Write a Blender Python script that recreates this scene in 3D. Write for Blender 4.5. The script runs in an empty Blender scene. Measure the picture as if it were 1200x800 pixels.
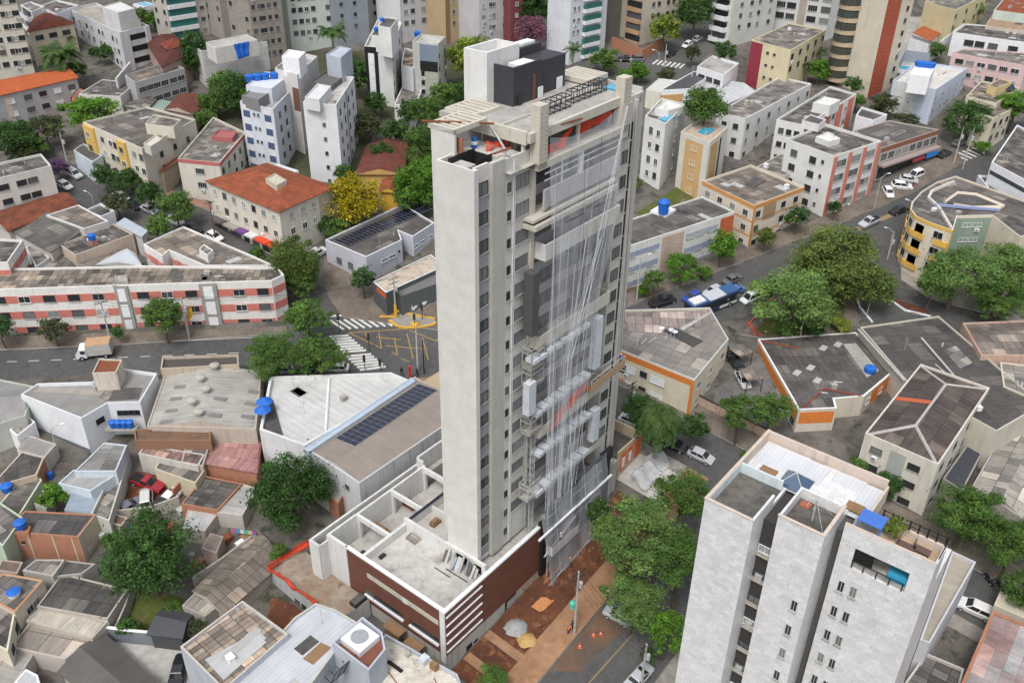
import bpy, math, random
from mathutils import Vector, Matrix
R = math.radians
random.seed(7)
SC = bpy.context.scene
COL = SC.collection

# ---------------------------------------------------------------- camera, sky, sun, exposure
CF, CP, CR, CH, SLOPE, AZ = 1066.2, .553, .015, 84.63, .142, .667
FW = Vector((0, math.cos(CP), -math.sin(CP)))
_r0 = Vector((1, 0, 0)); _u0 = _r0.cross(FW)
RT = _r0 * math.cos(CR) + _u0 * math.sin(CR)
UP = -_r0 * math.sin(CR) + _u0 * math.cos(CR)
CAM = Vector((0, 0, CH))
cam = bpy.data.cameras.new('camera'); co = bpy.data.objects.new('camera', cam); COL.objects.link(co)
cam.sensor_width = 36; cam.lens = CF / 1200 * 36; cam.clip_start = 1; cam.clip_end = 4000
co.matrix_world = Matrix((( RT.x, UP.x, -FW.x, 0), (RT.y, UP.y, -FW.y, 0), (RT.z, UP.z, -FW.z, CH), (0, 0, 0, 1)))
SC.camera = co

SUN_EL, SUN_AZ = 58, -160      # azimuth clockwise from +y (camera forward): the sun stands behind the camera's left
w = bpy.data.worlds.new('World'); SC.world = w; w.use_nodes = True
nt = w.node_tree; bg = nt.nodes['Background']
sky = nt.nodes.new('ShaderNodeTexSky'); sky.sky_type = 'NISHITA'; sky.sun_disc = False
sky.sun_elevation = R(SUN_EL); sky.sun_rotation = R(SUN_AZ)
sky.air_density = 1.2; sky.dust_density = 4.0; sky.ozone_density = 1.0
hs = nt.nodes.new('ShaderNodeHueSaturation'); hs.inputs['Saturation'].default_value = .42
nt.links.new(sky.outputs[0], hs.inputs['Color']); nt.links.new(hs.outputs[0], bg.inputs[0])
bg.inputs[1].default_value = .15
sl = bpy.data.lights.new('sun', 'SUN'); so = bpy.data.objects.new('sun', sl); COL.objects.link(so)
sl.energy = 1.05; sl.angle = R(12); sl.color = (1, .97, .93)
sd = Vector((math.sin(R(SUN_AZ)) * math.cos(R(SUN_EL)), math.cos(R(SUN_AZ)) * math.cos(R(SUN_EL)), math.sin(R(SUN_EL))))
so.rotation_euler = (-sd).to_track_quat('-Z', 'Y').to_euler()
SC.view_settings.view_transform = 'Standard'; SC.view_settings.look = 'None'
SC.view_settings.exposure = 0.47; SC.view_settings.gamma = 1
SC.cycles.max_bounces = 5; SC.cycles.diffuse_bounces = 3; SC.cycles.glossy_bounces = 2
SC.cycles.transparent_max_bounces = 8; SC.cycles.transmission_bounces = 2

# ---------------------------------------------------------------- where a thing stands
def ray(x, y): return FW * CF + RT * (x - 600) - UP * (y - 400)
def at(x, y, z):                       # the point of a view line at height z
    d = ray(x, y); return CAM + d * ((z - CH) / d.z)
def gz(p): return SLOPE * (p[1] - 105)  # the hill the town stands on: one even slope
def AG(x, y, h=0.0):                   # ... and at h metres above the slope
    d = ray(x, y); return CAM + d * ((h - SLOPE * 105 - CH) / (d.z - SLOPE * d.y))
def up(B, x, y):                       # height at which the upright over B passes a view line
    d = ray(x, y); k = (B.x * d.x + B.y * d.y) / (d.x * d.x + d.y * d.y); return CH + d.z * k
DA = Vector((math.sin(AZ), math.cos(AZ), 0)); DB = Vector((-math.cos(AZ), math.sin(AZ), 0))
Z = Vector((0, 0, 1))

# ---------------------------------------------------------------- objects
def tag(o, label=None, cat=None, group=None, kind=None):
    if label: o['label'] = label
    if cat: o['category'] = cat
    if group: o['group'] = group
    if kind: o['kind'] = kind
    return o
def empty(name, loc, label, cat, group=None, rz=0):
    o = bpy.data.objects.new(name, None); COL.objects.link(o); o.location = loc; o.rotation_euler = (0, 0, rz)
    o.empty_display_size = .5
    return tag(o, label, cat, group)
def link_mesh(name, me, root=None, loc=None, rz=0):
    o = bpy.data.objects.new(name, me); COL.objects.link(o)
    if root: o.parent = root
    if loc is not None: o.location = loc
    if rz: o.rotation_euler = (0, 0, rz)
    return o
class MB:
    def __init__(s): s.v = []; s.f = []; s.uv = []; s.mi = []; s.sm = []
    def face(s, pts, mi=0, uv=None, smooth=False):
        n = len(s.v); s.v += [Vector(p) for p in pts]; s.f.append(list(range(n, n + len(pts)))); s.mi.append(mi); s.sm.append(smooth)
        if uv is None:
            p0 = Vector(pts[0]); nn = (Vector(pts[1]) - p0).cross(Vector(pts[2]) - p0)
            if nn.length < 1e-9: nn = Vector((0, 0, 1))
            nn.normalize()
            if abs(nn.z) > .5: e = Vector((1, 0, 0)); e = (Vector(pts[1]) - p0).normalized(); g = nn.cross(e)
            else: e = Vector((0, 0, 1)).cross(nn).normalized(); g = Vector((0, 0, 1)); p0 = Vector((p0.x, p0.y, 0))
            uv = [((Vector(p) - p0).dot(e), (Vector(p) - p0).dot(g)) for p in pts]
        s.uv += uv
    def box(s, O, ex, ey, x0, x1, y0, y1, z0, z1, mi=0, skip=''):
        P = lambda x, y, z: O + ex * x + ey * y + Z * z
        c = [P(x0, y0, z0), P(x1, y0, z0), P(x1, y1, z0), P(x0, y1, z0), P(x0, y0, z1), P(x1, y0, z1), P(x1, y1, z1), P(x0, y1, z1)]
        if 't' not in skip: s.face([c[4], c[5], c[6], c[7]], mi, [(x0, y0), (x1, y0), (x1, y1), (x0, y1)])
        if 'u' not in skip: s.face([c[3], c[2], c[1], c[0]], mi)
        s.face([c[0], c[1], c[5], c[4]], mi, [(x0, z0), (x1, z0), (x1, z1), (x0, z1)])
        s.face([c[2], c[3], c[7], c[6]], mi, [(x1, z0), (x0, z0), (x0, z1), (x1, z1)])
        s.face([c[1], c[2], c[6], c[5]], mi, [(y0, z0), (y1, z0), (y1, z1), (y0, z1)])
        s.face([c[3], c[0], c[4], c[7]], mi, [(y1, z0), (y0, z0), (y0, z1), (y1, z1)])
        return s
    def bar(s, a, b, r, mi=0, n=5, r2=None, cap=True):
        a = Vector(a); b = Vector(b); d = (b - a)
        if d.length < 1e-6: return s
        d.normalize(); r2 = r if r2 is None else r2
        q = d.orthogonal().normalized(); t = d.cross(q)
        A = [a + (q * math.cos(k * 2 * math.pi / n) + t * math.sin(k * 2 * math.pi / n)) * r for k in range(n)]
        B = [b + (q * math.cos(k * 2 * math.pi / n) + t * math.sin(k * 2 * math.pi / n)) * r2 for k in range(n)]
        for k in range(n): s.face([A[k], A[(k + 1) % n], B[(k + 1) % n], B[k]], mi, [(0, 0), (1, 0), (1, 1), (0, 1)], n > 4)
        if cap: s.face(B, mi, [(0, 0)] * n); s.face(A[::-1], mi, [(0, 0)] * n)
        return s
    def lathe(s, O, prof, n=14, mi=0):
        rings = [[O + Vector((r * math.cos(k * 2 * math.pi / n), r * math.sin(k * 2 * math.pi / n), z)) for k in range(n)] for r, z in prof]
        for i in range(len(prof) - 1):
            for k in range(n):
                s.face([rings[i][k], rings[i][(k + 1) % n], rings[i + 1][(k + 1) % n], rings[i + 1][k]], mi, [(0, 0), (1, 0), (1, 1), (0, 1)], True)
        if prof[-1][0] > .01: s.face(rings[-1], mi, [(0, 0)] * n)
        return s
    def mesh(s, name, mats, off=None):
        off = off or Vector((0, 0, 0))
        me = bpy.data.meshes.new(name); me.from_pydata([tuple(v - off) for v in s.v], [], s.f)
        u = me.uv_layers.new(name='UVMap'); u.data.foreach_set('uv', [c for q in s.uv for c in q])
        for m in (mats if isinstance(mats, (list, tuple)) else [mats]): me.materials.append(m)
        me.polygons.foreach_set('material_index', s.mi); me.polygons.foreach_set('use_smooth', s.sm)
        me.update(); return me
    def build(s, name, mats, root=None, loc=None):      # vertices are in world space; they are stored from the base of the thing
        off = root_loc(root) if root else Vector(loc if loc is not None else (s.v[0] if s.v else (0, 0, 0)))
        o = link_mesh(name, s.mesh(name, mats, off), root)
        if not root: o.location = off
        return o
def root_loc(o):
    p = Vector((0, 0, 0))
    while o: p += o.location; o = o.parent
    return p
# ---------------------------------------------------------------- materials
M = {}
class NT:
    def __init__(s, name):
        s.m = bpy.data.materials.new(name); s.m.use_nodes = True; s.t = s.m.node_tree; s.b = s.t.nodes['Principled BSDF']
    def n(s, kind, **kw):
        d = s.t.nodes.new('ShaderNode' + kind)
        for k, v in kw.items():
            if k.startswith('i_'): d.inputs[k[2:].replace('_', ' ')].default_value = v
            else: setattr(d, k, v)
        return d
    def l(s, a, b): s.t.links.new(a, b)
    def uv(s, sx=1, sy=1, sz=1, rot=0):
        tc = s.n('TexCoord'); mp = s.n('Mapping'); mp.inputs['Scale'].default_value = (sx, sy, sz); mp.inputs['Rotation'].default_value = (0, 0, rot)
        s.l(tc.outputs['UV'], mp.inputs[0]); return mp.outputs[0]
    def pos(s, sx=1, sy=1, sz=1):
        g = s.n('NewGeometry'); mp = s.n('Mapping'); mp.inputs['Scale'].default_value = (sx, sy, sz); s.l(g.outputs['Position'], mp.inputs[0]); return mp.outputs[0]
    def noise(s, vec, scale, detail=3, rough=.6):
        d = s.n('TexNoise'); d.inputs['Scale'].default_value = scale; d.inputs['Detail'].default_value = detail; d.inputs['Roughness'].default_value = rough
        s.l(vec, d.inputs['Vector']); return d.outputs[0]
    def ramp(s, f, stops):
        d = s.n('ValToRGB'); e = d.color_ramp.elements
        while len(e) < len(stops): e.new(.5)
        for i, (p, c) in enumerate(stops):
            e[i].position = p; e[i].color = (*c, 1) if len(c) == 3 else c
        s.l(f, d.inputs[0]); return d.outputs[0]
    def mix(s, f, a, b, mode='MIX'):
        d = s.n('MixRGB', blend_type=mode)
        for i, v in enumerate((f, a, b)):
            if isinstance(v, (int, float)): d.inputs[i].default_value = v
            elif isinstance(v, tuple): d.inputs[i].default_value = (*v[:3], 1)
            else: s.l(v, d.inputs[i])
        return d.outputs[0]
    def bump(s, h, st=.3, dist=.05):
        d = s.n('Bump'); d.inputs['Strength'].default_value = st; d.inputs['Distance'].default_value = dist; s.l(h, d.inputs['Height']); s.l(d.outputs[0], s.b.inputs['Normal'])
    def out(s, col, rough=.85, spec=.3, metal=0):
        if isinstance(col, tuple): s.b.inputs['Base Color'].default_value = (*col[:3], 1)
        else: s.l(col, s.b.inputs['Base Color'])
        s.b.inputs['Roughness'].default_value = rough; s.b.inputs['Specular IOR Level'].default_value = spec; s.b.inputs['Metallic'].default_value = metal
        return s.m
def sc(c, k): return tuple(min(1, x * k) for x in c)
_mc = {}
def cached(fn):
    def g(*a, **k):
        key = (fn.__name__, a, tuple(sorted(k.items())))
        if key not in _mc: _mc[key] = fn(*a, **k)
        return _mc[key]
    return g
@cached
def plain(c, rough=.7, spec=.3, metal=0):
    t = NT('paint'); f = t.noise(t.pos(), 1.7, 4)
    return t.out(t.mix(1, c, t.ramp(f, [(.3, (.86, .86, .86)), (.7, (1.06, 1.06, 1.06))]), 'MULTIPLY'), rough, spec, metal)
@cached
def plaster(c, dirt=.35, grime=(.13, .115, .095)):     # painted render with rain streaks and blotches
    t = NT('plaster'); u = t.uv()
    a = t.noise(t.pos(), .35, 4); k = t.noise(t.uv(1.6, .09), 1.0, 4, .7); fine = t.noise(t.pos(), 3.5, 4)
    base = t.mix(1, c, t.ramp(a, [(.3, (.9, .9, .9)), (.7, (1.04, 1.04, 1.03))]), 'MULTIPLY')
    base = t.mix(1, base, t.ramp(fine, [(.3, (.93, .93, .93)), (.7, (1.03, 1.03, 1.03))]), 'MULTIPLY')
    s = t.ramp(k, [(.52, (0, 0, 0)), (.8, (dirt,) * 3)])
    return t.out(t.mix(s, base, grime), .9, .2)
@cached
def slabs(c1, c2, bw, bh, gap=.012, vein=0.0, mortar=None, rough=.6):     # stone or concrete slabs
    t = NT('stone_slabs'); b = t.n('TexBrick', offset=.5); t.l(t.uv(), b.inputs[0])
    b.inputs['Color1'].default_value = (*c1, 1); b.inputs['Color2'].default_value = (*c2, 1); b.inputs['Mortar'].default_value = (*(mortar or sc(c1, .6)), 1)
    b.inputs['Scale'].default_value = 1; b.inputs['Brick Width'].default_value = bw; b.inputs['Row Height'].default_value = bh; b.inputs['Mortar Size'].default_value = gap
    b.inputs['Bias'].default_value = 0
    col = b.outputs[0]
    a = t.noise(t.pos(), .6, 4)
    col = t.mix(1, col, t.ramp(a, [(.3, (.9, .9, .9)), (.7, (1.05, 1.05, 1.05))]), 'MULTIPLY')
    if vein:
        wv = t.n('TexWave', wave_type='BANDS', bands_direction='DIAGONAL'); wv.inputs['Scale'].default_value = .45; wv.inputs['Distortion'].default_value = 14; wv.inputs['Detail'].default_value = 4; wv.inputs['Detail Scale'].default_value = 1.4
        ro = t.n('Mapping'); q = t.n('VectorMath', operation='SCALE'); q.inputs['Scale'].default_value = 9; t.l(b.outputs[0], q.inputs[0]); ad = t.n('VectorMath', operation='ADD'); t.l(t.uv(), ad.inputs[0]); t.l(q.outputs[0], ad.inputs[1]); t.l(ad.outputs[0], wv.inputs[0])
        vv = t.ramp(wv.outputs[1], [(.0, (vein,) * 3), (.1, (0, 0, 0))])
        col = t.mix(vv, col, (.4, .41, .43))
    return t.out(col, rough, .35)
@cached
def fibre(c1=(.20, .185, .17), c2=(.085, .08, .078), bw=1.1, bh=1.7, stain=.6, rib=.18, mortar=.6, bias=-.1, odds=.75):   # corrugated fibre-cement sheets, each weathered its own way
    t = NT('fibre_cement'); b = t.n('TexBrick', offset=0.0, offset_frequency=2); t.l(t.uv(), b.inputs[0])
    b.inputs['Color1'].default_value = (*c1, 1); b.inputs['Color2'].default_value = (*c2, 1); b.inputs['Mortar'].default_value = (*sc(c2, mortar), 1)
    b.inputs['Scale'].default_value = 1; b.inputs['Brick Width'].default_value = bw; b.inputs['Row Height'].default_value = bh; b.inputs['Mortar Size'].default_value = .035; b.inputs['Bias'].default_value = bias
    a = t.noise(t.pos(), .22, 5, .7); f2 = t.noise(t.uv(2.5, .35), 1, 4, .7)
    vo = t.n('TexWhiteNoise', noise_dimensions='2D'); sn = t.n('VectorMath', operation='FLOOR'); t.l(t.uv(1 / bw / 2, 1 / bh), sn.inputs[0]); t.l(sn.outputs[0], vo.inputs['Vector'])
    odd = t.ramp(vo.outputs['Value'], [(.0, (.62,) * 3), (.1, (.64,) * 3), (.13, (1, 1, 1)), (.86, (1, 1, 1)), (.88, (1.5, 1.48, 1.42)), (1, (1.85, 1.8, 1.7))])
    col = t.mix(odds, b.outputs[0], odd, 'MULTIPLY'); col = t.mix(1, col, t.ramp(a, [(.3, (1 - stain * .6,) * 3), (.72, (1.18, 1.16, 1.12))]), 'MULTIPLY')
    col = t.mix(1, col, t.ramp(f2, [(.3, (.72, .72, .72)), (.7, (1.15, 1.15, 1.15))]), 'MULTIPLY')
    wv = t.n('TexWave', wave_type='BANDS', bands_direction='X'); wv.inputs['Scale'].default_value = .314 / rib; t.l(t.uv(), wv.inputs[0])
    t.bump(wv.outputs[1], .5, .05)
    return t.out(col, .95, .15)
@cached
def metal(c, rib=.5, stain=.3, rough=.5):              # ribbed metal sheet
    t = NT('metal_sheet'); wv = t.n('TexWave', wave_type='BANDS', bands_direction='X', wave_profile='SAW'); wv.inputs['Scale'].default_value = .314 / rib; t.l(t.uv(), wv.inputs[0])
    a = t.noise(t.pos(), .25, 5, .65); f2 = t.noise(t.uv(1.5, .15), 1, 4, .7)
    col = t.mix(1, c, t.ramp(a, [(.3, (1 - stain * .6,) * 3), (.7, (1.08, 1.08, 1.07))]), 'MULTIPLY')
    col = t.mix(1, col, t.ramp(f2, [(.35, (1 - stain * .5,) * 3), (.7, (1.05,) * 3)]), 'MULTIPLY')
    r = t.ramp(wv.outputs[1], [(.0, (.72,) * 3), (.14, (1, 1, 1)), (.9, (1, 1, 1)), (1, (.86,) * 3)])
    col = t.mix(.8, col, r, 'MULTIPLY')
    t.bump(wv.outputs[1], .4, .06)
    return t.out(col, rough, .4, .1)
@cached
def claytile(c=(.36, .1, .045), c2=(.19, .06, .035)):
    t = NT('clay_tile'); wv = t.n('TexWave', wave_type='BANDS', bands_direction='X'); wv.inputs['Scale'].default_value = .314 / .3; wv.inputs['Distortion'].default_value = .6; t.l(t.uv(), wv.inputs[0])
    a = t.noise(t.pos(), .5, 5, .7); f2 = t.noise(t.pos(), 4, 3)
    col = t.mix(t.ramp(a, [(.35, (0, 0, 0)), (.7, (1, 1, 1))]), c2, c)
    col = t.mix(1, col, t.ramp(f2, [(.3, (.65,) * 3), (.7, (1.25,) * 3)]), 'MULTIPLY')
    col = t.mix(.5, col, t.ramp(wv.outputs[1], [(0, (.5,) * 3), (.4, (1, 1, 1))]), 'MULTIPLY')
    t.bump(wv.outputs[1], .6, .06)
    return t.out(col, .9, .2)
@cached
def ground(c1, c2, s1=.12, s2=1.3, crack=0.0, rough=.95, c3=None):
    t = NT('ground'); a = t.noise(t.pos(), s1, 6, .65); f2 = t.noise(t.pos(), s2, 5, .7)
    col = t.mix(t.ramp(a, [(.36, (0, 0, 0)), (.64, (1, 1, 1))]), c1, c2)
    if c3:
        g = t.noise(t.pos(), s1 * 2.7, 5, .6); col = t.mix(t.ramp(g, [(.55, (0, 0, 0)), (.66, (1, 1, 1))]), col, c3)
    col = t.mix(1, col, t.ramp(f2, [(.3, (.78,) * 3), (.7, (1.18,) * 3)]), 'MULTIPLY')
    if crack:
        v = t.n('TexVoronoi', feature='DISTANCE_TO_EDGE'); v.inputs['Scale'].default_value = .35; t.l(t.pos(), v.inputs['Vector'])
        col = t.mix(t.ramp(v.outputs[0], [(0, (crack,) * 3), (.02, (0, 0, 0))]), col, sc(c1, .5))
    t.bump(f2, .25, .05)
    return t.out(col, rough, .2)
@cached
def glass(c=(.03, .036, .04), lit=.35, rough=.08, cur=(.34, .34, .32)):     # a window pane: dark, or with a pale curtain drawn behind it, from window to window
    t = NT('window_glass'); o = t.n('ObjectInfo'); a = t.noise(t.uv(3.0, .3), 2.2, 2)
    rnd = t.ramp(o.outputs['Random'], [(max(0, 1 - lit - .02), (0, 0, 0)), (1 - lit, (.75,) * 3)])
    k = t.mix(1, rnd, t.ramp(a, [(.35, (.55,) * 3), (.6, (1,) * 3)]), 'MULTIPLY')
    return t.out(t.mix(k, c, cur), rough, .5)
@cached
def leafmat(c1, c2, c3=None, tr=.4):
    t = NT('leaves'); g = t.n('NewGeometry'); o = t.n('ObjectInfo')
    bl = lambda a, b, k: tuple(x * (1 - k) + y * k for x, y in zip(a, b)); c3 = bl(c3, c2, .35) if c3 else c3; c1 = bl(c1, c2, .35)
    st = [(.0, c1), (.6, c2)] + ([(.95, c3)] if c3 else [])
    col = t.ramp(g.outputs['Random Per Island'], st)
    at_ = t.n('Attribute', attribute_name='tone'); col = t.mix(1, col, at_.outputs['Color'], 'MULTIPLY')
    ra = t.ramp(o.outputs['Random'], [(0, (.82, .86, .8)), (1, (1.15, 1.1, 1.1))])
    col = t.mix(1, col, ra, 'MULTIPLY')
    cl = t.noise(t.pos(), .45, 2); col = t.mix(1, col, t.ramp(cl, [(.35, (.82, .86, .84)), (.65, (1.2, 1.14, 1.05))]), 'MULTIPLY')
    t.out(col, .65, .25)
    tb = t.n('BsdfTranslucent'); t.l(col, tb.inputs[0]); ms = t.n('MixShader'); ms.inputs[0].default_value = tr
    t.l(t.b.outputs[0], ms.inputs[1]); t.l(tb.outputs[0], ms.inputs[2]); t.l(ms.outputs[0], t.t.nodes['Material Output'].inputs[0])
    return t.m
@cached
def netting(c, a, rough=.8):                         # thin see-through mesh cloth
    t = NT('net'); t.out(c, rough, .2)
    tr = t.n('BsdfTransparent'); ms = t.n('MixShader'); f = t.noise(t.uv(.35, .05), 1.0, 3, .6)
    k = t.ramp(f, [(.3, (a * .6,) * 3), (.7, (min(1, a * 1.35),) * 3)]); t.l(k, ms.inputs[0])
    t.l(tr.outputs[0], ms.inputs[1]); t.l(t.b.outputs[0], ms.inputs[2]); t.l(ms.outputs[0], t.t.nodes['Material Output'].inputs[0])
    return t.m
@cached
def paint(c, rough=.25): 
    t = NT('car_paint'); m = t.out(c, rough, .5); t.b.inputs['Coat Weight'].default_value = .5; return m
@cached
def water(c):
    t = NT('water'); f = t.noise(t.pos(), 2.5, 3); t.bump(f, .15, .03); return t.out(c, .06, .5)

WHITE = (.74, .75, .76); OFFW = (.68, .67, .63); CREAM = (.62, .56, .42); GREY = (.36, .36, .35); LGREY = (.5, .5, .49); DARK = (.045, .045, .048)
M['roofdark'] = fibre((.2, .185, .175), (.07, .066, .065)); M['roofgrey'] = fibre((.29, .27, .25), (.12, .112, .107))
M['roofpatch'] = fibre((.33, .28, .23), (.06, .058, .058), bias=-.15); M['roofbrown'] = fibre((.24, .205, .18), (.13, .115, .105))
M['concrete'] = ground((.30, .29, .27), (.42, .41, .38), .15, 1.0); M['deck'] = ground((.36, .345, .32), (.5, .485, .45), .12, .9, c3=(.27, .255, .23))
M['bitumen'] = ground((.07, .066, .062), (.13, .125, .12), .2, 1.5)
M['asphalt'] = ground((.075, .074, .073), (.105, .103, .1), .07, 1.2, crack=.25)
M['sidewalk'] = ground((.22, .2, .18), (.3, .28, .25), .2, 1.5); M['dirtwalk'] = ground((.12, .1, .082), (.19, .16, .13), .25, 1.4)
M['yard'] = ground((.085, .078, .07), (.16, .145, .13), .16, .9, c3=(.05, .055, .035)); M['soil'] = ground((.13, .052, .028), (.085, .038, .024), .25, 1.2, c3=(.2, .09, .05))
M['redwalk'] = ground((.27, .15, .085), (.34, .2, .12), .25, 1.2); M['grass'] = ground((.06, .09, .02), (.1, .11, .03), .3, 2, c3=(.14, .11, .06))
M['white'] = plain((.73, .74, .755)); M['roadpaint'] = plain((.55, .55, .53), .8); M['yellow'] = plain((.62, .36, .05), .8); M['alu'] = plain((.42, .42, .41), .4)
M['darkmetal'] = plain((.035, .035, .037), .5); M['black'] = plain((.016, .016, .017), .6); M['rubber'] = plain((.015, .015, .015), .9)
M['glass'] = glass(); M['glassdark'] = glass(lit=.3, cur=(.15, .155, .155)); M['glassteal'] = glass((.035, .14, .13), lit=.2, cur=(.06, .24, .22)); M['glassmix'] = glass(lit=.55, cur=(.5, .5, .48))
M['orange'] = plain((.62, .2, .045), .8); M['brick'] = slabs((.42, .155, .075), (.33, .115, .055), .3, .17, .015, mortar=(.3, .26, .22), rough=.95)
M['poolwater'] = water((.05, .33, .52)); M['tankblue'] = plain((.02, .13, .5), .45); M['wood'] = plain((.25, .15, .08), .8); M['rust'] = plain((.2, .07, .035), .9)
M['tarp_orange'] = plain((.72, .11, .035), .7); M['pv'] = plain((.012, .016, .035), .12, .6); M['cable'] = plain((.03, .03, .03), .8); M['pole'] = plain((.4, .39, .36), .9)
M['white_plastic'] = plain((.55, .59, .63), .4); M['skin'] = plain((.32, .18, .11), .6)
M['glassgrey'] = glass((.085, .092, .095), .4, cur=(.2, .205, .205)); M['glasscur'] = glass((.15, .155, .16), .6, .25, cur=(.27, .275, .28)); M['greyframe'] = plain((.16, .16, .165), .5)
# ---------------------------------------------------------------- buildings
_wm = {}
WS = {  # window styles: frame, pane, mullions, sill
 'dark': ('darkmetal', 'glassdark', 1), 'alu': ('alu', 'glass', 1), 'white': ('white', 'glassmix', 1), 'whitedark': ('white', 'glassdark', 1),
 'teal': ('white', 'glassteal', 3), 'slit': ('darkmetal', 'glassdark', 0), 'multi': ('alu', 'glass', 3), 'black': ('darkmetal', 'black', 0), 'shutter': ('white', 'white', 3), 'grid': ('darkmetal', 'glass', 5), 'strip': ('darkmetal', 'glassgrey', 1), 'curtain': ('greyframe', 'glasscur', 2), 'curtain3': ('greyframe', 'glasscur', 3)}
def winmesh(w, h, style):
    key = (round(w, 2), round(h, 2), style)
    if key not in _wm:
        fr, gl, nm = WS[style]; m = MB(); X = Vector((1, 0, 0)); Y = Vector((0, 1, 0)); O = Vector((0, 0, 0))
        t = .06 if w > .7 else .04; d = .07
        # local: x along the wall, -y outwards, z up from the sill
        m.box(O, X, Y, 0, w, -d, -.005, 0, t); m.box(O, X, Y, 0, w, -d, -.005, h - t, h)
        m.box(O, X, Y, 0, t, -d, -.005, t, h - t); m.box(O, X, Y, w - t, w, -d, -.005, t, h - t)
        for k in range(nm):
            x = w * (k + 1) / (nm + 1); m.box(O, X, Y, x - .025, x + .025, -d + .015, -.03, t, h - t)
        m.face([(t, -.025, t), (w - t, -.025, t), (w - t, -.025, h - t), (t, -.025, h - t)], 1, [(0, 0), (w, 0), (w, h), (0, h)])
        m.box(O, X, Y, -.08, w + .08, -.16, -.004, -.09, -.01, 2)
        _wm[key] = m.mesh('window', [M[fr], M[gl], M['concrete']])
    return _wm[key]
class Bld: pass
def cx2(pts):
    a = sum(pts[i].x * pts[(i + 1) % len(pts)].y - pts[(i + 1) % len(pts)].x * pts[i].y for i in range(len(pts))); return a
def prism(m, pts, z0, z1, mi=0, top=False, topmi=0):
    u = 0; n = len(pts)
    for i in range(n):
        p, q = pts[i], pts[(i + 1) % n]; L = (q - p).length
        m.face([(p.x, p.y, z0), (q.x, q.y, z0), (q.x, q.y, z1), (p.x, p.y, z1)], mi, [(u, z0), (u + L, z0), (u + L, z1), (u, z1)]); u += L
    if top:
        e = (pts[1] - pts[0]).normalized(); g = Vector((-e.y, e.x, 0))
        m.face([(p.x, p.y, z1) for p in pts], topmi, [((p - pts[0]).dot(e), (p - pts[0]).dot(g)) for p in pts])
def inset(pts, d):
    n = len(pts); out = []
    for i in range(n):
        a, b, c = pts[i - 1], pts[i], pts[(i + 1) % n]
        e1 = (b - a); e2 = (c - b); e1.z = e2.z = 0; e1.normalize(); e2.normalize()
        n1 = Vector((-e1.y, e1.x, 0)); n2 = Vector((-e2.y, e2.x, 0)); k = 1 + n1.dot(n2)
        out.append(b + (n1 + n2) * (d / max(k, .25)))
    return out
def roofuv(pts, e, o, zf=None):
    g = Vector((-e.y, e.x, 0)); return [((p - o).dot(e), (p - o).dot(g)) for p in pts]
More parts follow.
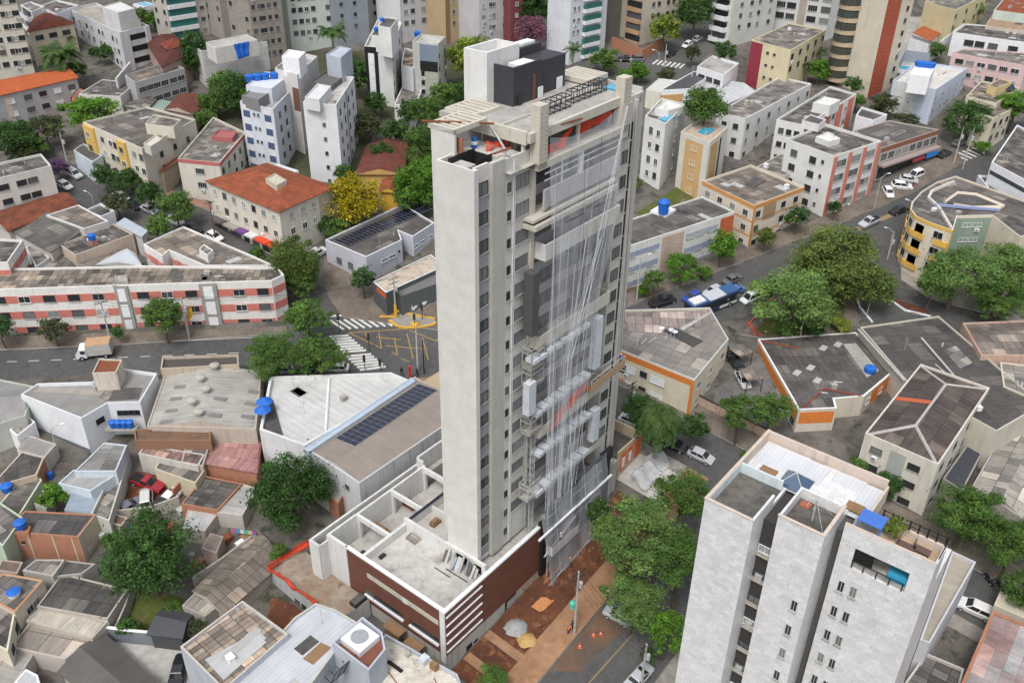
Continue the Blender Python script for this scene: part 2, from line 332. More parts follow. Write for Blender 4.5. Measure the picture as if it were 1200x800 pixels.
def bld(name, label, cat, px, h, wall, roof='roofdark', kind='flat', ph=.5, pw=.22, rh=1.0, axis=None, frm='roof', z0=None, group=None, cap=None, over=.35, drop=1.5, hz=None):
    """px: outline in picture coordinates at roof height (frm='roof') or at its foot (frm='foot'); h: height above the slope at the first corner,
    or ('b', x, y) for the foot under the first corner; hz: absolute roof height"""
    B = Bld(); n0 = len(px); i0 = 1 if n0 == 3 else 0
    if hz is not None: z = hz
    elif isinstance(h, tuple): z = up(AG(h[1], h[2], h[3] if len(h) > 3 else 0), *px[i0])
    elif frm == 'roof': z = AG(*px[i0], h).z
    else: z = AG(*px[i0]).z + h
    if frm == 'roof': pts = [at(x, y, z) for x, y in px]
    else: pts = [AG(x, y) for x, y in px]
    if n0 == 3: pts.append(pts[0] + pts[2] - pts[1])
    pts = [Vector((p.x, p.y, 0)) for p in pts]
    B.raw = list(pts); B.z = z
    if cx2(pts) < 0: pts = pts[::-1]
    B.pts = pts; B.cen = sum(pts, Vector()) / len(pts)
    g = min(gz(p) for p in pts); B.z0 = g - drop if z0 is None else z0; B.g = gz(B.cen)
    B.root = empty(name, Vector((B.cen.x, B.cen.y, g)), label, cat, group)
    rm = M[roof] if isinstance(roof, str) else roof; wmats = [wall, cap or wall]
    m = MB()
    if kind == 'flat' or ph > 0:
        inn = inset(pts, pw); prism(m, pts, B.z0, z)
        for i in range(len(pts)):      # parapet top and inside
            a, b, c, d = pts[i], pts[(i + 1) % len(pts)], inn[(i + 1) % len(pts)], inn[i]
            m.face([(a.x, a.y, z), (b.x, b.y, z), (c.x, c.y, z), (d.x, d.y, z)], 1)
            m.face([(c.x, c.y, z - ph), (d.x, d.y, z - ph), (d.x, d.y, z), (c.x, c.y, z)], 0)
        zr = z - ph
    else: inn = pts; zr = z; prism(m, pts, B.z0, z)
    rp = inn if ph > 0 or kind == 'flat' else inset(pts, -over)
    r = MB(); k4 = len(rp) == 4
    L0 = (rp[1] - rp[0]).length + (rp[3] - rp[2]).length if k4 else 1; L1 = (rp[2] - rp[1]).length + (rp[0] - rp[3]).length if k4 else 0
    e0 = (rp[1] - rp[0]).normalized()
    up3 = lambda p, zz: Vector((p.x, p.y, zz))
    if kind == 'flat' or not k4:
        q = [up3(p, zr) for p in rp]; r.face(q, 0, roofuv(q, e0 if L0 > L1 or not k4 else Vector((-e0.y, e0.x, 0)), q[0]))
        if ph <= 0:
            prism(r, rp, z - .12, z); 
    else:
        if (L0 >= L1) == (axis != 'swap'): A = [rp[0], rp[1], rp[2], rp[3]]
        else: A = [rp[1], rp[2], rp[3], rp[0]]
        B.A = A; e = (A[1] - A[0]).normalized()       # the ridge runs along A0-A1
        if kind == 'shed':
            q = [up3(A[0], zr), up3(A[1], zr), up3(A[2], zr + rh), up3(A[3], zr + rh)]; r.face(q, 0, roofuv(q, e, q[0]))
            m.face([up3(A[1], zr - .05), up3(A[2], zr - .05), up3(A[2], zr + rh)], 0); m.face([up3(A[3], zr - .05), up3(A[0], zr - .05), up3(A[3], zr + rh)], 0)
            m.face([up3(A[2], zr - .05), up3(A[3], zr - .05), up3(A[3], zr + rh), up3(A[2], zr + rh)], 0)
        else:
            m0 = (A[0] + A[3]) / 2; m1 = (A[1] + A[2]) / 2; L = (m1 - m0).length; W2 = (A[3] - A[0]).length / 2
            t = min(W2, L * .45) / L if kind == 'hip' else 0
            r0 = up3(m0.lerp(m1, t), zr + rh); r1 = up3(m1.lerp(m0, t), zr + rh)
            a = [up3(p, zr) for p in A]
            for q in ([a[0], a[1], r1, r0], [a[2], a[3], r0, r1]): r.face(q, 0, roofuv(q, (q[1] - q[0]).normalized(), q[0]))
            if kind == 'hip':
                for q in ([a[1], a[2], r1], [a[3], a[0], r0]): r.face(q, 0, roofuv(q, (q[1] - q[0]).normalized(), q[0]))
            else:
                for q in ([a[1], a[2], r1], [a[3], a[0], r0]): m.face(q, 0)
            B.ridge = (r0, r1, a)
        if ph <= 0:
            for i in range(4): p, q = rp[i], rp[(i + 1) % 4]; r.face([up3(p, zr - .14), up3(q, zr - .14), up3(q, zr), up3(p, zr)], 0)
            q = [up3(p, zr - .14) for p in rp]; r.face(q[::-1], 0)
    B.zr = zr; B.inn = rp
    if kind == 'flat' and abs(cx2(pts)) / 2 > 70 and frm == 'roof':          # oddments that collect on flat roofs: vents, pipes, loose sheets, aerials
        rn = random.Random(int(px[0][0] * 13 + px[0][1] * 7)); e = (pts[1] - pts[0]).normalized(); f = Vector((-e.y, e.x, 0)); ar = abs(cx2(pts)) / 2
        for k in range(int(min(9, 2 + ar / 70))):
            c = B.cen.lerp(rp[rn.randrange(len(rp))], rn.uniform(.1, .72)); c = Vector((c.x, c.y, zr)); t = rn.random(); q = MB()
            if t < .3: q.box(c, e, f, -rn.uniform(.5, 1.1), rn.uniform(.5, 1.1), -rn.uniform(.8, 1.6), rn.uniform(.8, 1.6), .006, .05); q.build('loose_sheet', [M['roofgrey'] if rn.random() < .35 else M['alu'] if rn.random() < .5 else M['bitumen']], B.root)
            elif t < .5: q.bar(c, c + Z * rn.uniform(.5, 1.1), rn.uniform(.08, .2), n=8); q.build('roof_vent', [M['concrete'] if rn.random() < .6 else M['alu']], B.root)
            elif t < .68: g_ = c + e * rn.uniform(1, 2.5) + f * rn.uniform(-.5, .5); q.bar(c + Z * .12, g_ + Z * .12, .06, n=5); q.build('roof_pipe', [M['white'] if rn.random() < .5 else M['rust']], B.root)
            elif t < .85: h_ = rn.uniform(.4, .9); q.box(c, e, f, -.45, .45, -.35, .35, .006, h_); q.box(c, e, f, -.5, .5, -.4, .4, h_, h_ + .06); q.build('roof_box', [M['white'] if rn.random() < .5 else M['concrete']], B.root)
            else:
                q.bar(c, c + Z * 2.4, .035, n=4); [q.bar(c + Z * (2.3 - j * .25) - e * .6, c + Z * (2.3 - j * .25) + e * .6, .02, n=3) for j in range(3)]; q.build('roof_aerial', [M['alu']], B.root)
    B.wall = m.build('wall', wmats, B.root); B.roof = r.build('roof', rm, B.root)
    return B
def wallframe(B, i, j):
    p, q = B.raw[i], B.raw[j]; e = (q - p); L = e.length; e = e / L; n = Vector((e.y, -e.x, 0))
    if n.dot((p + q) / 2 - B.cen) < 0: p, q, e = q, p, -e; n = Vector((e.y, -e.x, 0)); flip = True
    else: flip = False
    return p, e, n, L, flip         # e runs left to right seen from outside
def put_window(B, P, e, w, h, style, name='window'):
    o = link_mesh(name, winmesh(w, h, style), B.root, P - root_loc(B.root), math.atan2(e.y, e.x)); return o
def win(B, ij, cols, rows, w=1.2, h=1.1, top=1.6, dz=2.9, m=.8, style='alu', m2=None, skip=(), z=None):
    """rows x cols windows on the wall between two corners; top: from the parapet down to the first lintel; m: margins at the first and last corner"""
    p, e, n, L, flip = wallframe(B, *ij); m2 = m if m2 is None else m2
    if flip: m, m2 = m2, m
    if isinstance(cols, int): us = [m + w / 2 + (L - m - m2 - w) * (k / (cols - 1) if cols > 1 else .5) for k in range(cols)]
    else: us = [L * ((1 - c) if flip else c) for c in cols]
    sts = style if isinstance(style, (list, tuple)) else [style]
    zt = B.z if z is None else z
    for r in range(rows):
        for k, u in enumerate(us):
            if (r, k) in skip: continue
            P = p + e * (u - w / 2) + Z * (zt - top - h - r * dz)
            put_window(B, P, e, w, h, sts[(r * 3 + k) % len(sts)] if len(sts) > 1 else sts[0])
            hsh = math.sin(P.x * 12.9898 + P.z * 78.233 + P.y * 37.7) * 43758.5; hsh -= math.floor(hsh)
            if w >= .9 and hsh < .09 and rows > 1 and abs(P.y) < 260:      # a split air conditioner on its bracket under the sill
                a = MB(); a.box(P + e * (w * .3), e, n, 0, .8, .005, .38, -.85, -.3); a.box(P + e * (w * .3), e, n, .08, .6, .38, .395, -.78, -.38, 1); a.build('air_conditioner', [M['white'], M['roofgrey']], B.root)
def band(B, ij, u0, u1, t0, t1, mat, d=.03, name='panel', rows=1, dz=2.9, din=.004):
    """a plate on the wall between fractions u0..u1 and t0..t1 metres below the parapet"""
    p, e, n, L, flip = wallframe(B, *ij)
    if flip: u0, u1 = 1 - u1, 1 - u0
    for r in range(rows):
        m = MB(); m.box(p + Z * (B.z - r * dz), e, -n, L * u0, L * u1, -d, -din, -t1, -t0); m.build(name, mat if not isinstance(mat, str) else M[mat], B.root)
def balcony(B, ij, u0, u1, rows, top, dz, mat, depth=1.2, ph=1.0, glassy=None, slab=.18):
    p, e, n, L, flip = wallframe(B, *ij)
    if flip: u0, u1 = 1 - u1, 1 - u0
    for r in range(rows):
        z = B.z - top - r * dz; m = MB(); O = p + Z * z; a, b = L * u0, L * u1
        m.box(O, e, n, a, b, .0, depth, -slab, 0)
        for x0, x1, y0, y1 in ((a, b, depth - .1, depth), (a, a + .1, .0, depth - .1), (b - .1, b, .0, depth - .1)): m.box(O, e, n, x0, x1, y0, y1, 0, ph, 1 if glassy and y0 > .1 else 0)
        m.build('balcony', [mat, glassy or mat], B.root)
        k = MB(); k.box(O, e, n, a + .2, b - .2, .004, .05, .1, 2.2); k.build('balcony_door', M['glassdark'], B.root)
def block(B, px, h, wall, roof=None, name='roof_block', z0=None, ph=.25):
    """a stair head, lift house or tank room standing on the roof: a part of the building"""
    zt = B.zr + h; pts = [at(x, y, zt) for x, y in px]
    if len(pts) == 3: pts.append(pts[0] + pts[2] - pts[1])
    pts = [Vector((p.x, p.y, 0)) for p in pts]
    if cx2(pts) < 0: pts = pts[::-1]
    m = MB(); inn = inset(pts, .15); prism(m, pts, B.zr - .3 if z0 is None else z0, zt)
    for i in range(len(pts)):
        a, b, c, d = pts[i], pts[(i + 1) % len(pts)], inn[(i + 1) % len(pts)], inn[i]
        m.face([(a.x, a.y, zt), (b.x, b.y, zt), (c.x, c.y, zt), (d.x, d.y, zt)]); m.face([(c.x, c.y, zt - ph), (d.x, d.y, zt - ph), (d.x, d.y, zt), (c.x, c.y, zt)])
    m.face([(p.x, p.y, zt - ph) for p in inn], 1, [(p.x, p.y) for p in inn])
    m.build(name, [wall, M[roof] if isinstance(roof, str) else roof or wall], B.root)
    b = Bld(); b.raw = pts; b.pts = pts; b.cen = sum(pts, Vector()) / 4; b.z = zt; b.root = B.root; b.zr = zt - ph; return b
def patch(B, px, mat, dz=.03, name='roof_sheet', h=.03):     # a differing sheet lying on a flat roof
    zt = B.zr + dz + h; pts = [at(x, y, zt) for x, y in px]
    if len(pts) == 3: pts.append(pts[0] + pts[2] - pts[1])
    pts = [Vector((p.x, p.y, 0)) for p in pts]
    if cx2(pts) < 0: pts = pts[::-1]
    m = MB(); prism(m, pts, B.zr + .004, zt, top=True); m.build(name, M[mat] if isinstance(mat, str) else mat, B.root)
def ridgecap(B, mat, r=.16):
    m = MB(); r0, r1, a = B.ridge; m.bar(r0, r1, r)
    for q in ((a[0], r0), (a[3], r0), (a[1], r1), (a[2], r1)): m.bar(q[0], q[1], r)
    m.build('ridge_cap', M[mat] if isinstance(mat, str) else mat, B.root)
def sheet(name, px, mat, dz, kind='structure', label=None, h=0):
    pts = [AG(x, y) for x, y in px]
    if cx2(pts) < 0: pts = pts[::-1]
    m = MB()
    up_ = [p + Z * dz for p in pts]
    m.face(up_, 0, [(p.x, p.y) for p in pts])
    if h:
        for i in range(len(pts)):
            p, q = up_[i], up_[(i + 1) % len(pts)]; m.face([p - Z * h, q - Z * h, q, p], 1)
    o = m.build(name, [M[mat] if isinstance(mat, str) else mat, M['kerb']], None, up_[0]); tag(o, label, None, None, kind); return o
def strip(name, a, b, w, mat, dz):       # a painted line on the road between two picture points
    A, Bp = AG(*a), AG(*b); e = (Bp - A); e.normalize(); n = Vector((-e.y, e.x, 0)).normalized() * (w / 2)
    n.z = SLOPE * n.y; m = MB(); m.face([A - n + Z * dz, Bp - n + Z * dz, Bp + n + Z * dz, A + n + Z * dz]); return m
M['kerb'] = plain((.4, .39, .37), .9)
# ---------------------------------------------------------------- the tower under construction and its podium
O2 = AG(540, 786) + DA * -1.2 + DB * 1.1
TO = Vector((O2.x, O2.y, 0))
def T(a, b, z): return TO + DA * a + DB * b + Z * z
def tb(m, a0, a1, b0, b1, z0, z1, mi=0, skip=''): m.box(TO, DA, DB, a0, a1, b0, b1, z0, z1, mi, skip); return m
mWall = plaster((.56, .55, .51), .3); mWall2 = plaster((.47, .455, .42), .28); mBeige = plaster((.52, .485, .41), .45)
mPan = plain((.3, .3, .31), .6); mMauve = plain((.44, .43, .45), .6); mSlabC = plaster((.55, .52, .45), .5); mConc = M['deck']
mBig = slabs((.61, .597, .56), (.595, .582, .545), 4.7, 1.48, .012, mortar=(.48, .47, .45), rough=.8)
tower = empty('apartment_tower', T(20, 7, -4), 'tall unfinished grey apartment tower with roof equipment and scaffold netting on its front', 'tower')
def tpart(name, mats, *boxes):
    m = MB()
    for bx in boxes: tb(m, *bx)
    return m.build(name, mats, tower)
# left bay with its recessed window strip and the hollow shaft at the top
tpart('wall', [mBig], (7.8, 12.3, 2.3, 6.5, 4.9, 52.9), (7.8, 8.4, 1.8, 2.3, 4.9, 54.5), (7.8, 8.05, 2.3, 6.5, 52.9, 54.5), (8.05, 12.3, 6.25, 6.5, 52.9, 54.5), (8.4, 10.4, 2.3, 2.55, 52.9, 54.5))
tpart('wall', [mWall2], (10.4, 12.3, 1.8, 2.3, 4.9, 54.5), (12.05, 12.3, 2.55, 6.25, 52.9, 54.5))
for k in range(16):
    z = 51.4 - 2.96 * k
    tpart('cladding_panel', [mPan], (8.4, 10.4, 2.26, 2.297, z - 1.42, z + .06))
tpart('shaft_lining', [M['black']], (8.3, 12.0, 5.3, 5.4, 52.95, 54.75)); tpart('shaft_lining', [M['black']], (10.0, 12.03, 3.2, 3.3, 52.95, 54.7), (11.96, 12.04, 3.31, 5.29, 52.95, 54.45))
tpart('planter_box', [M['deck']], (8.5, 9.9, 3.4, 5.2, 53, 54.2))
def twin(a0, a1, b, z0, z1, style='alu'):
    mesh = winmesh(a1 - a0, z1 - z0, style); link_mesh('window', mesh, tower, T(a0, b, z0) - tower.location, math.atan2(DA.y, DA.x))
for k in range(16): twin(8.5, 10.3, 2.297, 51.5 - 2.96 * k, 52.85 - 2.96 * k, 'strip')
# set-back rear walls, middle wall and the body behind
tpart('wall', [mBig], (9.8, 12.3, 6.5, 8.9, 4.9, 52.9), (9.8, 10.05, 5.9, 8.9, 52.9, 56.9), (10.05, 17, 8.7, 8.9, 52.9, 56.4), (12.3, 20, 8.6, 8.9, 4.9, 52.9))
tpart('core', [mWall2], (12.3, 20, 3.6, 8.6, 4.9, 52.7), (20, 36.5, 3.6, 11.5, 4.9, 52.7), (17, 20, 5.2, 8.6, 52.7, 55.4), (20, 31.5, 5.2, 13, 52.7, 55.4), (31.5, 35.9, 2.3, 11.5, 52.7, 53))
tpart('wall', [mWall], (12.3, 17.2, 1.9, 3.6, 4.9, 52.7), (12.3, 16.1, 1.9, 2.15, 52.7, 54.3))
for k in range(16):
    z = 50.75 - 2.96 * k
    if k < 15: twin(14.1, 16.15, 1.9, z, z + 1.45, 'curtain')
    twin(12.75, 13.3, 1.9, z + .1, z + 1.1, 'slit')
tpart('drain_pipe', [M['white']], (13.6, 13.68, 1.78, 1.88, 5, 54), (13.9, 13.95, 1.8, 1.86, 5, 54))
tpart('pier', [mBeige], (16.15, 17.5, .75, 1.9, 52.4, 58.7), (16.35, 16.9, 1.6, 1.89, 23, 52.3)); tpart('pier', [mBeige], (30.9, 32.3, .75, 1.9, 51.6, 58.2), (31.2, 31.9, 1.2, 1.9, 44, 51.5))
pm = MB()
for zz in range(12):
    for a0, bb in ((16.5, .74), (17.15, .74), (31.3, .74), (31.9, .74)): tb(pm, a0, a0 + .09, bb, bb + .02, 52.9 + zz * .45, 53.0 + zz * .45)
pm.build('tie_holes', [M['black']], tower)
# the recessed centre: bands of panels and glazing
tpart('wall', [mMauve], (17.5, 31.2, 2.9, 3.6, 4.9, 52.4))
for k in range(15):
    z = 50.0 - 2.96 * k
    if k in (0, ): continue
    for a0, a1 in ((17.9, 22.2), (22.6, 26.7), (27.1, 31.0)):
        twin(a0, a1, 2.9, z - .2, z + 1.45, 'curtain3' if a0 < 26 else 'strip')
    tpart('cladding_panel', [mMauve if k % 3 else plain((.44, .44, .45), .6)], (17.6, 31.1, 2.74, 2.89, z - 1.5, z - .35))
# storey just under the roof terrace: open frame, its shade put in as dark panels, with white rails
tpart('opening_shade', [M['bitumen']], (17.7, 23.5, 2.8, 2.88, 49.7, 52.2), (24.3, 31, 2.8, 2.88, 49.7, 52.2))
tpart('railing', [M['white']], (17.6, 31, 1.0, 1.08, 51.5, 51.66), (17.6, 31, 1.0, 1.08, 50.8, 50.92), (23.6, 24.1, .9, 1.3, 49.4, 52.3), (20.6, 20.75, 1.1, 1.25, 49.4, 52.3))
tpart('wall', [mMauve], (17.5, 31.1, .9, 1.15, 47.9, 49.9))
tpart('slab', [mSlabC], (16.15, 32.2, .75, 5.2, 52.3, 53.0))
# slab with slot, white balcony box, and the repeats below it
def bal(zf, a0, a1, mat, front=.25, zt=1.0, zb=.85):
    m = MB(); tb(m, a0, a1, front, front + .18, zf - zb, zf + zt); tb(m, a0, a0 + .18, front + .18, 2.85, zf - zb, zf + zt); tb(m, a1 - .18, a1, front + .18, 2.85, zf - zb, zf + zt)
    tb(m, a0 + .18, a1 - .18, front + .18, 2.85, zf - zb, zf - zb + .3, 1); m.build('balcony', [mat, M['concrete']], tower)
tpart('slab', [mSlabC], (15.3, 30.4, .3, 2.9, 46.3, 46.8), (15.3, 30.4, .6, 2.9, 47.1, 47.4)); tpart('slot_shade', [M['black']], (15.5, 30.3, .7, 2.8, 46.83, 47.07))  # black filler paints the shade within the slab slot
bal(43.2, 17.1, 31.0, plaster((.6, .6, .58), .4)); tpart('wall', [mBeige], (24, 31, .2, .24, 42.6, 44.15))
bal(32.4, 16.6, 30.6, mSlabC, .4, .9, .7); bal(20.0, 17.3, 31.3, mSlabC, .4, .5, .8); bal(10.4, 17.3, 31, mSlabC, .5, .3, .5)
# the dark portal frame round two storeys
mPort = plain((.085, .088, .09), .5)
tpart('portal_frame', [mPort], (14.9, 16.0, .1, 1.3, 34.3, 41.7)); tpart('portal_frame', [mPort], (22.0, 28.9, .1, 1.6, 41.4, 42.3), (27.7, 28.9, .1, 1.4, 36.2, 41.4), (23.5, 28.9, .1, 1.3, 35.4, 36.2))
# boxes and columns wrapped in white plastic
for zr, a0, a1, n in ((30.9, 15.4, 26.4, 8), (23.4, 16.2, 27.4, 8), (17.0, 17.0, 28.2, 9), (11.2, 16.8, 28.2, 7)):
    for k in range(n):
        a = a0 + (a1 - a0) * k / n; m = MB(); dz = random.uniform(-.12, .12)
        tb(m, a, a + (a1 - a0) / n - .3, .0, 1.25, zr - .3 + dz, zr + .2 + dz); tb(m, a + (a1 - a0) / n - .28, a + (a1 - a0) / n - .02, .35, 1.2, zr - .7 + dz, zr - .05 + dz, 1); m.build('wrapped_box', [M['white_plastic'], M['black']], tower)
for a0, z0, z1 in ((27.5, 23.8, 30.9), (14.5, 24.2, 28.4), (28.4, 12.2, 17.1)):
    tpart('wrapped_column', [M['white_plastic']], (a0, a0 + 1.25, -.1, .8, z0, z1))
for zz in (31.6, 22.4, 29.0, 12.5):
    m = MB()
    for a in (15.3, 17.6):
        for b in (.3, 1.6): m.bar(T(a, b, zz - 1.6), T(a, b, zz + .8), .07)
    for dz in (-1.2, .1, .75): 
        for p, q in ((T(15.3, .3, zz + dz), T(17.6, .3, zz + dz)), (T(15.3, 1.6, zz + dz), T(17.6, 1.6, zz + dz)), (T(15.3, .3, zz + dz), T(15.3, 1.6, zz + dz))): m.bar(p, q, .06)
    tb(m, 15.3, 17.6, .3, 1.6, zz - 1.7, zz - 1.5); m.build('formwork_cage', [M['concrete']], tower)
# right bay, black strip and end column
tpart('wall', [mWall], (32.3, 34.6, 1.8, 3.6, 4.9, 54.7), (34.6, 35.7, 2.2, 3.6, 4.9, 54.7), (35.45, 35.75, 1.8, 2.2, 4.9, 54.7)); tpart('wall', [mWall2], (36.5, 37.5, 2.2, 6, -4, 55)); tpart('cladding_panel', [mPan], (35.8, 36.5, 3.3, 3.55, 4.9, 54.4))
tpart('black_strip', [M['black']], (34.62, 35.42, 2.05, 2.19, 6, 52.2))
for k in range(15):
    z = 50.9 - 2.96 * k; twin(32.6, 34.2, 1.8, z, z + 1.45, 'strip'); twin(35.9, 36.4, 3.3, z - 1.2, z + 1.5, 'black')
    tpart('pier_pad', [mWall], (34.7, 35.3, 1.98, 2.04, z - .8, z - .68))
# roof: terrace, deck, pergola grids, parapets
tpart('terrace_floor', [mConc], (12.3, 32.2, 1.15, 5.2, 53.0, 53.06), (12.3, 15.4, 2.15, 8.68, 53.07, 54.1), (9.9, 12.3, 5.42, 8.68, 52.9, 54.1))
tpart('roof_deck', [M['concrete'], mSlabC], (15.4, 33, 1.6, 13, 55.4, 55.95)); tpart('roof_beam', [mSlabC], (15.3, 33, 1.2, 1.6, 55.2, 56.15), (15.1, 15.5, 1.6, 8.5, 55.0, 56.3), (15.5, 33, 5.0, 5.15, 55.96, 56.2))
for c in ((15.3, 2.0), (17.3, 4.6), (24, 1.7), (30.7, 2.2)): tpart('column', [mSlabC], (c[0], c[0] + .3, c[1], c[1] + .3, 53.0, 55.3))
def grid(a0, a1, b0, b1, z, n):
    m = MB(); tb(m, a0, a1, b0, b0 + .3, z - .5, z); tb(m, a0, a1, b1 - .3, b1, z - .5, z); tb(m, a0, a0 + .3, b0 + .3, b1 - .3, z - .5, z); tb(m, a1 - .3, a1, b0 + .3, b1 - .3, z - .5, z)
    for k in range(n):
        a = a0 + (a1 - a0) * (k + 1) / (n + 1); tb(m, a - .18, a + .18, b0 + .3, b1 - .3, z - .45, z - .03)
    m.build('pergola', [plaster((.55, .52, .44), .5)], tower)
grid(9.8, 14.6, 5.9, 9.3, 56.95, 5); grid(32.5, 36.6, 6.6, 11, 56.6, 6); grid(15.8, 20, 8.6, 12.6, 56.3, 4)
tpart('parapet', [mWall], (33, 37.4, 2.2, 2.4, 54, 55.2), (37.2, 37.45, 2.4, 9, 54, 55.6)); tpart('roof_pool', [M['poolwater']], (35.2, 37, 4.4, 6.2, 55.0, 55.35)); tpart('parapet', [plain((.6, .66, .7), .4)], (35.0, 37.1, 4.2, 4.38, 54.8, 55.8))
tpart('lift_house', [plaster((.66, .66, .65), .3)], (20.2, 20.5, 10.7, 13.8, 53, 61.2), (25.2, 25.5, 10.7, 13.8, 55.9, 61.2), (20.5, 25.2, 13.5, 13.8, 53, 61.2), (20.5, 25.2, 10.7, 11, 53, 61.2), (20.5, 25.2, 11, 13.5, 55.9, 60.2))
mBlk = plain((.048, .047, .055), .6)
tpart('machine_room', [mBlk], (21.3, 26.1, 8.1, 8.35, 55.95, 59.9), (21.3, 21.55, 8.35, 10.68, 55.95, 59.9), (21.55, 26.1, 8.35, 10.68, 55.95, 59.1), (26.1, 31, 8.6, 11.2, 55.95, 59.5), (26.1, 30, 11.2, 13, 55.95, 60.4))
tpart('machine_room_lid', [M['white']], (23, 25.6, 8.7, 10.2, 59.12, 59.75)); tpart('machine_room_lid', [M['white']], (27, 29.4, 11.6, 12.7, 60.42, 60.7))
tpart('rusty_duct', [M['rust']], (24.6, 24.9, 8.0, 8.09, 56, 58.6)); tpart('leaning_sheet', [M['white']], (29.4, 30.4, 8.45, 8.55, 55.97, 57.2), (25.4, 26.2, 7.95, 8.05, 55.97, 57.1)); tpart('leaning_sheet', [M['darkmetal']], (21.9, 22.6, 7.9, 8.0, 55.97, 57))
for a0, a1, b0, b1 in ((20.5, 25.2, 3.6, 4.8), (26.2, 32.4, 4.0, 5.0)):
    m = MB(); n = int((a1 - a0) / .9)
    for k in range(n + 1):
        a = a0 + (a1 - a0) * k / n
        for b in (b0, b1): m.bar(T(a, b, 55.95), T(a, b, 57.2), .06, n=4)
        m.bar(T(a, b0, 57.2), T(a, b1, 57.2), .06, n=4); m.bar(T(a, b0, 56.1), T(a, b1, 56.1), .06, n=4)
    for b in (b0, b1):
        for z in (56.1, 57.2): m.bar(T(a0, b, z), T(a1, b, z), .06, n=4)
    o = m.build('equipment_frame', [M['darkmetal']], None, T(a0, b0, 55.95)); tag(o, ('short' if a0 < 22 else 'long') + ' black steel cage frame on the tower roof deck', 'steel frame', 'steel frames on the tower roof')
def single(m, name, mats, loc, label, cat, group=None): return tag(m.build(name, mats, None, loc), label, cat, group)
# clutter on the terrace
m = MB(); m.lathe(T(13.4, 6.6, 54.12), [(.0, 0), (.3, 0), (.31, .9), (.24, 1.0), (.24, 1.02)], 12); m.lathe(T(13.4, 6.6, 54.12), [(.32, .35), (.325, .36), (.325, .7), (.32, .71)], 12, 1)
single(m, 'barrel', [M['tankblue'], M['white']], T(13.4, 6.6, 54.12), 'blue plastic barrel with white label on the tower terrace', 'barrel')
m = MB(); tb(m, 10.6, 10.8, 5.7, 6.5, 54.12, 55.9); single(m, 'brick_stack', [M['brick']], T(10.6, 5.7, 54.12), 'tall stack of orange hollow bricks under the tower pergola', 'bricks')
for k, (p, q) in enumerate(((T(12.5, 4, 54.2), T(13.4, 2.0, 55.2)), (T(15.4, 6.5, 56.2), T(13.0, 1.9, 54.5)), (T(9.2, 9.5, 57.2), T(14.5, 5.0, 56.6)), (T(17.6, 1.5, 56), T(23.6, 1.0, 55.7)), (T(15.5, 3.6, 56.1), T(17.2, 1.0, 54.2)))):
    m = MB(); m.bar(p, q, .11); single(m, 'scaffold_pole', [M['rust'] if k != 1 else M['alu']], p, ('rust red pole leaning over the tower parapet', 'pale metal pole slanting from the tower deck to the parapet', 'long rust red pole lying across the tower pergola', 'rust red pole hanging along the tower roof edge', 'short rust red pole beside the left pier top')[k], 'pole', 'poles on the tower roof')
def cloth(P0, P1, P2, P3, name, mat, label, cat, nu=14, nv=8, sag=.5, wrinkle=.12, seed=1, group=None, root=None):     # P0-P1 top edge, P3-P2 bottom edge; a real thin hanging cloth
    rnd = random.Random(seed); m = MB(); n = (P1 - P0).cross(P3 - P0).normalized(); g = []
    ph = [rnd.uniform(0, 6) for _ in range(4)]
    for j in range(nv + 1):
        row = []
        for i in range(nu + 1):
            u, v = i / nu, j / nv; p = P0.lerp(P1, u).lerp(P3.lerp(P2, u), v)
            p = p + n * (wrinkle * (math.sin(u * 17 + ph[0] + v * 2) + .6 * math.sin(u * 31 + ph[1] - v * 5) + .5 * math.sin(v * 9 + ph[2])) ) - Z * (sag * 4 * u * (1 - u) * (1 - v))
            row.append(p)
        g.append(row)
    L = (P1 - P0).length; Hh = (P3 - P0).length
    for j in range(nv):
        for i in range(nu):
            m.face([g[j + 1][i], g[j + 1][i + 1], g[j][i + 1], g[j][i]], 0, [(L * i / nu, -Hh * (j + 1) / nv), (L * (i + 1) / nu, -Hh * (j + 1) / nv), (L * (i + 1) / nu, -Hh * j / nv), (L * i / nu, -Hh * j / nv)], True)
    return tag(m.build(name, [mat], root, P0), label, cat, group)
mRedNet = netting((.62, .06, .025), .8); mNet = netting((.68, .7, .73), .24); mNet2 = netting((.7, .72, .75), .42); mNet3 = netting((.74, .76, .79), .46)
cloth(T(13.4, 4.9, 55.2), T(17, 4.9, 55.1), T(17, 4.9, 53.2), T(13.2, 4.9, 53.2), 'safety_fence', mRedNet, 'orange red safety fence hung on the terrace left of the left pier', 'safety fence', seed=3, group='orange safety fences on the tower')
cloth(T(17.6, 1.9, 54.6), T(23, 1.7, 55.2), T(22, 1.7, 53.1), T(17.6, 1.9, 53.1), 'safety_fence', mRedNet, 'orange red safety fence sagging between the two piers at terrace level', 'safety fence', sag=1, seed=4, group='orange safety fences on the tower')
cloth(T(24.5, 2.2, 55.3), T(30.7, 1.7, 55.6), T(30, 1.7, 54.2), T(24.5, 2.2, 53.2), 'safety_fence', mRedNet, 'orange red safety fence bunched up beside the right pier', 'safety fence', sag=.8, seed=5, group='orange safety fences on the tower')
cloth(T(19.5, .15, 21.3), T(26.3, .15, 23.4), T(26.3, .15, 21.7), T(18.7, .15, 19.3), 'safety_fence', mRedNet, 'orange red safety fence on the balcony beside the brown working platform', 'safety fence', sag=.3, seed=6, group='orange safety fences on the tower')
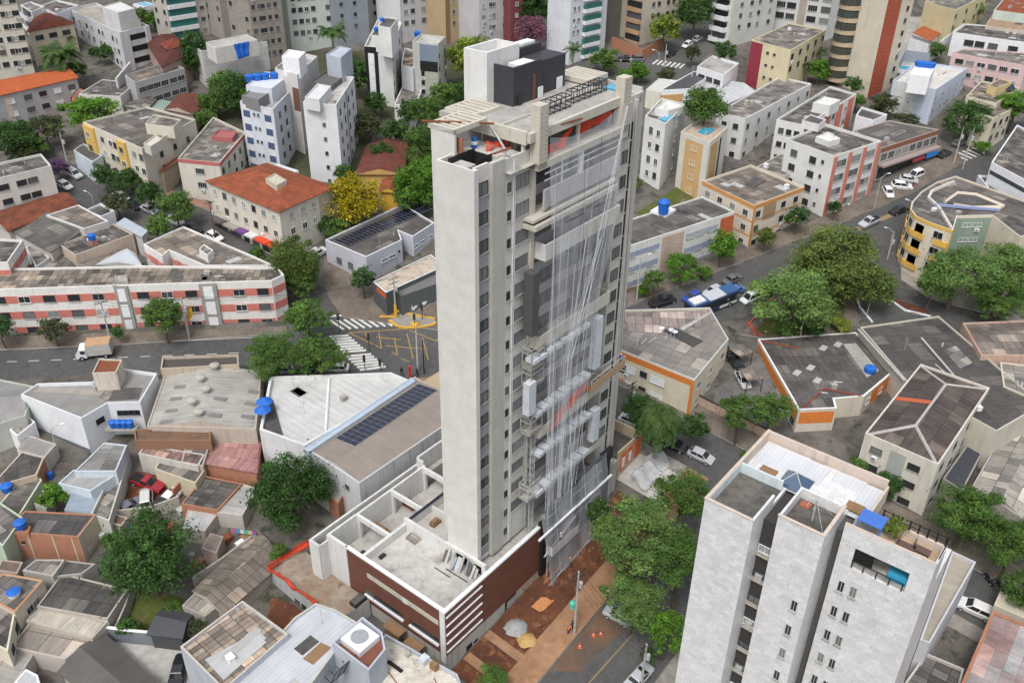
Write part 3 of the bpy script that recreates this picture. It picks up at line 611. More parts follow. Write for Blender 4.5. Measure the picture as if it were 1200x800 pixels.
# the white debris net over the centre of the facade and its bunched strands
net = empty('debris_net', T(24, -.3, 30), 'large white see-through debris net hanging down the front of the tower', 'net')
def netpart(P, mat, seed, **k): cloth(*P, 'net_sheet', mat, None, None, seed=seed, root=net, **k)
netpart((T(17.6, .6, 55.4), T(30.9, .6, 55.9), T(30.0, -.2, 46), T(17.4, -.2, 46)), mNet, 1, sag=1.2, nu=30, nv=14, wrinkle=.06)
netpart((T(17.4, -.35, 46), T(30.0, -.35, 46), T(25.5, -.5, 30), T(17.2, -.5, 30)), mNet, 2, sag=0, nu=30, nv=14)
netpart((T(17.2, -.5, 30), T(25.5, -.5, 30), T(24, -.6, 8), T(18, -.6, 8)), mNet, 7, sag=0, nu=30, nv=14)
netpart((T(16.7, -.9, 8.5), T(31, -.9, 9.5), T(31.2, -2.2, -1.2), T(17.3, -2.2, -3.2)), netting((.5, .53, .57), .36), 9, sag=.2, nu=30, nv=14)
def strand(p, q, r0, r1, wob=.15, seed=0):        # a bundle of thin drawn-out threads of the net
    rnd = random.Random(seed); n = max(2, int(2 + (r0 + r1) * 5.5)); m = MB()
    for k in range(n):
        o0, o1 = rnd.uniform(-r0, r0), rnd.uniform(-r1, r1); c0, c1 = rnd.uniform(-r0, r0) * .4, rnd.uniform(-r1, r1) * .4; prev = None; ph = rnd.uniform(0, 6); w_ = rnd.uniform(.015, .035)
        for t in range(9):
            u = t / 8; c = p.lerp(q, u) + DA * (o0 + (o1 - o0) * u + .07 * math.sin(ph + u * 9) * wob * 4) + DB * (c0 + (c1 - c0) * u)
            if prev: m.bar(prev, c, w_, n=4, cap=False)
            prev = c
    m.build('net_strand', [mNet3], net)
strand(T(30.8, .3, 55.4), T(26, -.6, 42), .2, .5, seed=1); strand(T(26, -.6, 42), T(20.5, -.7, 29), .5, .75, seed=2); strand(T(20.5, -.7, 29), T(20.2, -.9, 9), .7, .3, seed=3)
strand(T(23.4, -.5, 43), T(21.4, -.6, 31), .15, .2, seed=4); strand(T(25.3, -.5, 40), T(23.4, -.7, 28), .15, .12, seed=5); strand(T(18.2, -.5, 33), T(18.6, -.8, 8), .2, .45, seed=6)
strand(T(21.6, -.8, 22), T(22.8, -1.3, 4), .15, .1, seed=7); strand(T(24, -.8, 20), T(26, -1.5, 2), .1, .1, seed=8); strand(T(17.6, -.8, 20), T(17.6, -1.4, -2), .12, .15, seed=9); strand(T(28.5, -.8, 9), T(29.5, -2, -1), .08, .08, seed=10); strand(T(19.6, -.8, 9), T(19.9, -1.9, -3), .25, .15, seed=11)
strand(T(17.3, -1.2, 1.5), T(23, -1.5, 4.2), .35, .35, seed=12); strand(T(17.3, -2.2, -3), T(31.2, -2.2, -1), .3, .2, .4, seed=13)
for k in range(9):
    a = 17.6 + k * 1.4; strand(T(a + .6, .1, 52 - k % 4 * 4), T(17.6 + k * .8, -.7, 8.5), .05, .06, .05, 40 + k)
m = MB()
for a in (16.3, 17.1):
    for b in (.8, 1.5): m.bar(T(a, b, 5), T(a, b, 23), .05, n=4)
for k in range(18):
    z = 5 + k; m.bar(T(16.3, .8, z), T(17.1, .8, z + 1), .035, n=3); m.bar(T(17.1, .8, z), T(17.1, 1.5, z + 1), .035, n=3); m.bar(T(16.3, .8, z), T(16.3, 1.5, z + 1), .035, n=3); m.bar(T(16.3, .8, z), T(17.1, .8, z), .035, n=3)
m.build('hoist_mast', [M['alu']], tower)
# hanging working platform
pf = empty('working_platform', T(27, -.3, 21.5), 'brown hanging work platform in front of the tower balcony', 'work platform')
m = MB(); tb(m, 26.2, 33.8, -.6, .2, 21.5, 21.65); m.build('deck', [M['wood']], pf)
m = MB(); tb(m, 26.2, 33.8, -.66, -.61, 21.4, 22.6); m.build('side_board', [plain((.38, .27, .17), .85)], pf)
m = MB()
for a in (26.3, 28.8, 31.3, 33.7): m.bar(T(a, .2, 21.6), T(a, .2, 23.1), .05); m.bar(T(a, -.6, 22.5), T(a, -.6, 23.1), .05)
m.bar(T(26.3, .2, 23.1), T(33.7, .2, 23.1), .05); m.bar(T(26.3, -.6, 23.1), T(33.7, -.6, 23.1), .05); m.build('guard_rail', [M['alu']], pf)
m = MB(); m.bar(T(26.8, -.2, 23.1), T(26.8, .6, 53), .025, n=4); m.bar(T(33.2, -.2, 23.1), T(33.2, .6, 54.6), .025, n=4); m.build('suspension_cable', [M['cable']], pf)
pf2 = empty('working_platform', T(19, -1, 3), 'white netted hanging work platform near the foot of the tower', 'work platform')
m = MB(); tb(m, 17.8, 23.4, -1.9, -1.0, 1.6, 1.75); m.build('deck', [M['wood']], pf2)
m = MB(); tb(m, 17.8, 23.4, -2.0, -1.95, 1.5, 2.9); tb(m, 17.7, 17.78, -1.95, -1.0, 1.5, 2.9); m.build('side_net', [mNet2], pf2)
m = MB(); m.bar(T(18, -1.9, 2.9), T(18, .0, 52), .02, n=4); m.bar(T(23, -1.9, 2.9), T(23, .0, 52), .02, n=4); m.build('suspension_cable', [M['cable']], pf2)

# ------------------------------------------------ podium
mRed = plain((.15, .062, .043), .5); mRedS = slabs((.16, .067, .046), (.138, .057, .04), 3.4, .35, .02, mortar=(.095, .04, .028), rough=.55); mPod = plaster((.62, .62, .6), .5); mRaw = plaster((.42, .41, .38), .75)
pod = empty('podium_building', T(9, 9, -5), 'low podium with dark red cladding and open roof terrace under the tower', 'building')
def ppart(name, mats, *boxes):
    m = MB()
    for bx in boxes: tb(m, *bx)
    return m.build(name, mats, pod)
ppart('wall', [mRaw, mConc], (.02, 36, .3, 22, -9, -2), (0.3, 36, .35, 13.2, -2, 4.35), (0.3, 20, 13.2, 19.1, -2, 1.6), (.3, 22, 19.6, 20.4, -2, 3.4))
ppart('floor', [M['deck']], (.3, 7.4, .35, 13.1, 4.36, 4.4), (.3, 20, 13.5, 19.1, 1.61, 1.66), (7.7, 20, 6.6, 13.1, 4.36, 4.42))
ppart('cladding', [mRedS], (0, 6.6, 0, .3, -2.0, 5.2), (6.6, 17.6, -.06, .3, -2.0, 5.2)); ppart('cladding', [mRedS], (-.06, 0, .75, 16, -1.9, 5.2))
ppart('parapet_cap', [M['white']], (-.1, 17.6, -.1, .4, 5.2, 5.44), (-.1, .35, .4, 16.2, 5.2, 5.44))
ppart('parapet', [mRaw], (0, 17.6, .3, .38, 4.4, 5.2), (0.0, .35, .38, 16.2, 4.4, 5.2))
for k in range(5): ppart('white_fin', [M['white']], (.1, 6.4, -.14, 0, 4.25 - k * 1.42, 4.43 - k * 1.42))
ppart('corner_pillar', [mPod], (-.12, .0, .0, .75, -3.2, 5.2))
ppart('recess_band', [plaster((.5, .47, .4), .6)], (-.09, -.06, 1.0, 12.6, 2.6, 3.35)); ppart('recess_band', [mPod], (-.1, -.09, 5.9, 6.7, 2.5, 3.4))
for b0, b1 in ((1.1, 5.6), (6.8, 11.6), (11.9, 13.2)): ppart('window_band', [M['glassdark'], M['white']], (-.1, -.06, b0, b1, -.5, .25)); ppart('window_ledge', [M['white']], (-.3, -.06, b0 - .1, b1 + .1, -.85, -.55))
ppart('wall', [mPod], (-.15, .25, 16.0, 19.5, -3, 5.44), (.25, 4.6, 19.2, 19.5, -2, 5.44), (4.6, 17.3, 19.2, 19.5, -2, 5.4), (17.0, 17.3, 19.5, 20.6, -1, 6.0), (17.3, 24, 20.6, 20.9, -1, 6.0), (-1.6, 24, 20.9, 21.2, -4, 4.6), (-1.6, -1.3, 19.4, 20.9, -4, 4.6), (-1.3, -.15, 19.3, 19.5, -4, 4.6))
ppart('gutter', [M['roofgrey']], (-1.3, 17, 19.6, 20.8, 3.9, 4.0))
ppart('beam', [mPod], (4.6, 5.0, 13.6, 19.2, 4.7, 5.44), (10.6, 11, 13.6, 19.2, 4.7, 5.44), (16.6, 17.0, 13.6, 19.2, 4.7, 5.44), (.35, 7.5, 13.2, 13.6, 4.4, 5.44)); [ppart('column', [mPod], (a_, a_ + .4, b_, b_ + .48, 1.66, 4.7)) for a_, b_ in ((4.6, 18.7), (4.6, 13.7), (10.6, 18.7), (16.6, 18.7))]
ppart('wall', [mPod], (7.4, 7.8, 6.6, 13.6, 3, 6.2), (7.8, 20, 13.2, 13.5, 1.7, 5.6), (12, 12.25, 7, 13.2, 4.4, 5.2)); ppart('wall_cap', [plain((.02, .022, .04), .6)], (7.8, 20, 13.15, 13.55, 5.6, 5.68))
ppart('wall', [mPod], (7.4, 7.78, .4, .9, 4.4, 5.9), (7.4, 7.78, 2.1, 2.9, 4.4, 5.9), (7.4, 7.78, 5.0, 6.6, 4.4, 5.9), (7.4, 7.78, .4, 6.6, 5.9, 6.4)); ppart('opening_shade', [M['black']], (7.6, 7.7, .9, 5.0, 4.42, 5.9))  # black panel paints the shade seen inside the openings
# street front of the podium: raw wall, doors, sloping black panel, dark glazed lower front behind the net
ppart('wall', [mRaw], (.02, 18, .02, .28, -8.5, -2.0), (18, 31.5, -1.2, .28, -8, -3.6)); ppart('door', [M['black']], (3.5, 4.5, -.02, .02, -6, -3.6)); ppart('opening_shade', [M['black']], (4.9, 5.6, -.02, .02, -4.6, -3.9)); ppart('door', [plain((.35, .34, .33), .6)], (11.1, 12.6, -.03, .02, -5.4, -2.4)); ppart('door_frame', [M['black']], (10.8, 11.1, -.06, .02, -5.6, -2.1), (11.1, 12.9, -.06, .02, -2.4, -2.1))  # small black plate paints the shade inside a wall opening
ppart('brickwork', [slabs((.4, .2, .13), (.42, .36, .3), .5, .3, .02, mortar=(.4, .37, .33))], (14.2, 17.4, -.01, .02, -5.6, -2.2))
ppart('black_panel', [M['black']], (17.6, 18.6, -.5, .3, -3.6, 6)); ppart('dark_glazing', [plain((.075, .085, .1), .35)], (18.6, 31, -.35, 0.0, -3.2, 8.6))
mm = MB()
for k in range(1, 5): tb(mm, 18.6 + k * 2.5, 18.68 + k * 2.5, -.4, -.352, -3.2, 8.6)
for k in range(1, 6): tb(mm, 18.6, 31, -.41, -.352, -3.2 + k * 1.9, -3.14 + k * 1.9)
mm.build('glazing_bar', [M['alu']], pod)
ppart('black_frame', [M['black']], (31, 32.4, -.6, .3, -4, 8.6), (32.4, 33.4, -.3, .3, 6.8, 8.6)); ppart('white_beam', [M['white']], (15.5, 31.6, -1.55, -1.3, 5.4, 5.65))
ppart('concrete_apron', [plaster((.45, .47, .48), .5)], (16.3, 31.5, -1.6, -1.2, -6.2, -3.4)); ppart('wall', [plaster((.26, .2, .17), .7)], (16.6, 31.2, -1.2, -1.0, -7.5, -6.2))
# side annex wrapped in orange netting, left of the podium
anx = empty('site_annex', T(-3, 17, -7), 'low concrete annex with muddy flat roof edged in orange netting beside the podium', 'building')
m = MB(); A4 = [T(-4.8, 26, 0), T(-5, 13.3, 0), T(-.2, 12.5, 0), T(-.2, 20.9, 0), T(.6, 26, 0)]
prism(m, A4, -9, -1.2); m.build('wall', [plaster((.42, .43, .43), .5)], anx)
m = MB(); m.face([p + Z * -1.2 for p in A4], 0); m.build('roof', [ground((.3, .26, .21), (.22, .15, .1), .25, .9, c3=(.17, .085, .05))], anx)
B_ = Bld(); B_.raw = A4; B_.cen = T(-3, 19, 0); B_.z = -1.2; B_.root = anx
win(B_, (0, 1), [.42, .52], 1, .9, 1.1, 1.6, style='slit'); win(B_, (0, 1), [.66], 1, 1.0, 2.0, 1.8, style='black')
cloth(T(-4.9, 26, .0), T(-4.9, 14, -.2), T(-4.85, 14, -1.5), T(-4.85, 26, -1.3), 'safety_fence', mRedNet, 'orange safety fence along the outer edge of the muddy annex roof', 'safety fence', nu=24, sag=.1, seed=11, group='orange safety fences around the podium')
cloth(T(-4.9, 26, .0), T(9, 22.4, 2.6), T(9, 22.4, 1.4), T(-4.9, 26, -1.3), 'safety_fence', mRedNet, 'orange safety fence running along the rear podium wall under the big tree', 'safety fence', nu=24, sag=.1, seed=12, group='orange safety fences around the podium')
m = MB(); m.box(T(-2.2, 12.8, -1.2), DA, DB, 0, 1.9, 0, 1.1, 0, .55); m.box(T(-2.2, 12.8, -1.2), DA, DB, .1, 1.8, .1, 1.0, .4, .6, 1); single(m, 'rubble_skip', [M['darkmetal'], M['bitumen']], T(-2.2, 12.8, -1.2), 'dark mortar trough lying on the muddy annex roof', 'trough')
# ground floor passage between the podium and the lower neighbour
for k, (a, b) in enumerate(((-1.6, 6.2), (-1.8, 2.9))):
    r = empty('timber_bench', T(a, b, -3.2), ('plywood covered box in the narrow passage beside the red podium wall, the farther one', 'plywood covered box in the narrow passage beside the red podium wall, nearer the street corner')[k], 'wooden box', 'plywood boxes beside the podium')
    m = MB(); m.box(T(a, b, -3.2), DA, DB, -.1, 1.2, -.1, 2.6 - k * .3, 1.4, 1.5); m.build('top', [M['wood']], r)
    m = MB()
    for x in (0, 1.0):
        for y in (0, 2.2): m.box(T(a, b, -3.2), DA, DB, x, x + .1, y, y + .1, 0, 1.4)
    m.box(T(a, b, -3.2), DA, DB, .02, .06, .1, 2.2, .1, 1.4); m.build('frame', [M['wood']], r)
# leaning boards and panels on the podium deck
for k in range(13):
    b = 1.2 + .38 * k + random.uniform(-.25, .2); m = MB(); P = T(7.0 - random.uniform(0, .25), b, 4.42); a_ = random.uniform(.2, 1.1)
    h_ = random.uniform(.8, 2.2); wdt = random.uniform(.12, .75)
    v = [P + DA * -a_, P + DA * -a_ + DB * wdt, P + DA * .3 + DB * wdt + Z * h_, P + DA * .3 + Z * h_]
    o_ = DA * -.05 + Z * .01
    m.face([v[0], v[1], v[2], v[3]]); m.face([q + o_ for q in v][::-1]); 
    for i in range(4): m.face([v[i], v[i] + o_, v[(i + 1) % 4] + o_, v[(i + 1) % 4]])
    single(m, 'leaning_board', [(M['concrete'], M['alu'], plain((.12, .1, .085)), plain((.25, .3, .35), .4), M['wood'])[k % 5]], v[0], 'scrap board leaning against the wall on the podium deck', 'board', 'boards leaning on the podium deck')
m = MB()
for k in range(7): m.bar(T(1.6 + k * .1, 18.6, 1.67), T(1.9 + k * .25, 19.1, 3.2), .06)

for k, (a, b, sx, sy, h, mt, nm, lab) in enumerate(((1.8, 12.0, .9, .5, .25, 'darkmetal', 'cable_heap', 'heap of black cable in the far corner of the podium deck'), (5.6, 1.6, .12, 3.4, .06, 'darkmetal', 'steel_bar', 'dark steel bar lying on the podium deck near the tower'), (4.9, 3.6, .1, 2.6, .06, 'darkmetal', 'steel_bar', 'short dark steel bar lying on the podium deck'), (6.2, 10.6, 1.0, 1.6, .35, 'roofgrey', 'cement_bags', 'grey stack of cement bags against the deck wall'), (1.5, 15.6, 1.6, 1.1, .5, 'darkmetal', 'mortar_trough', 'black mortar trough in the open room behind the podium deck'), (7.0, 16.4, .5, 2.6, .7, 'wood', 'formwork_stack', 'stack of formwork boards in the open room behind the podium deck'), (12.5, 17.2, 1.2, 2.0, .5, 'rust', 'rebar_bundle', 'rusty bundle of bars in the farthest open podium room'), (9.8, 10.8, 1.4, .8, .5, 'wood', 'plank_pile', 'plank pile on the pinkish floor beside the tower base'))):
    z = 4.41 if b < 13 else 1.67; m = MB(); tb(m, a, a + sx, b, b + sy, z + .01, z + h); tb(m, a + sx * .1, a + sx * .8, b + sy * .12, b + sy * .85, z + h, z + h * 1.5); single(m, nm, [M[mt]], T(a, b, z), lab, 'building material')
# ---------------------------------------------------------------- the ground, streets and pavements
m = MB()
GX = [(-1500, 30), (1500, 30), (1500, 2200), (-1500, 2200)]
P = [Vector((x, y, gz((0, y)))) for x, y in GX]; m.face(P, 0, [(p.x, p.y) for p in P]); tag(m.build('ground', [M['yard']], None, P[0]), kind='structure')
def abp(*q): return [pjab(a, b) for a, b in q]
def pjab(a, b):
    p = T(a, b, 0); p.z = gz(p); d = p - CAM; z = d.dot(FW); return (600 + CF * d.dot(RT) / z, 400 - CF * d.dot(UP) / z)
main_road = [(-60, 450), (200, 433), (460, 442), (530, 440), (620, 425), (700, 420), (760, 405), (850, 377), (905, 352), (965, 322), (1000, 330), (1010, 378), (1090, 388), (1215, 412), (1215, 384), (1090, 352), (1055, 330), (1055, 300), (1075, 260), (1180, 200), (1290, 140), (1240, 108), (1170, 158), (1072, 226), (1000, 257), (900, 297), (736, 360), (620, 385), (520, 388), (400, 368), (388, 352), (372, 330), (378, 300), (330, 286), (235, 243), (150, 215), (85, 192), (30, 150), (-40, 120), (-40, 150), (20, 170), (66, 205), (72, 232), (120, 255), (210, 270), (300, 312), (330, 345), (338, 392), (140, 405), (-60, 414)]
sheet('road', main_road, 'asphalt', .012)
sheet('road', [(372, 318), (368, 288), (400, 262), (470, 230), (560, 190), (640, 150), (700, 110), (735, 88), (760, 95), (700, 135), (600, 185), (480, 240), (410, 275)], 'asphalt', .008)
sheet('road', [(660, 140), (600, 108), (600, 66), (738, 70), (832, 10), (850, -20), (905, -20), (862, 25), (815, 82), (735, 118), (700, 140)], 'asphalt', .02)
sheet('road', abp((46.3, -120), (54.3, -120), (54.3, 44), (46.3, 44)), 'asphalt', .016)
sheet('road', abp((-60, -9.2), (46.2, -9.2), (46.2, -19.5), (-60, -19.5)), 'asphalt', .013)
sheet('site_soil', abp((0.5, -.2), (36, -.2), (36, -5.6), (0.5, -5.6)), 'soil', .03)
sheet('pavement', abp((-10, -5.6), (46, -5.6), (46, -9.0), (-10, -9.0)), 'redwalk', .14, h=.15)
sheet('driveway', abp((2.6, -.3), (3.7, -.3), (3.7, -5.6), (2.6, -5.6)), 'redwalk', .1, h=.1); sheet('driveway', abp((6.4, -.3), (7.5, -.3), (7.5, -5.6), (6.4, -5.6)), 'redwalk', .1, h=.1)
sheet('road_dust', abp((8, -9.3), (21, -9.3), (18, -13), (10, -12)), ground((.17, .1, .065), (.1, .08, .065), .3, 1.2), .022)
sheet('forecourt', abp((37.6, -8.5), (45.6, -8.5), (45.6, 10), (37.6, 10)), 'deck', .06)
sheet('pavement', abp((44, -5.5), (46.1, -5.5), (46.1, 42), (44, 42)), 'sidewalk', .14, h=.15)
sheet('pavement', abp((54.5, -120), (58.5, -120), (58.5, 44), (54.5, 44)), 'dirtwalk', .14, h=.15)
sheet('pavement', abp((13.9, -19.7), (46, -19.7), (46, -26.8), (13.9, -26.8)), 'sidewalk', .14, h=.15)
sheet('pavement', abp((43.8, -27), (46, -27), (46, -120), (43.8, -120)), 'sidewalk', .14, h=.15)
sheet('car_park', [(840, 455), (905, 410), (930, 470), (880, 515), (830, 492)], ground((.12, .115, .11), (.17, .165, .16), .2, 1.2), .1)
sheet('pavement', [(-60, 413), (140, 404), (336, 391), (336, 383), (140, 390), (-60, 397)], 'dirtwalk', .15, h=.15)
sheet('pavement', [(736, 358), (900, 295), (1000, 255), (1072, 224), (1130, 190), (1118, 176), (1060, 205), (985, 245), (890, 285), (736, 345)], 'dirtwalk', .15, h=.15)
sheet('pavement', [(402, 372), (520, 388), (520, 360), (440, 330), (380, 300), (378, 330), (388, 352)], 'dirtwalk', .12, h=.12)
sheet('pavement', [(470, 446), (530, 440), (620, 425), (700, 420), (700, 440), (600, 450), (480, 460)], 'redwalk', .15, h=.15)
sheet('pavement', [(1055, 302), (1075, 262), (1090, 300), (1115, 325), (1200, 375), (1215, 384), (1090, 350), (1056, 328)], 'sidewalk', .14, h=.15)
sheet('pavement', [(330, 286), (235, 243), (150, 215), (150, 208), (240, 236), (330, 280)], ground((.3, .17, .13), (.24, .15, .12), .3, 1.2), .14, h=.15)
sheet('pavement', [(88, 190), (152, 214), (158, 206), (150, 196), (108, 190), (92, 182)], 'sidewalk', .14, h=.15)
sheet('square', [(868, 392), (905, 356), (965, 325), (998, 333), (1006, 376), (985, 392), (900, 398)], 'dirtwalk', .15, h=.15)
sheet('square_lawn', [(885, 388), (915, 358), (960, 335), (988, 345), (990, 380), (900, 394)], 'grass', .18)
sheet('traffic_island', [(1043, 352), (1050, 351), (1083, 362), (1092, 370), (1070, 368)], 'soil', .16, h=.15)
sheet('traffic_island', [(456, 376), (466, 383), (488, 384), (510, 380), (510, 374), (480, 366), (462, 370)], 'sidewalk', .13, h=.12)
sheet('dirt_yard', [(143, 590), (158, 552), (205, 555), (215, 575), (190, 605)], 'soil', .03); sheet('dirt_yard', [(312, 733), (318, 700), (345, 708), (362, 722), (330, 742)], 'soil', .03)
sheet('dirt_yard', [(130, 700), (170, 690), (215, 700), (225, 745), (160, 748), (140, 735)], 'grass', .03)
sheet('concrete_yard', [(110, 748), (215, 752), (222, 800), (150, 812)], 'concrete', .03)
sheet('garden', [(745, 250), (800, 215), (850, 215), (835, 232), (760, 262)], 'grass', .05); sheet('back_garden', [(440, 205), (470, 175), (560, 120), (560, 190), (480, 235)], 'grass', .02)
sheet('paved_court', [(1085, 20), (1110, 60), (1060, 90), (1030, 70), (1060, 20)], 'concrete', .02)
sheet('back_garden', [(230, 240), (200, 200), (220, 130), (330, 60), (420, 60), (560, 60), (560, 120), (440, 150), (420, 210), (330, 240)], ground((.09, .085, .06), (.05, .06, .03), .15, 1), .006)
# painted markings
m = MB()
def add(a, b, w, mm=None): q = strip('', a, b, w, None, .03); (mm or m).face([tuple(v) for v in q.v])
m = MB()
for k in range(7): add((385.5 + k * 2.7, 394.5 + k * 3.0), (408.5 + k * 3.4, 393 + k * 2.9), .55)
for k in range(6): add((405 + k * 3.3, 417.5 + k * 3.2), (435 + k * 3.4, 415 + k * 2.9), .55)
o = m.build('crosswalk_marking', [M['roadpaint']]); tag(o, kind='structure'); o.location = o.location
m = MB()
for k in range(8): add((387 + k * 8.1, 375.5 - k * .6), (403 + k * 8.1, 386 - k * .6), .45)
add((387, 370.5), (428, 367.5), .5)
tag(m.build('crosswalk_marking', [M['roadpaint']]), kind='structure')
m = MB()
for k in range(7): add((765 + k * 5.2, 75.5 + k * .8), (771 + k * 5.2, 70.5 + k * .8), .6)
for k in range(5): add((1118 + k * 5, 181 - k * 2), (1134 + k * 5, 188 - k * 2), .6)
tag(m.build('crosswalk_marking', [M['roadpaint']]), kind='structure')
m = MB()
for a, b in (((409, 390), (447, 408)), ((444, 389), (447, 408)), ((462, 396), (466, 416)), ((466, 416), (459, 413)), ((477, 391), (484, 420)), ((409, 390), (480, 385)), ((480, 387), (512, 400)), ((441, 395), (470, 398)), ((452, 405), (500, 409)), ((470, 420), (480, 424)), ((428, 390), (430, 395)), ((495, 396), (502, 422))): add(a, b, .15)
tag(m.build('box_junction_marking', [plain((.4, .25, .07), .9)]), kind='structure')
m = MB(); add((690, 800), (742, 742), .16); add(pjab(20, -14.2), pjab(45, -14.2), .14); add((1005, 268), (1062, 245), 1.2)
tag(m.build('centre_line_marking', [plain((.27, .2, .11), .9)]), kind='structure')
m = MB()
for k in range(14): add((8 + k * 26, 424 - k * 1.0), (20 + k * 26, 423.5 - k * 1.0), .14)
add((-20, 410), (330, 394), .1)
tag(m.build('lane_marking', [M['roadpaint']]), kind='structure')
def kerbline(name, pts, mat, w=.3, h=.25):
    m = MB()
    for p, q in zip(pts[:-1], pts[1:]):
        A, B_ = AG(*p), AG(*q); e = B_ - A; L = e.length; e.normalize(); n = Vector((-e.y, e.x, 0)).normalized() * w / 2
        v = [A - n, B_ - n, B_ + n, A + n]; t_ = [x + Z * h for x in v]
        m.face(t_); [m.face([v[i], v[(i + 1) % 4], t_[(i + 1) % 4], t_[i]]) for i in range(4)]
    tag(m.build(name, [mat], None, AG(*pts[0])), kind='structure')
kerbline('kerb', [(456, 376), (466, 383), (476, 384.5), (490, 384.3), (508, 381), (510, 378)], M['yellow'], .45); kerbline('kerb', [(445, 372), (465, 371.5)], M['yellow'], .45); kerbline('kerb', [(457, 363), (485, 370), (510, 374)], M['yellow'], .4); kerbline('kerb', [(1043, 352), (1060, 364), (1090, 371)], M['white'], .3); kerbline('kerb', [(885, 395), (878, 380), (905, 350)], plain((.4, .12, .08), .9), .3)
kerbline('kerb', [(1000, 325), (1007, 360), (1022, 378)], M['white'], .3); kerbline('kerb', [(875, 378), (893, 395)], plain((.5, .08, .05), .9), .3)
# ---------------------------------------------------------------- buildings of the lower half of the picture
C = lambda r, g, b, d=.35: plaster((r, g, b), d)
# white marble apartment block
mMar = slabs((.71, .71, .705), (.6, .603, .605), .7, .42, .008, .35, (.5, .5, .5), .35)
mb_ = empty('marble_apartment_block', T(8, -35, -8), 'tall apartment block clad in white marble slabs with three stepped fronts', 'building')
MZ = 36.0
def mpart(name, mats, *boxes):
    m = MB()
    for bx in boxes: tb(m, *bx)
    return m.build(name, mats, mb_)
mPink = C(.56, .47, .4, .5); mRoofD = ground((.07, .065, .06), (.14, .13, .115), .3, 1.2)
mpart('wall', [mMar], (2.1, 13.8, -31.4, -27.2, -9, MZ - 1), (2.1, 2.3, -31.4, -27.2, MZ - 1, MZ), (2.3, 8.2, -27.4, -27.2, MZ - 1, MZ), (2.3, 6, -31.4, -31.2, MZ - 1, MZ))
mpart('wall', [mMar], (4, 13.8, -36.35, -32.6, -9, MZ - 1), (4, 4.2, -36.35, -32.6, MZ - 1, MZ), (4.2, 8.4, -36.35, -36.15, MZ - 1, MZ), (4.2, 8.4, -32.8, -32.6, MZ - 1, MZ), (8.2, 8.4, -36.15, -32.8, MZ - 1, MZ))
mpart('wall', [mMar], (6.57, 13.8, -43.9, -37.0, -9, 31.9), (6.57, 6.8, -38.2, -37.0, 31.9, MZ - .2), (6.57, 6.8, -43.9, -42.4, 31.9, MZ - .2), (6.57, 6.8, -42.4, -38.2, 34.0, MZ - .2), (6.8, 9.2, -43.9, -43.7, 31.9, MZ - .4))
mpart('pool_room_floor', [M['deck']], (6.8, 9.2, -43.7, -37.0, 31.9, 32.3)); mpart('pool', [M['poolwater']], (6.82, 8.9, -43.2, -40.9, 32.3, 32.95)); mpart('pool_room_wall', [plain((.2, .19, .18))], (9.0, 9.2, -43.7, -37, 32.3, 34.6))
mpart('black_screen', [M['black']], (6.75, 6.8, -39.7, -38.2, 32.6, 34)); m = MB(); m.bar(T(6.55, -42.3, 32.75), T(6.55, -38.2, 32.75), .05); [m.bar(T(6.55, b, 32), T(6.55, b, 32.75), .05) for b in (-42.2, -41.2, -40.2, -39.2, -38.3)]; m.build('pool_railing', [M['black']], mb_)
mpart('terrace_floor', [ground((.42, .3, .19), (.5, .4, .28), .4, 1)], (6.8, 9.3, -43.7, -39.6, 34.75, 34.9)); mpart('terrace_wall', [mPink], (9.2, 9.45, -43.9, -38.5, 31.9, 35.6), (6.6, 6.8, -43.9, -37, MZ - .2, MZ - .1)); mpart('terrace_roof', [M['concrete']], (6.8, 9.2, -39.6, -37.2, 34.75, 34.9))
m = MB()
for k in range(8): tb(m, 9.3, 9.42, -43.8 + k * .68, -43.68 + k * .68, 35.6, 36.5)
m.bar(T(9.36, -43.9, 36.4), T(9.36, -38.8, 36.4), .04); m.bar(T(9.36, -43.9, 36.0), T(9.36, -38.8, 36.0), .03); m.bar(T(6.7, -43.9, 36.4), T(9.36, -43.9, 36.4), .05); m.build('terrace_railing', [M['black']], mb_)
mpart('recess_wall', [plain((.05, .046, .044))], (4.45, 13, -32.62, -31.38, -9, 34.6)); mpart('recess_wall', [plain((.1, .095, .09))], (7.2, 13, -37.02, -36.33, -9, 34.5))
for k in range(13):
    z = 32.6 - k * 2.85
    mpart('balcony_slab', [C(.4, .35, .3)], (4.15, 4.44, -32.58, -31.42, z - 1.7, z - 1.58)); put = winmesh(1.1, .8, 'white' if k % 3 == 0 else 'strip')
    link_mesh('window', put, mb_, T(4.44, -31.45, z - 1.4) - mb_.location, math.atan2(-DB.y, -DB.x))
    if k % 2: mpart('clothes_airer', [M['alu'] if k != 9 else plain((.6, .1, .35))], (4.2, 4.4, -32.3, -31.7, z - 1.56, z - .9))
def mwin(a, b, z, w=.5, h=1.15): link_mesh('window', winmesh(w, h, 'alu'), mb_, T(a, b + w / 2, z) - mb_.location, math.atan2(-DB.y, -DB.x))
for k in range(12):
    mwin(4, -35.42, 27.3 - k * 2.85)
    if k < 11: mwin(6.57, -37.95, 29.1 - k * 2.85); mwin(6.57, -38.95, 29.1 - k * 2.85)
mpart('roof_floor', [mRoofD], (2.3, 8.2, -31.2, -27.4, MZ - 1, MZ - .95), (4.2, 8.2, -36.15, -32.8, MZ - 1, MZ - .95))
mpart('parapet_cap', [mPink], (2.05, 2.32, -31.45, -27.15, MZ, MZ + .06), (3.95, 4.22, -36.4, -32.55, MZ, MZ + .06), (2.32, 13.8, -27.42, -27.15, MZ, MZ + .06), (4.22, 8.45, -36.4, -36.12, MZ, MZ + .06))
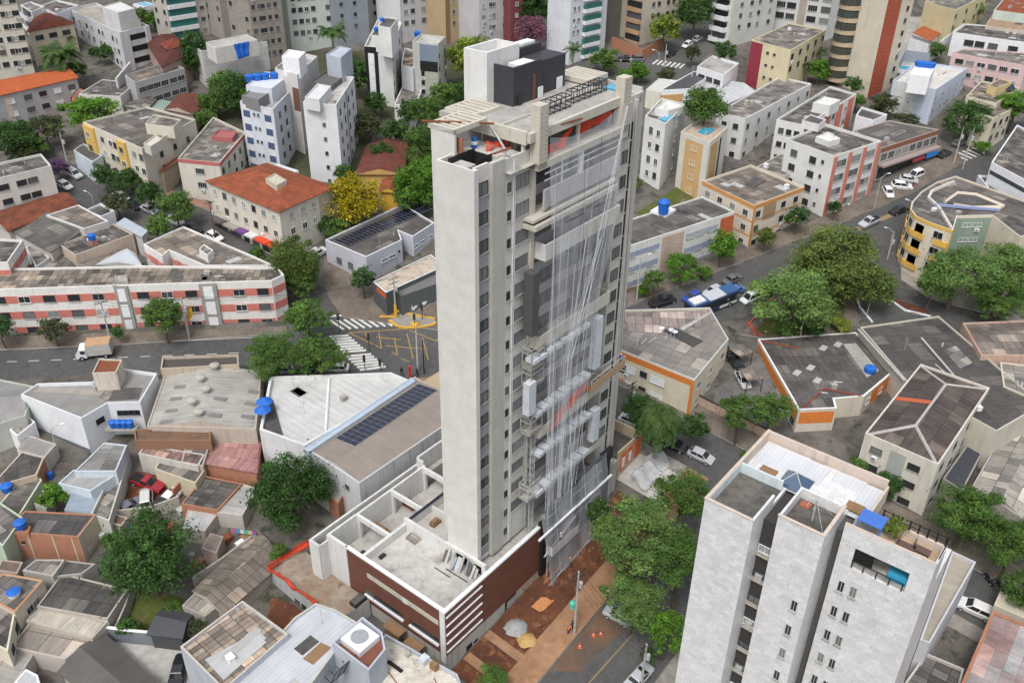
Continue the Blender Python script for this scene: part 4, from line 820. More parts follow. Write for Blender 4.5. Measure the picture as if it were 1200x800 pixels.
mpart('inner_wall', [plaster((.56, .62, .64), .5)], (8.0, 8.2, -31.2, -27.42, MZ - .95, MZ - .02), (2.32, 8.0, -27.46, -27.42, MZ - .94, MZ - .02)); mpart('penthouse_wall', [mPink], (8.4, 13.8, -27.42, -27.2, MZ - 1, MZ), (13.55, 13.8, -37.9, -27.42, MZ - 1.5, MZ), (8.6, 13.5, -38.1, -37.9, 34, 35.6))
mWhiteM = metal((.6, .62, .65), .35, .15, .35); m = MB()
q = [T(8.5, -33.3, 34.9), T(8.5, -27.5, 34.9), T(13.3, -27.5, 35.15), T(13.3, -33.3, 35.15)]; m.face(q, 0, [(0, 0), (5.8, 0), (5.8, 5), (0, 5)]); q = [T(8.9, -37.8, 34.8), T(8.9, -33.8, 34.8), T(13.3, -33.8, 35.1), T(13.3, -37.8, 35.1)]; m.face(q, 0, [(0, 0), (4, 0), (4, 4.5), (0, 4.5)]); m.build('metal_roof', [mWhiteM], mb_)
m = MB(); ap = T(9.7, -31.6, 36.1); bs = [T(8.6, -32.9, 35), T(8.6, -30.5, 35), T(10.8, -30.5, 35.1), T(10.8, -32.9, 35.1)]
for i in range(4): m.face([bs[i], bs[(i + 1) % 4], ap])
m.build('pyramid_skylight', [plain((.05, .09, .16), .1, .6)], mb_); m = MB(); [m.bar(b, ap, .05) for b in bs]; m.build('skylight_frame', [M['alu']], mb_)
mpart('skylight', [M['wood']], (8.9, 10.0, -30.0, -28.6, 35.1, 35.2)); mpart('skylight', [M['wood']], (9.3, 10.4, -37.4, -36.0, 35.0, 35.12)); mpart('tank_lid', [C(.4, .13, .07)], (7.2, 7.9, -33.9, -33.1, MZ - .95, MZ - .8))
m = MB(); m.bar(T(6.2, -34.6, 35.05), T(6.2, -34.6, 37.2), .07); [m.bar(T(6.2, -34.6, 37.1), T(a, b, 35.1), .025, n=4) for a, b in ((7.8, -33), (5.2, -35.9), (7.6, -36))]; [m.bar(T(5.6, -34.6 + d, 36.6 + .2 * d), T(6.9, -34.6 + d, 36.6 + .2 * d), .03, n=4) for d in (0, .5)]
single(m, 'aerial', [M['alu']], T(6.2, -34.6, 35.05), 'guyed aerial mast on the dark roof of the marble block', 'aerial')
m = MB(); tb(m, 7.2, 8.8, -39.5, -37.6, 36.2, 36.28); m.bar(T(7.3, -39.4, 34.9), T(7.3, -39.4, 36.2), .05); m.bar(T(8.7, -37.7, 34.9), T(8.7, -37.7, 36.2), .05); m.bar(T(8.7, -39.4, 34.9), T(8.7, -39.4, 36.2), .05); m.bar(T(7.3, -37.7, 34.9), T(7.3, -37.7, 36.2), .05)
single(m, 'blue_awning', [plain((.06, .16, .5), .6)], T(7.3, -39.4, 34.9), 'blue canopy over the roof terrace of the marble block', 'canopy')
for k, (a, b) in enumerate(((8.0, -41.5), (8.3, -42.6), (7.1, -42.5))):
    r = empty('sun_lounger', T(a, b, 34.9), ('brown lounger on the terrace of the marble block, nearest the blue canopy', 'brown lounger by the black rail on the marble block terrace', 'brown lounger at the front edge of the marble block terrace')[k], 'lounger', 'loungers on the marble block terrace')
    m = MB(); m.box(r.location, DA, DB, -.35, .35, -.5, .7, .25, .33); m.build('seat', [plain((.13, .085, .07))], r); m = MB(); m.box(r.location, DA, DB, -.35, .35, .7, .78, .33, .85); m.build('backrest', [plain((.13, .085, .07))], r)
    for x in (-.3, .25):
        for y in (-.45, .6): m = MB(); m.box(r.location, DA, DB, x, x + .06, y, y + .06, 0, .25); m.build('leg', [M['black']], r)
m = MB(); m.lathe(T(8.6, -40.2, 34.9), [(.3, 0), (.4, .5), (.36, .5)], 10)
r = empty('potted_plant', T(8.6, -40.2, 34.9), 'leafy plant in a pot beside the blue canopy on the marble block', 'plant'); m.build('pot', [M['concrete']], r); POT = r
# low roof with pergola slats beside the marble block, right
B = bld('slatted_annex', 'low annex with beige slatted roof at the right foot of the marble block', 'building', [(1078, 749), (1090, 753), (1144, 658), (1116, 645)], 8, C(.5, .5, .52), metal((.4, .36, .29), .3, .3), ph=.5)
B = bld('dark_roof_house', 'low house with dark sheet roof at the bottom right beside the marble block', 'house', [(1060, 800), (1118, 830), (1130, 783), (1085, 764)], 5, C(.5, .47, .43, .6), 'roofdark', ph=.4)
B = bld('brick_edged_shop', 'building with red and white corrugated roof and orange brick edge at the bottom right corner', 'building', [(1163, 715), (1120, 815), (1230, 870), (1275, 760)], 5, M['brick'], fibre((.3, .17, .15), (.42, .42, .43), 2.6, 1.4, bias=.1), ph=.25, pw=.35)
B = bld('cream_roof_house', 'house with cream tiled terrace roof behind the brick edged shop', 'house', [(1165, 708), (1240, 742), (1260, 722), (1172, 692)], 4, C(.55, .5, .4), plain((.5, .46, .36)), ph=.5)
# hipped grey roof block of flats
B = bld('hip_roof_flats', 'cream three storey flats with brown hipped roof and pale ridge caps', 'building', [(1100, 544), (1160, 454), (1079, 426), (1014, 507)], ('b', 1085, 606), C(.6, .57, .5, .45), fibre((.12, .1, .092), (.09, .075, .07), 1.1, 2.2), 'hip', ph=.35, rh=1.3)
ridgecap(B, plain((.42, .4, .38), .9), .22); patchq = win(B, (0, 3), [.28, .8], 3, 1.7, 1.1, 1.6, 3.0, style='grid'); band(B, (0, 3), .4, .62, .9, 9, plaster((.36, .38, .35), .5)); win(B, (0, 1), 4, 3, 1.4, 1.1, 1.6, 3.0, 2, 'dark')
r0, r1, a_ = B.ridge; m = MB(); e_ = (a_[1] - a_[0]).normalized(); q0 = a_[3].lerp(a_[2], .48) if True else None
m2 = a_[2].lerp(a_[3], .52); n2 = r0.lerp(r1, .5); m.face([m2 + Z * .06, m2 + e_ * 1.1 + Z * .06, n2 + e_ * 1.1 + Z * .06, n2 + Z * .06]); m.build('tile_strip', [plain((.5, .12, .05))], B.root)
# orange and grey house with broad dark roof
B = bld('orange_wall_house', 'low house with broad dark sheet roof and orange painted walls', 'house', [(936, 480), (981, 478), (978, 467), (1013, 464), (1045, 437), (1003, 389), (888, 397)], 4.2, C(.6, .55, .46), fibre((.135, .125, .12), (.1, .095, .09), 1.1, 2.4), ph=.1, pw=.3, cap=M['white'])
band(B, (6, 0), .02, .98, .5, 2.2, 'orange'); band(B, (0, 1), .05, .95, .5, 2.6, 'orange'); band(B, (3, 4), .3, .95, .3, 3, 'orange'); win(B, (3, 4), [.2, .65], 1, 1.3, 1.1, 1.2, style='white'); win(B, (6, 0), 5, 1, 1.4, 1.2, 2.4, style='dark'); patch(B, [(988, 403), (1003, 402), (1030, 434), (1016, 442)], M['concrete'])
for q0, q1 in (((966, 455), (941, 477)), ((966, 455), (1009, 464)), ((891, 399), (936, 408))): m = MB(); m.bar(at(*q0, B.zr + .15), at(*q1, B.zr + .1), .13, n=5); m.build('ridge_cap', [plain((.25, .06, .04), .9)], B.root)
for q in ((934, 437), (950, 431), (965, 408), (982, 404), (958, 446)): p = at(*q, B.zr); m = MB(); m.box(p, DA, DB, -.8, .8, -.5, .5, .006, .12); m.build('loose_sheet', [M['alu']], B.root)
single(MB().lathe(at(1019, 436, B.zr), [(.8, 0), (.95, .5), (.9, .95), (.3, 1.05), (.02, 1.08)]), 'water_tank', [M['tankblue']], at(1019, 436, B.zr), 'blue water tank on the roof of the orange walled house', 'water tank', 'blue water tanks on roofs')
B = bld('warehouse', 'wide dark roofed warehouse behind the orange walled house', 'building', [(1008, 383), (1062, 446), (1168, 505), (1222, 474), (1100, 370)], 3.0, C(.5, .47, .4), fibre((.1, .094, .09), (.085, .08, .078), 1.3, 2.6, .3), ph=.25); patch(B, [(1106, 410), (1120, 405), (1140, 425), (1125, 432)], 'roofgrey')
for q0, q1 in (((1080, 396), (1118, 440)), ((1006, 386), (1060, 446))): m = MB(); m.bar(at(*q0, B.zr + .2), at(*q1, B.zr + .2), .2, n=5); m.build('roof_gutter', [plain((.45, .43, .4), .9)], B.root)
B = bld('red_edge_warehouse', 'grey roofed warehouse with rusty red edge at the right border', 'building', [(1128, 378), (1150, 416), (1250, 416), (1230, 374)], 3.6, C(.5, .35, .28, .6), 'roofbrown', 'gable', ph=.3, rh=.9)
B = bld('small_house', 'small cream house with grey roof at the right border below the warehouses', 'house', [(1172, 424), (1176, 452), (1240, 480), (1230, 430)], 4.5, C(.58, .53, .42), 'roofgrey', ph=.2)
B = bld('patched_shed', 'long shed with patched pale and dark roof sheets at the right border', 'shed', [(1140, 568), (1205, 612), (1255, 512), (1185, 488)], 3.6, C(.4, .37, .34, .6), fibre((.42, .39, .35), (.1, .1, .1), 1.6, 2.2, bias=-.2), 'gable', ph=.15, rh=.8)
B = bld('side_shed', 'low dark shed beside the hipped roof flats', 'shed', [(1105, 560), (1128, 575), (1158, 518), (1142, 508)], 3.0, C(.3, .28, .27), plain((.05, .055, .065)), ph=.1)
# cream and orange flats by the side street
B = bld('orange_band_flats', 'cream two storey flats with orange band under a grey sheet roof', 'building', [(814, 445), (854, 397), (832, 360), (728, 363), (722, 408)], ('b', 808, 487), C(.62, .57, .44, .3), fibre((.27, .25, .23), (.22, .2, .19), 1.6, 2.0, .3), ph=.3, cap=plain((.5, .52, .53)))
band(B, (0, 4), 0, 1, .25, 1.3, 'orange'); band(B, (0, 4), .0, .04, 1.3, 7.5, 'orange'); win(B, (0, 4), [.44, .82], 2, 2.6, 1.3, 2.2, 2.9, style='shutter'); win(B, (0, 4), [.62], 2, 1.3, 1.1, 2.2, 2.9, style='grid'); band(B, (0, 4), .85, 1, 2.4, 4, 'black'); band(B, (0, 4), .85, 1, 5, 5.8, 'orange'); win(B, (0, 1), 3, 2, 1.3, 1.1, 1.6, 2.9, 1.5, 'alu')
patch(B, [(732, 367), (828, 364), (838, 376), (800, 392), (735, 388)], fibre((.36, .3, .28), (.1, .095, .095), 1.4, 2.6, bias=-.3), name='patched_roof'); patch(B, [(797, 384), (800, 387), (836, 366), (833, 364)], 'concrete', .06, 'roof_ridge', .1); patch(B, [(775, 386), (792, 384), (824, 399), (812, 406)], plain((.07, .068, .066)), .12, 'light_well_patch')  # dark sheet paints the shaded depth of a sunken light well
for k, q in enumerate(((786, 393), (790, 395))): 
    p = at(*q, B.zr); m = MB(); m.bar(p, p + Z * .8, .04); m.lathe(p + Z * .8, [(.05, .0), (.4, .14), (.5, .3)], 12); single(m, 'satellite_dish', [M['white']], p, 'white satellite dish on the orange band flats', 'satellite dish', 'twin white dishes on the orange band flats')
for k, (q, lab) in enumerate((([(854, 408), (868, 418), (882, 412), (868, 402)], 'brown sheet carport by the orange band flats, the one farther from the street tree'), ([(866, 432), (876, 446), (894, 443), (884, 430)], 'brown sheet carport by the orange band flats, the one nearer the street tree'))):
    P = [AG(x, y, 2.6) for x, y in q]; r = empty('carport', AG(*q[0]), lab, 'carport', 'carports by the orange band flats'); m = MB(); m.face(P, 0, [(0, 0), (5, 0), (5, 4), (0, 4)]); m.face([p - Z * .12 for p in P][::-1]); [m.face([P[i] - Z * .12, P[(i + 1) % 4] - Z * .12, P[(i + 1) % 4], P[i]]) for i in range(4)]; m.build('roof', [M['roofbrown']], r)
    for p in P: m = MB(); m.bar(Vector((p.x, p.y, gz(p))), p - Z * .1, .07); m.build('post', [M['darkmetal']], r)
def wallrun(name, pts, h, mat, label, t=.25, cat='wall', cap=None, fr=AG):
    pp = [AG(*q) for q in pts]; r = empty(name, pp[0], label, cat); m = MB(); c = MB()
    for p, q in zip(pp[:-1], pp[1:]):
        e = Vector((q.x - p.x, q.y - p.y, 0)); L = e.length; e.normalize(); n = Vector((-e.y, e.x, 0)) * t / 2; zt = max(p.z, q.z) + h
        for s in (-1, 1):
            a, b = (p, q) if s < 0 else (q, p); o = n * (s if s < 0 else 1); a2, b2 = (a - n, b - n) if s < 0 else (a + n, b + n)
            m.face([a2 - Z, b2 - Z, b2 + Z * h, a2 + Z * h], 0, [(0, 0), (L, 0), (L, h), (0, h)])
        m.face([p - n + Z * h, q - n + Z * h, q + n + Z * h, p + n + Z * h]); m.face([p + n - Z, p - n - Z, p - n + Z * h, p + n + Z * h]); m.face([q - n - Z, q + n - Z, q + n + Z * h, q - n + Z * h])
        if cap: c.face([p - n * 1.5 + Z * (h + .08), q - n * 1.5 + Z * (h + .08), q + n * 1.5 + Z * (h + .08), p + n * 1.5 + Z * (h + .08)]); c.face([p - n * 1.5 + Z * h, q - n * 1.5 + Z * h, q - n * 1.5 + Z * (h + .08), p - n * 1.5 + Z * (h + .08)])
    m.build('panel', [mat], r)
    if cap: c.build('coping', [cap], r)
    return r
wallrun('garden_wall', [pjab(58.7, 2), pjab(58.7, -20)], 1.6, plaster((.5, .36, .29), .9), 'peeling pink stone wall with iron railing along the side street', cap=M['darkmetal'])
wallrun('boundary_wall', [(120, 748), (155, 753), (188, 756), (218, 758)], 2.2, plaster((.2, .22, .25), .3), 'white framed grey panel wall at the back of the concrete yard', cap=M['white'])
# bottom left block with sheet roofs
mBlu = C(.42, .45, .5, .35)
B = bld('sheet_roof_workshop', 'blue grey workshop with patchwork corrugated roof at the bottom of the picture', 'building', [(211, 757), (262, 808), (338, 742), (284, 703)], 9, mBlu, fibre((.42, .34, .27), (.09, .085, .085), 1.5, .7, .4, bias=-.2), ph=.35, cap=C(.5, .45, .38, .6))
patch(B, [(240, 772), (262, 796), (312, 752), (300, 740)], metal((.5, .5, .5), .35)); patch(B, [(300, 733), (307, 738), (265, 776), (258, 770)], metal((.45, .43, .41), .35), .07)
B = bld('zinc_roof_hall', 'hall with bright ribbed zinc roof beside the podium passage', 'building', [(262, 812), (320, 862), (418, 728), (392, 713), (370, 706), (346, 722)], 9.2, mBlu, metal((.55, .57, .6), .5, .25, .35), ph=.3, cap=C(.5, .47, .4, .6)); patch(B, [(355, 771), (367, 778), (388, 758), (376, 752)], 'wood')
B = bld('hot_tub_house', 'blue grey house with red deck and white hot tub on its roof', 'house', [(389, 752), (432, 785), (452, 760), (448, 740), (425, 722)], 10, mBlu, plain((.2, .075, .05)), ph=.9)
p0 = at(422, 751, B.zr); m = MB(); m.box(p0, DA, DB, -1.5, 1.5, -1.6, 1.6, 0.01, .75); r_ = empty('hot_tub', p0, 'white square hot tub on the red roof deck', 'hot tub'); m.build('shell', [M['white']], r_); m = MB(); m.lathe(p0 + Z * .755, [(0.01, 0), (.9, .02), (1.0, .06)], 20); m.build('basin', [plain((.3, .32, .34), .3)], r_)
B = bld('cream_terrace_building', 'building with cluttered cream roof terrace at the bottom beside the soil yard', 'building', [(420, 775), (470, 850), (545, 812), (536, 789), (452, 742)], 6.2, mBlu, ground((.5, .46, .38), (.58, .55, .48), .3, 1.2, c3=(.38, .35, .3)), ph=.5)
for k, (q, s, mt, nm, lab, cat) in enumerate((((478, 768), (.5, .5, .5), 'concrete', 'air_conditioner', 'small grey fan unit on the cluttered cream terrace', 'fan unit'), ((497, 775), (1.1, .9, .7), 'white_plastic', 'cabinet', 'white cabinet on the cluttered cream terrace', 'cabinet'), ((509, 783), (.6, .9, .9), 'wood', 'timber_stack', 'stack of brown planks on the cluttered cream terrace', 'planks'), ((463, 781), (.4, 2.2, .2), 'black', 'steel_beam', 'black beam lying on the cluttered cream terrace', 'beam'), ((440, 768), (1.0, .8, .6), 'roofgrey', 'trolley', 'grey covered trolley on the cluttered cream terrace', 'trolley'))):
    p = at(*q, B.zr); m = MB(); m.box(p, DA, DB, -s[0] / 2, s[0] / 2, -s[1] / 2, s[1] / 2, .03, s[2]); m.box(p, DA, DB, -s[0] / 2 + .05, s[0] / 2 - .05, -s[1] / 2 + .05, s[1] / 2 - .05, s[2], s[2] + .08); single(m, nm, [M[mt]], p, lab, cat)
m = MB()
for k in range(6): m.bar(at(388 + k * 7, 800 - k * 6, B.zr + .6), at(395 + k * 7, 786 - k * 6, B.zr + 3.4), .05); m.bar(at(388 + k * 7, 800 - k * 6, B.zr + .6), at(380 + k * 7, 792 - k * 6, B.zr + 2.6), .05)
p = at(395, 790, B.zr + .5); m.bar(at(388, 800, B.zr + .6), at(423, 770, B.zr + .6), .05); m.bar(at(395, 786, B.zr + 3.4), at(430, 756, B.zr + 3.4), .05); m.face([at(388, 800, B.zr + .6), at(423, 770, B.zr + .6), at(430, 756, B.zr + 3.4), at(395, 786, B.zr + 3.4)], 1); single(m, 'glass_canopy', [M['darkmetal'], plain((.25, .3, .31), .15)], p, 'black framed glass canopy below the hot tub', 'canopy')
# ---------------------------------------------------------------- buildings left of the tower, lower and middle part
def tank(B_or_p, q, label, r=.75, h=1.1, mat='tankblue', group='blue water tanks on roofs', lid=True, dz=0):
    p = at(*q, B_or_p.zr + dz) if isinstance(B_or_p, Bld) else B_or_p
    t = empty('water_tank', p, label, 'water tank', group); m = MB(); m.lathe(p, [(r * .82, 0), (r, h * .8), (r * 1.04, h * .82), (r * 1.04, h * .9)], 14); m.build('body', [M[mat]], t)
    m = MB(); m.lathe(p, [(r * 1.06, h * .9), (r * .5, h * 1.1), (.02, h * 1.14)], 14); m.build('lid', [M['tankblue'] if mat == 'white' else M[mat]], t); return t
def solar(name, P, ex, ey, nz, nx, ny, pw, phh, label):      # P: corner, ex/ey: unit steps along the roof, nz: roof normal
    r = empty(name, P, label, 'solar panels')
    for i in range(nx):
        for j in range(ny):
            o = P + ex * (i * pw) + ey * (j * phh) + nz * .1; a, b = ex * (pw - .05), ey * (phh - .05); m = MB()
            q = [o, o + a, o + a + b, o + b]; m.face(q, 0)
            for k in range(4): m.face([q[k] - nz * .07, q[(k + 1) % 4] - nz * .07, q[(k + 1) % 4], q[k]], 1)
            m.face([o + nz * .004 + a * .48, o + nz * .004 + a * .5, o + nz * .004 + a * .5 + b, o + nz * .004 + a * .48 + b], 1)
            m.build('panel', [M['pv'], M['alu']], r)
    return r
# salmon striped long block on the main road
mSal = plain((.52, .175, .14), .85); mLW = plaster((.68, .67, .64), .35)
B = bld('striped_flats', 'long three storey block with salmon stripes and patched grey roof along the main road', 'building', [(-20, 340), (150, 334), (318, 329), (333, 322), (326, 313), (170, 311), (-20, 315)], ('b', -20, 397), mLW, 'roofpatch', ph=.35, pw=.3)
SB = B
mDarkF = plain((.3, .29, .27), .9)
for w_, st, n, sk in (((0, 1), .12, 9, ()), ((1, 2), .02, 9, ())):
    p, e, n_, L, fl = wallframe(B, *w_)
    for r in range(3):
        zt = B.z - 1.35 - r * 2.95; u = L * .01
        m0 = MB(); m0.box(p + Z * 0, e, -n_, L * .005, L * .995, -.05, -.004, zt - 1.35, zt + .02); m0.build('stripe', [mSal], B.root)
        k = 0; step = 3.95
        while u + 2 < L:
            fr = u / L
            if not ((w_ == (0, 1) and fr > .9) or (w_ == (1, 2) and .47 < fr < .64)):
                put_window(B, p + e * (u + .9) - n_ * 0 + n_ * .05 + Z * (zt - 1.28), e, 1.9, 1.25, ('dark', 'white', 'dark', 'grid', 'alu')[(r * 2 + k) % 5])
            u += step; k += 1
for w_, u0, u1 in (((0, 1), .9, .995), ((1, 2), .49, .61)):
    band(B, w_, u0, u1, .1, 10, mDarkF, .35, 'stair_tower')
    for r in range(3): band(B, w_, u0 + (u1 - u0) * .22, u1 - (u1 - u0) * .22, .5 + r * 3, 2.9 + r * 3, M['white'], .42, 'stair_panel', din=.352)
for r in range(3):
    for i in (2, 3): band(B, (i, i + 1), .03, .97, 1.35 + r * 2.95, 2.7 + r * 2.95, mSal, .05, 'stripe')
band(B, (0, 1), .89, .92, -.05, .02, 'concrete', .2, 'coping'); block(B, [(134, 323), (136, 330), (150, 329), (148, 322)], .9, M['concrete'])
B = bld('striped_flats_wing', 'shallower salmon and white wing with patched roof behind the long striped block', 'building', [(168, 286), (190, 300), (198, 293), (240, 311), (322, 311), (300, 301), (215, 265)], 9.4, mLW, fibre((.27, .23, .195), (.13, .12, .115), 1.3, 1.9), ph=.35, hz=SB.z)
for w_ in ((0, 1), (2, 3)):
    for r in range(2): band(B, w_, .02, .98, 1.5 + r * 3, 2.9 + r * 3, mSal, .05, 'stripe')
    win(B, w_, 2 if w_ == (0, 1) else 4, 2, 1.2, 1.2, 1.55, 3, .6, 'white')
block(B, [(233, 292), (243, 299), (250, 293), (239, 286)], 1.6, mLW, 'roofgrey')
B = bld('striped_flats_end', 'salmon and white corner wing with dark roof at the left border', 'building', [(-16, 308), (9, 307), (27, 281), (-16, 279)], 9.6, mLW, 'roofdark', ph=.4)
for w_ in ((0, 1), (1, 2)):
    for r in range(3): band(B, w_, .02, .98, 1.5 + r * 2.95, 2.9 + r * 2.95, mSal, .05, 'stripe')
win(B, (1, 2), 3, 3, 1.2, 1.2, 1.6, 2.95, .8, 'alu')
# roofs between the striped block and the upper street
B = bld('white_flats', 'white three storey flats with ribbed wall at the left border', 'building', [(-24, 184), (-14, 215), (61, 194)], ('b', 67, 232), C(.62, .61, .57, .3), 'roofdark', ph=.5) if False else bld('white_flats', 'white three storey flats with ribbed wall at the left border', 'building', [(-14, 212), (60, 194), (48, 180), (-26, 196)], 9.5, C(.62, .61, .57, .3), 'roofdark', ph=.5)
win(B, (0, 1), [.2, .48, .66], 3, 1.9, 1.2, 1.4, 2.95, style='dark')
B = bld('brown_tile_house', 'low house with weathered red brown tile roof below the white flats', 'house', [(-16, 252), (10, 270), (89, 240), (72, 226)], 4, C(.5, .47, .42), claytile((.27, .085, .045), (.12, .045, .03)), 'gable', ph=0, rh=1.1)
B = bld('grey_shed', 'low shed with plain dark grey sheet roof beside the brown tile house', 'shed', [(15, 270), (60, 294), (95, 270), (52, 252)], 4.4, C(.5, .48, .45), fibre((.14, .135, .13), (.11, .105, .1), 1.2, 2.2), 'shed', ph=0, rh=.8)
B = bld('grey_shed', 'low building with wide grey sheet roof edged in white beside the upper street', 'shed', [(54, 252), (98, 268), (127, 259), (92, 240)], 4.8, C(.52, .5, .47), 'roofbrown', ph=.25, cap=M['white'])
B = bld('blue_tank_house', 'pinkish house with dark sheet roof and small blue tank on a brick stand', 'house', [(70, 287), (88, 299), (156, 274), (133, 262)], 5.2, C(.52, .42, .34, .6), 'roofdark', ph=.25)
tank(B, (108, 281), 'small blue tank on a brick stand on the pinkish house', dz=.9); m = MB(); p = at(110, 286, B.zr); m.box(p, DA, DB, -.6, .6, -.6, .6, 0, .9); m.build('tank_stand', [M['brick']], B.root)
B = bld('tin_shed', 'small shed with bright pale tin gable roof behind the striped block', 'shed', [(116, 309), (164, 311), (156, 297), (142, 295)], 4.2, C(.45, .42, .4), metal((.55, .58, .62), .4, .2), 'gable', ph=0, rh=.7)
B = bld('tin_shed', 'narrow shed with light blue tin roof along the upper street', 'shed', [(138, 262), (166, 276), (171, 272), (146, 258)], 4, C(.5, .5, .5), metal((.42, .47, .52), .4, .2), 'shed', ph=0, rh=.3)
B = bld('lean_to', 'dark lean to roof wedged behind the left end of the striped block', 'shed', [(38, 312), (86, 314), (78, 303), (48, 298)], 3.4, C(.4, .38, .36), 'roofdark', 'shed', ph=0, rh=.5)
B = bld('lean_to', 'small dark lean to roof behind the striped block, right of the pinkish house', 'shed', [(92, 310), (118, 313), (142, 296), (128, 288)], 3.6, C(.42, .4, .37), 'roofbrown', 'shed', ph=0, rh=.5)
B = bld('grey_wall_shed', 'white walled shed with sheet roof left of the dark lean to', 'shed', [(30, 290), (42, 313), (58, 302), (40, 283)], 3.4, C(.6, .6, .58), 'roofgrey', ph=.2)
B = bld('roof_terrace_house', 'small flat house with white framed rooftop terrace beside the upper street', 'house', [(100, 246), (118, 254), (134, 247), (118, 238)], 4, M['white'], 'bitumen', ph=.5)
# clay tile corner building with shops
B = bld('tile_roof_shops', 'cream two storey building with orange tile roof above a row of shops', 'building', [(244, 212), (327, 247), (389, 219), (312, 192)], ('b', 248, 262), C(.6, .56, .48, .4), claytile(), 'hip', ph=0, rh=2.0, over=.5)
win(B, (0, 1), 7, 2, 1.2, 1.3, 1.2, 3.2, 1.2, ['white', 'dark', 'alu']); win(B, (1, 2), [.2, .42, .62, .85], 2, 1.2, 1.3, 1.2, 3.2, 1.2, 'white'); band(B, (1, 2), .72, .98, .8, 6.6, C(.42, .35, .27), .06); 
for k, (u0, u1, c) in enumerate(((.02, .2, (.12, .1, .1)), (.22, .4, (.3, .28, .26)), (.42, .52, (.16, .06, .24)), (.54, .66, (.6, .6, .6)), (.68, .84, (.62, .07, .03)), (.86, .98, (.62, .09, .03)))):
    band(B, (0, 1), u0, u1, 7.1, 7.5, plain(c), 1.6, 'awning'); band(B, (0, 1), u0 + .01, u1 - .01, 7.5, 10, 'glassdark', .05, 'shop_front')
block(B, [(311, 209), (324, 217), (336, 211), (322, 203)], 2.4, C(.5, .47, .38))
B = bld('white_patio_house', 'low white house with metal roof behind the orange tile roof', 'house', [(296, 205), (318, 212), (350, 200), (326, 192)], 8, M['white'], metal((.5, .52, .55), .4), ph=.3)
# lavender building with roof solar panels
mLav = C(.5, .51, .57, .35)
B = bld('solar_roof_building', 'pale lavender two storey building with solar panels along its grey roof', 'building', [(429, 301), (471, 281), (467, 270), (484, 277), (509, 261), (472, 239), (381, 281)], ('b', 440, 332), mLav, fibre((.14, .13, .125), (.1, .095, .092), 2, 2), ph=.35, cap=M['white'])
win(B, (0, 6), [.4, .68], 1, 1.3, 1.3, 2.6, style='grid'); win(B, (0, 1), [.48, .7], 1, 1.7, .7, 2.0, style='teal'); win(B, (0, 1), [.9], 1, .5, .5, 1.8, style='slit'); win(B, (3, 4), [.1, .4, .8], 1, 1.5, .7, 2.0, style='teal')
P0 = at(392, 283, B.zr); e1 = (at(476, 246, B.zr) - P0).normalized(); f1 = Vector((-e1.y, e1.x, 0)) * -1
solar('solar_array', P0 + Z * .15, e1, f1, Z, 12, 2, 1.95, 1.9, 'two rows of solar panels on the lavender building')
B = bld('canopy_shop', 'dark fronted shop with wide beige flat roof below the lavender building', 'shop', [(437, 330), (452, 343), (520, 312), (505, 298)], 4.2, plain((.09, .1, .105)), ground((.4, .35, .29), (.46, .41, .34), .2, 1, c3=(.36, .2, .11)), ph=.12, cap=M['white']); band(B, (0, 1), .3, 1, .4, 1.2, plain((.62, .1, .04)), .06, 'sign_board')
B = bld('dark_shop_wing', 'dark low shop wing with black front behind the two silver cars', 'shop', [(470, 347), (520, 330), (520, 313), (462, 338)], 4.0, plain((.1, .115, .12)), plain((.16, .16, .15)), ph=.15)
# the blocks below the main road
B = bld('white_corner_house', 'large white walled house with grey roof and square rust topped tower below the road', 'house', [(24, 462), (95, 490), (126, 472), (164, 471), (184, 437), (146, 432), (108, 447), (44, 449)], ('b', 28, 500), C(.66, .68, .7, .2), metal((.3, .29, .27), .45), ph=.5)
band(B, (0, 1), 0, 1, 5.6, 7.0, plain((.13, .14, .16)), .04, 'plinth'); win(B, (2, 3), [.3, .48, .66, .84], 1, .8, .9, 1.4, style='black'); win(B, (1, 2), [.6], 1, 1.4, 1.0, 1.6, style='black')
patch(B, [(127, 469), (162, 467), (167, 454), (134, 454)], 'bitumen'); patch(B, [(36, 459), (118, 463), (124, 457), (48, 453)], metal((.36, .33, .29), .45), .05)
block(B, [(108, 437), (136, 436), (143, 421), (116, 420)], 3.2, C(.55, .5, .43, .9), 'rust')
for k in range(4): tank(AG(133 + k * 6.8, 500, 2.6), None, 'blue water tank in the row of four against the white corner house wall', .55, 1.1)
m = MB(); p = AG(143, 501, 2.5); m.box(p, Vector((1, 0, 0)), Vector((0, 1, 0)), -2.4, 2.2, -.6, .6, -.3, 0); m.build('tank_ledge', [M['concrete']], B.root)
B = bld('beige_shed', 'broad shed with beige ribbed roof and round vents below the road', 'shed', [(172, 499), (300, 503), (307, 433), (195, 432)], 5, C(.45, .4, .34, .6), metal((.46, .44, .4), .8, .45), 'gable', ph=.15, rh=1.2, axis='swap')
for q in ((211, 453), (206, 467), (201, 481), (195, 494), (258, 467), (252, 486), (298, 459), (294, 473), (290, 488)):
    xl, xr = 195 - (q[1] - 432) * .33, 307 - (q[1] - 433) * .1; u_ = (q[0] - xl) / (xr - xl); zz_ = B.zr + 1.2 * (1 - abs(u_ - .5) * 2) + .05; p = at(*q, zz_); m = MB(); tl_ = Vector((1, 0, (1 if u_ < .5 else -1) * .1)).normalized(); m.box(p, tl_, Vector((0, 1, 0)), -.9, .9, -.4, .4, -.05, .05); m.build('skylight', [plain((.2, .19, .18))], B.root)
for k, q in enumerate(((236, 446), (242, 459), (226, 473), (234, 486), (252, 432))): p = at(*q, B.zr + 1.2); m = MB(); m.lathe(p, [(.35, -.3), (.35, .4), (.75, .5), (.75, .8), (.3, 1.0), (.02, 1.02)], 10); m.build('roof_vent', [C(.4, .38, .34)], B.root)
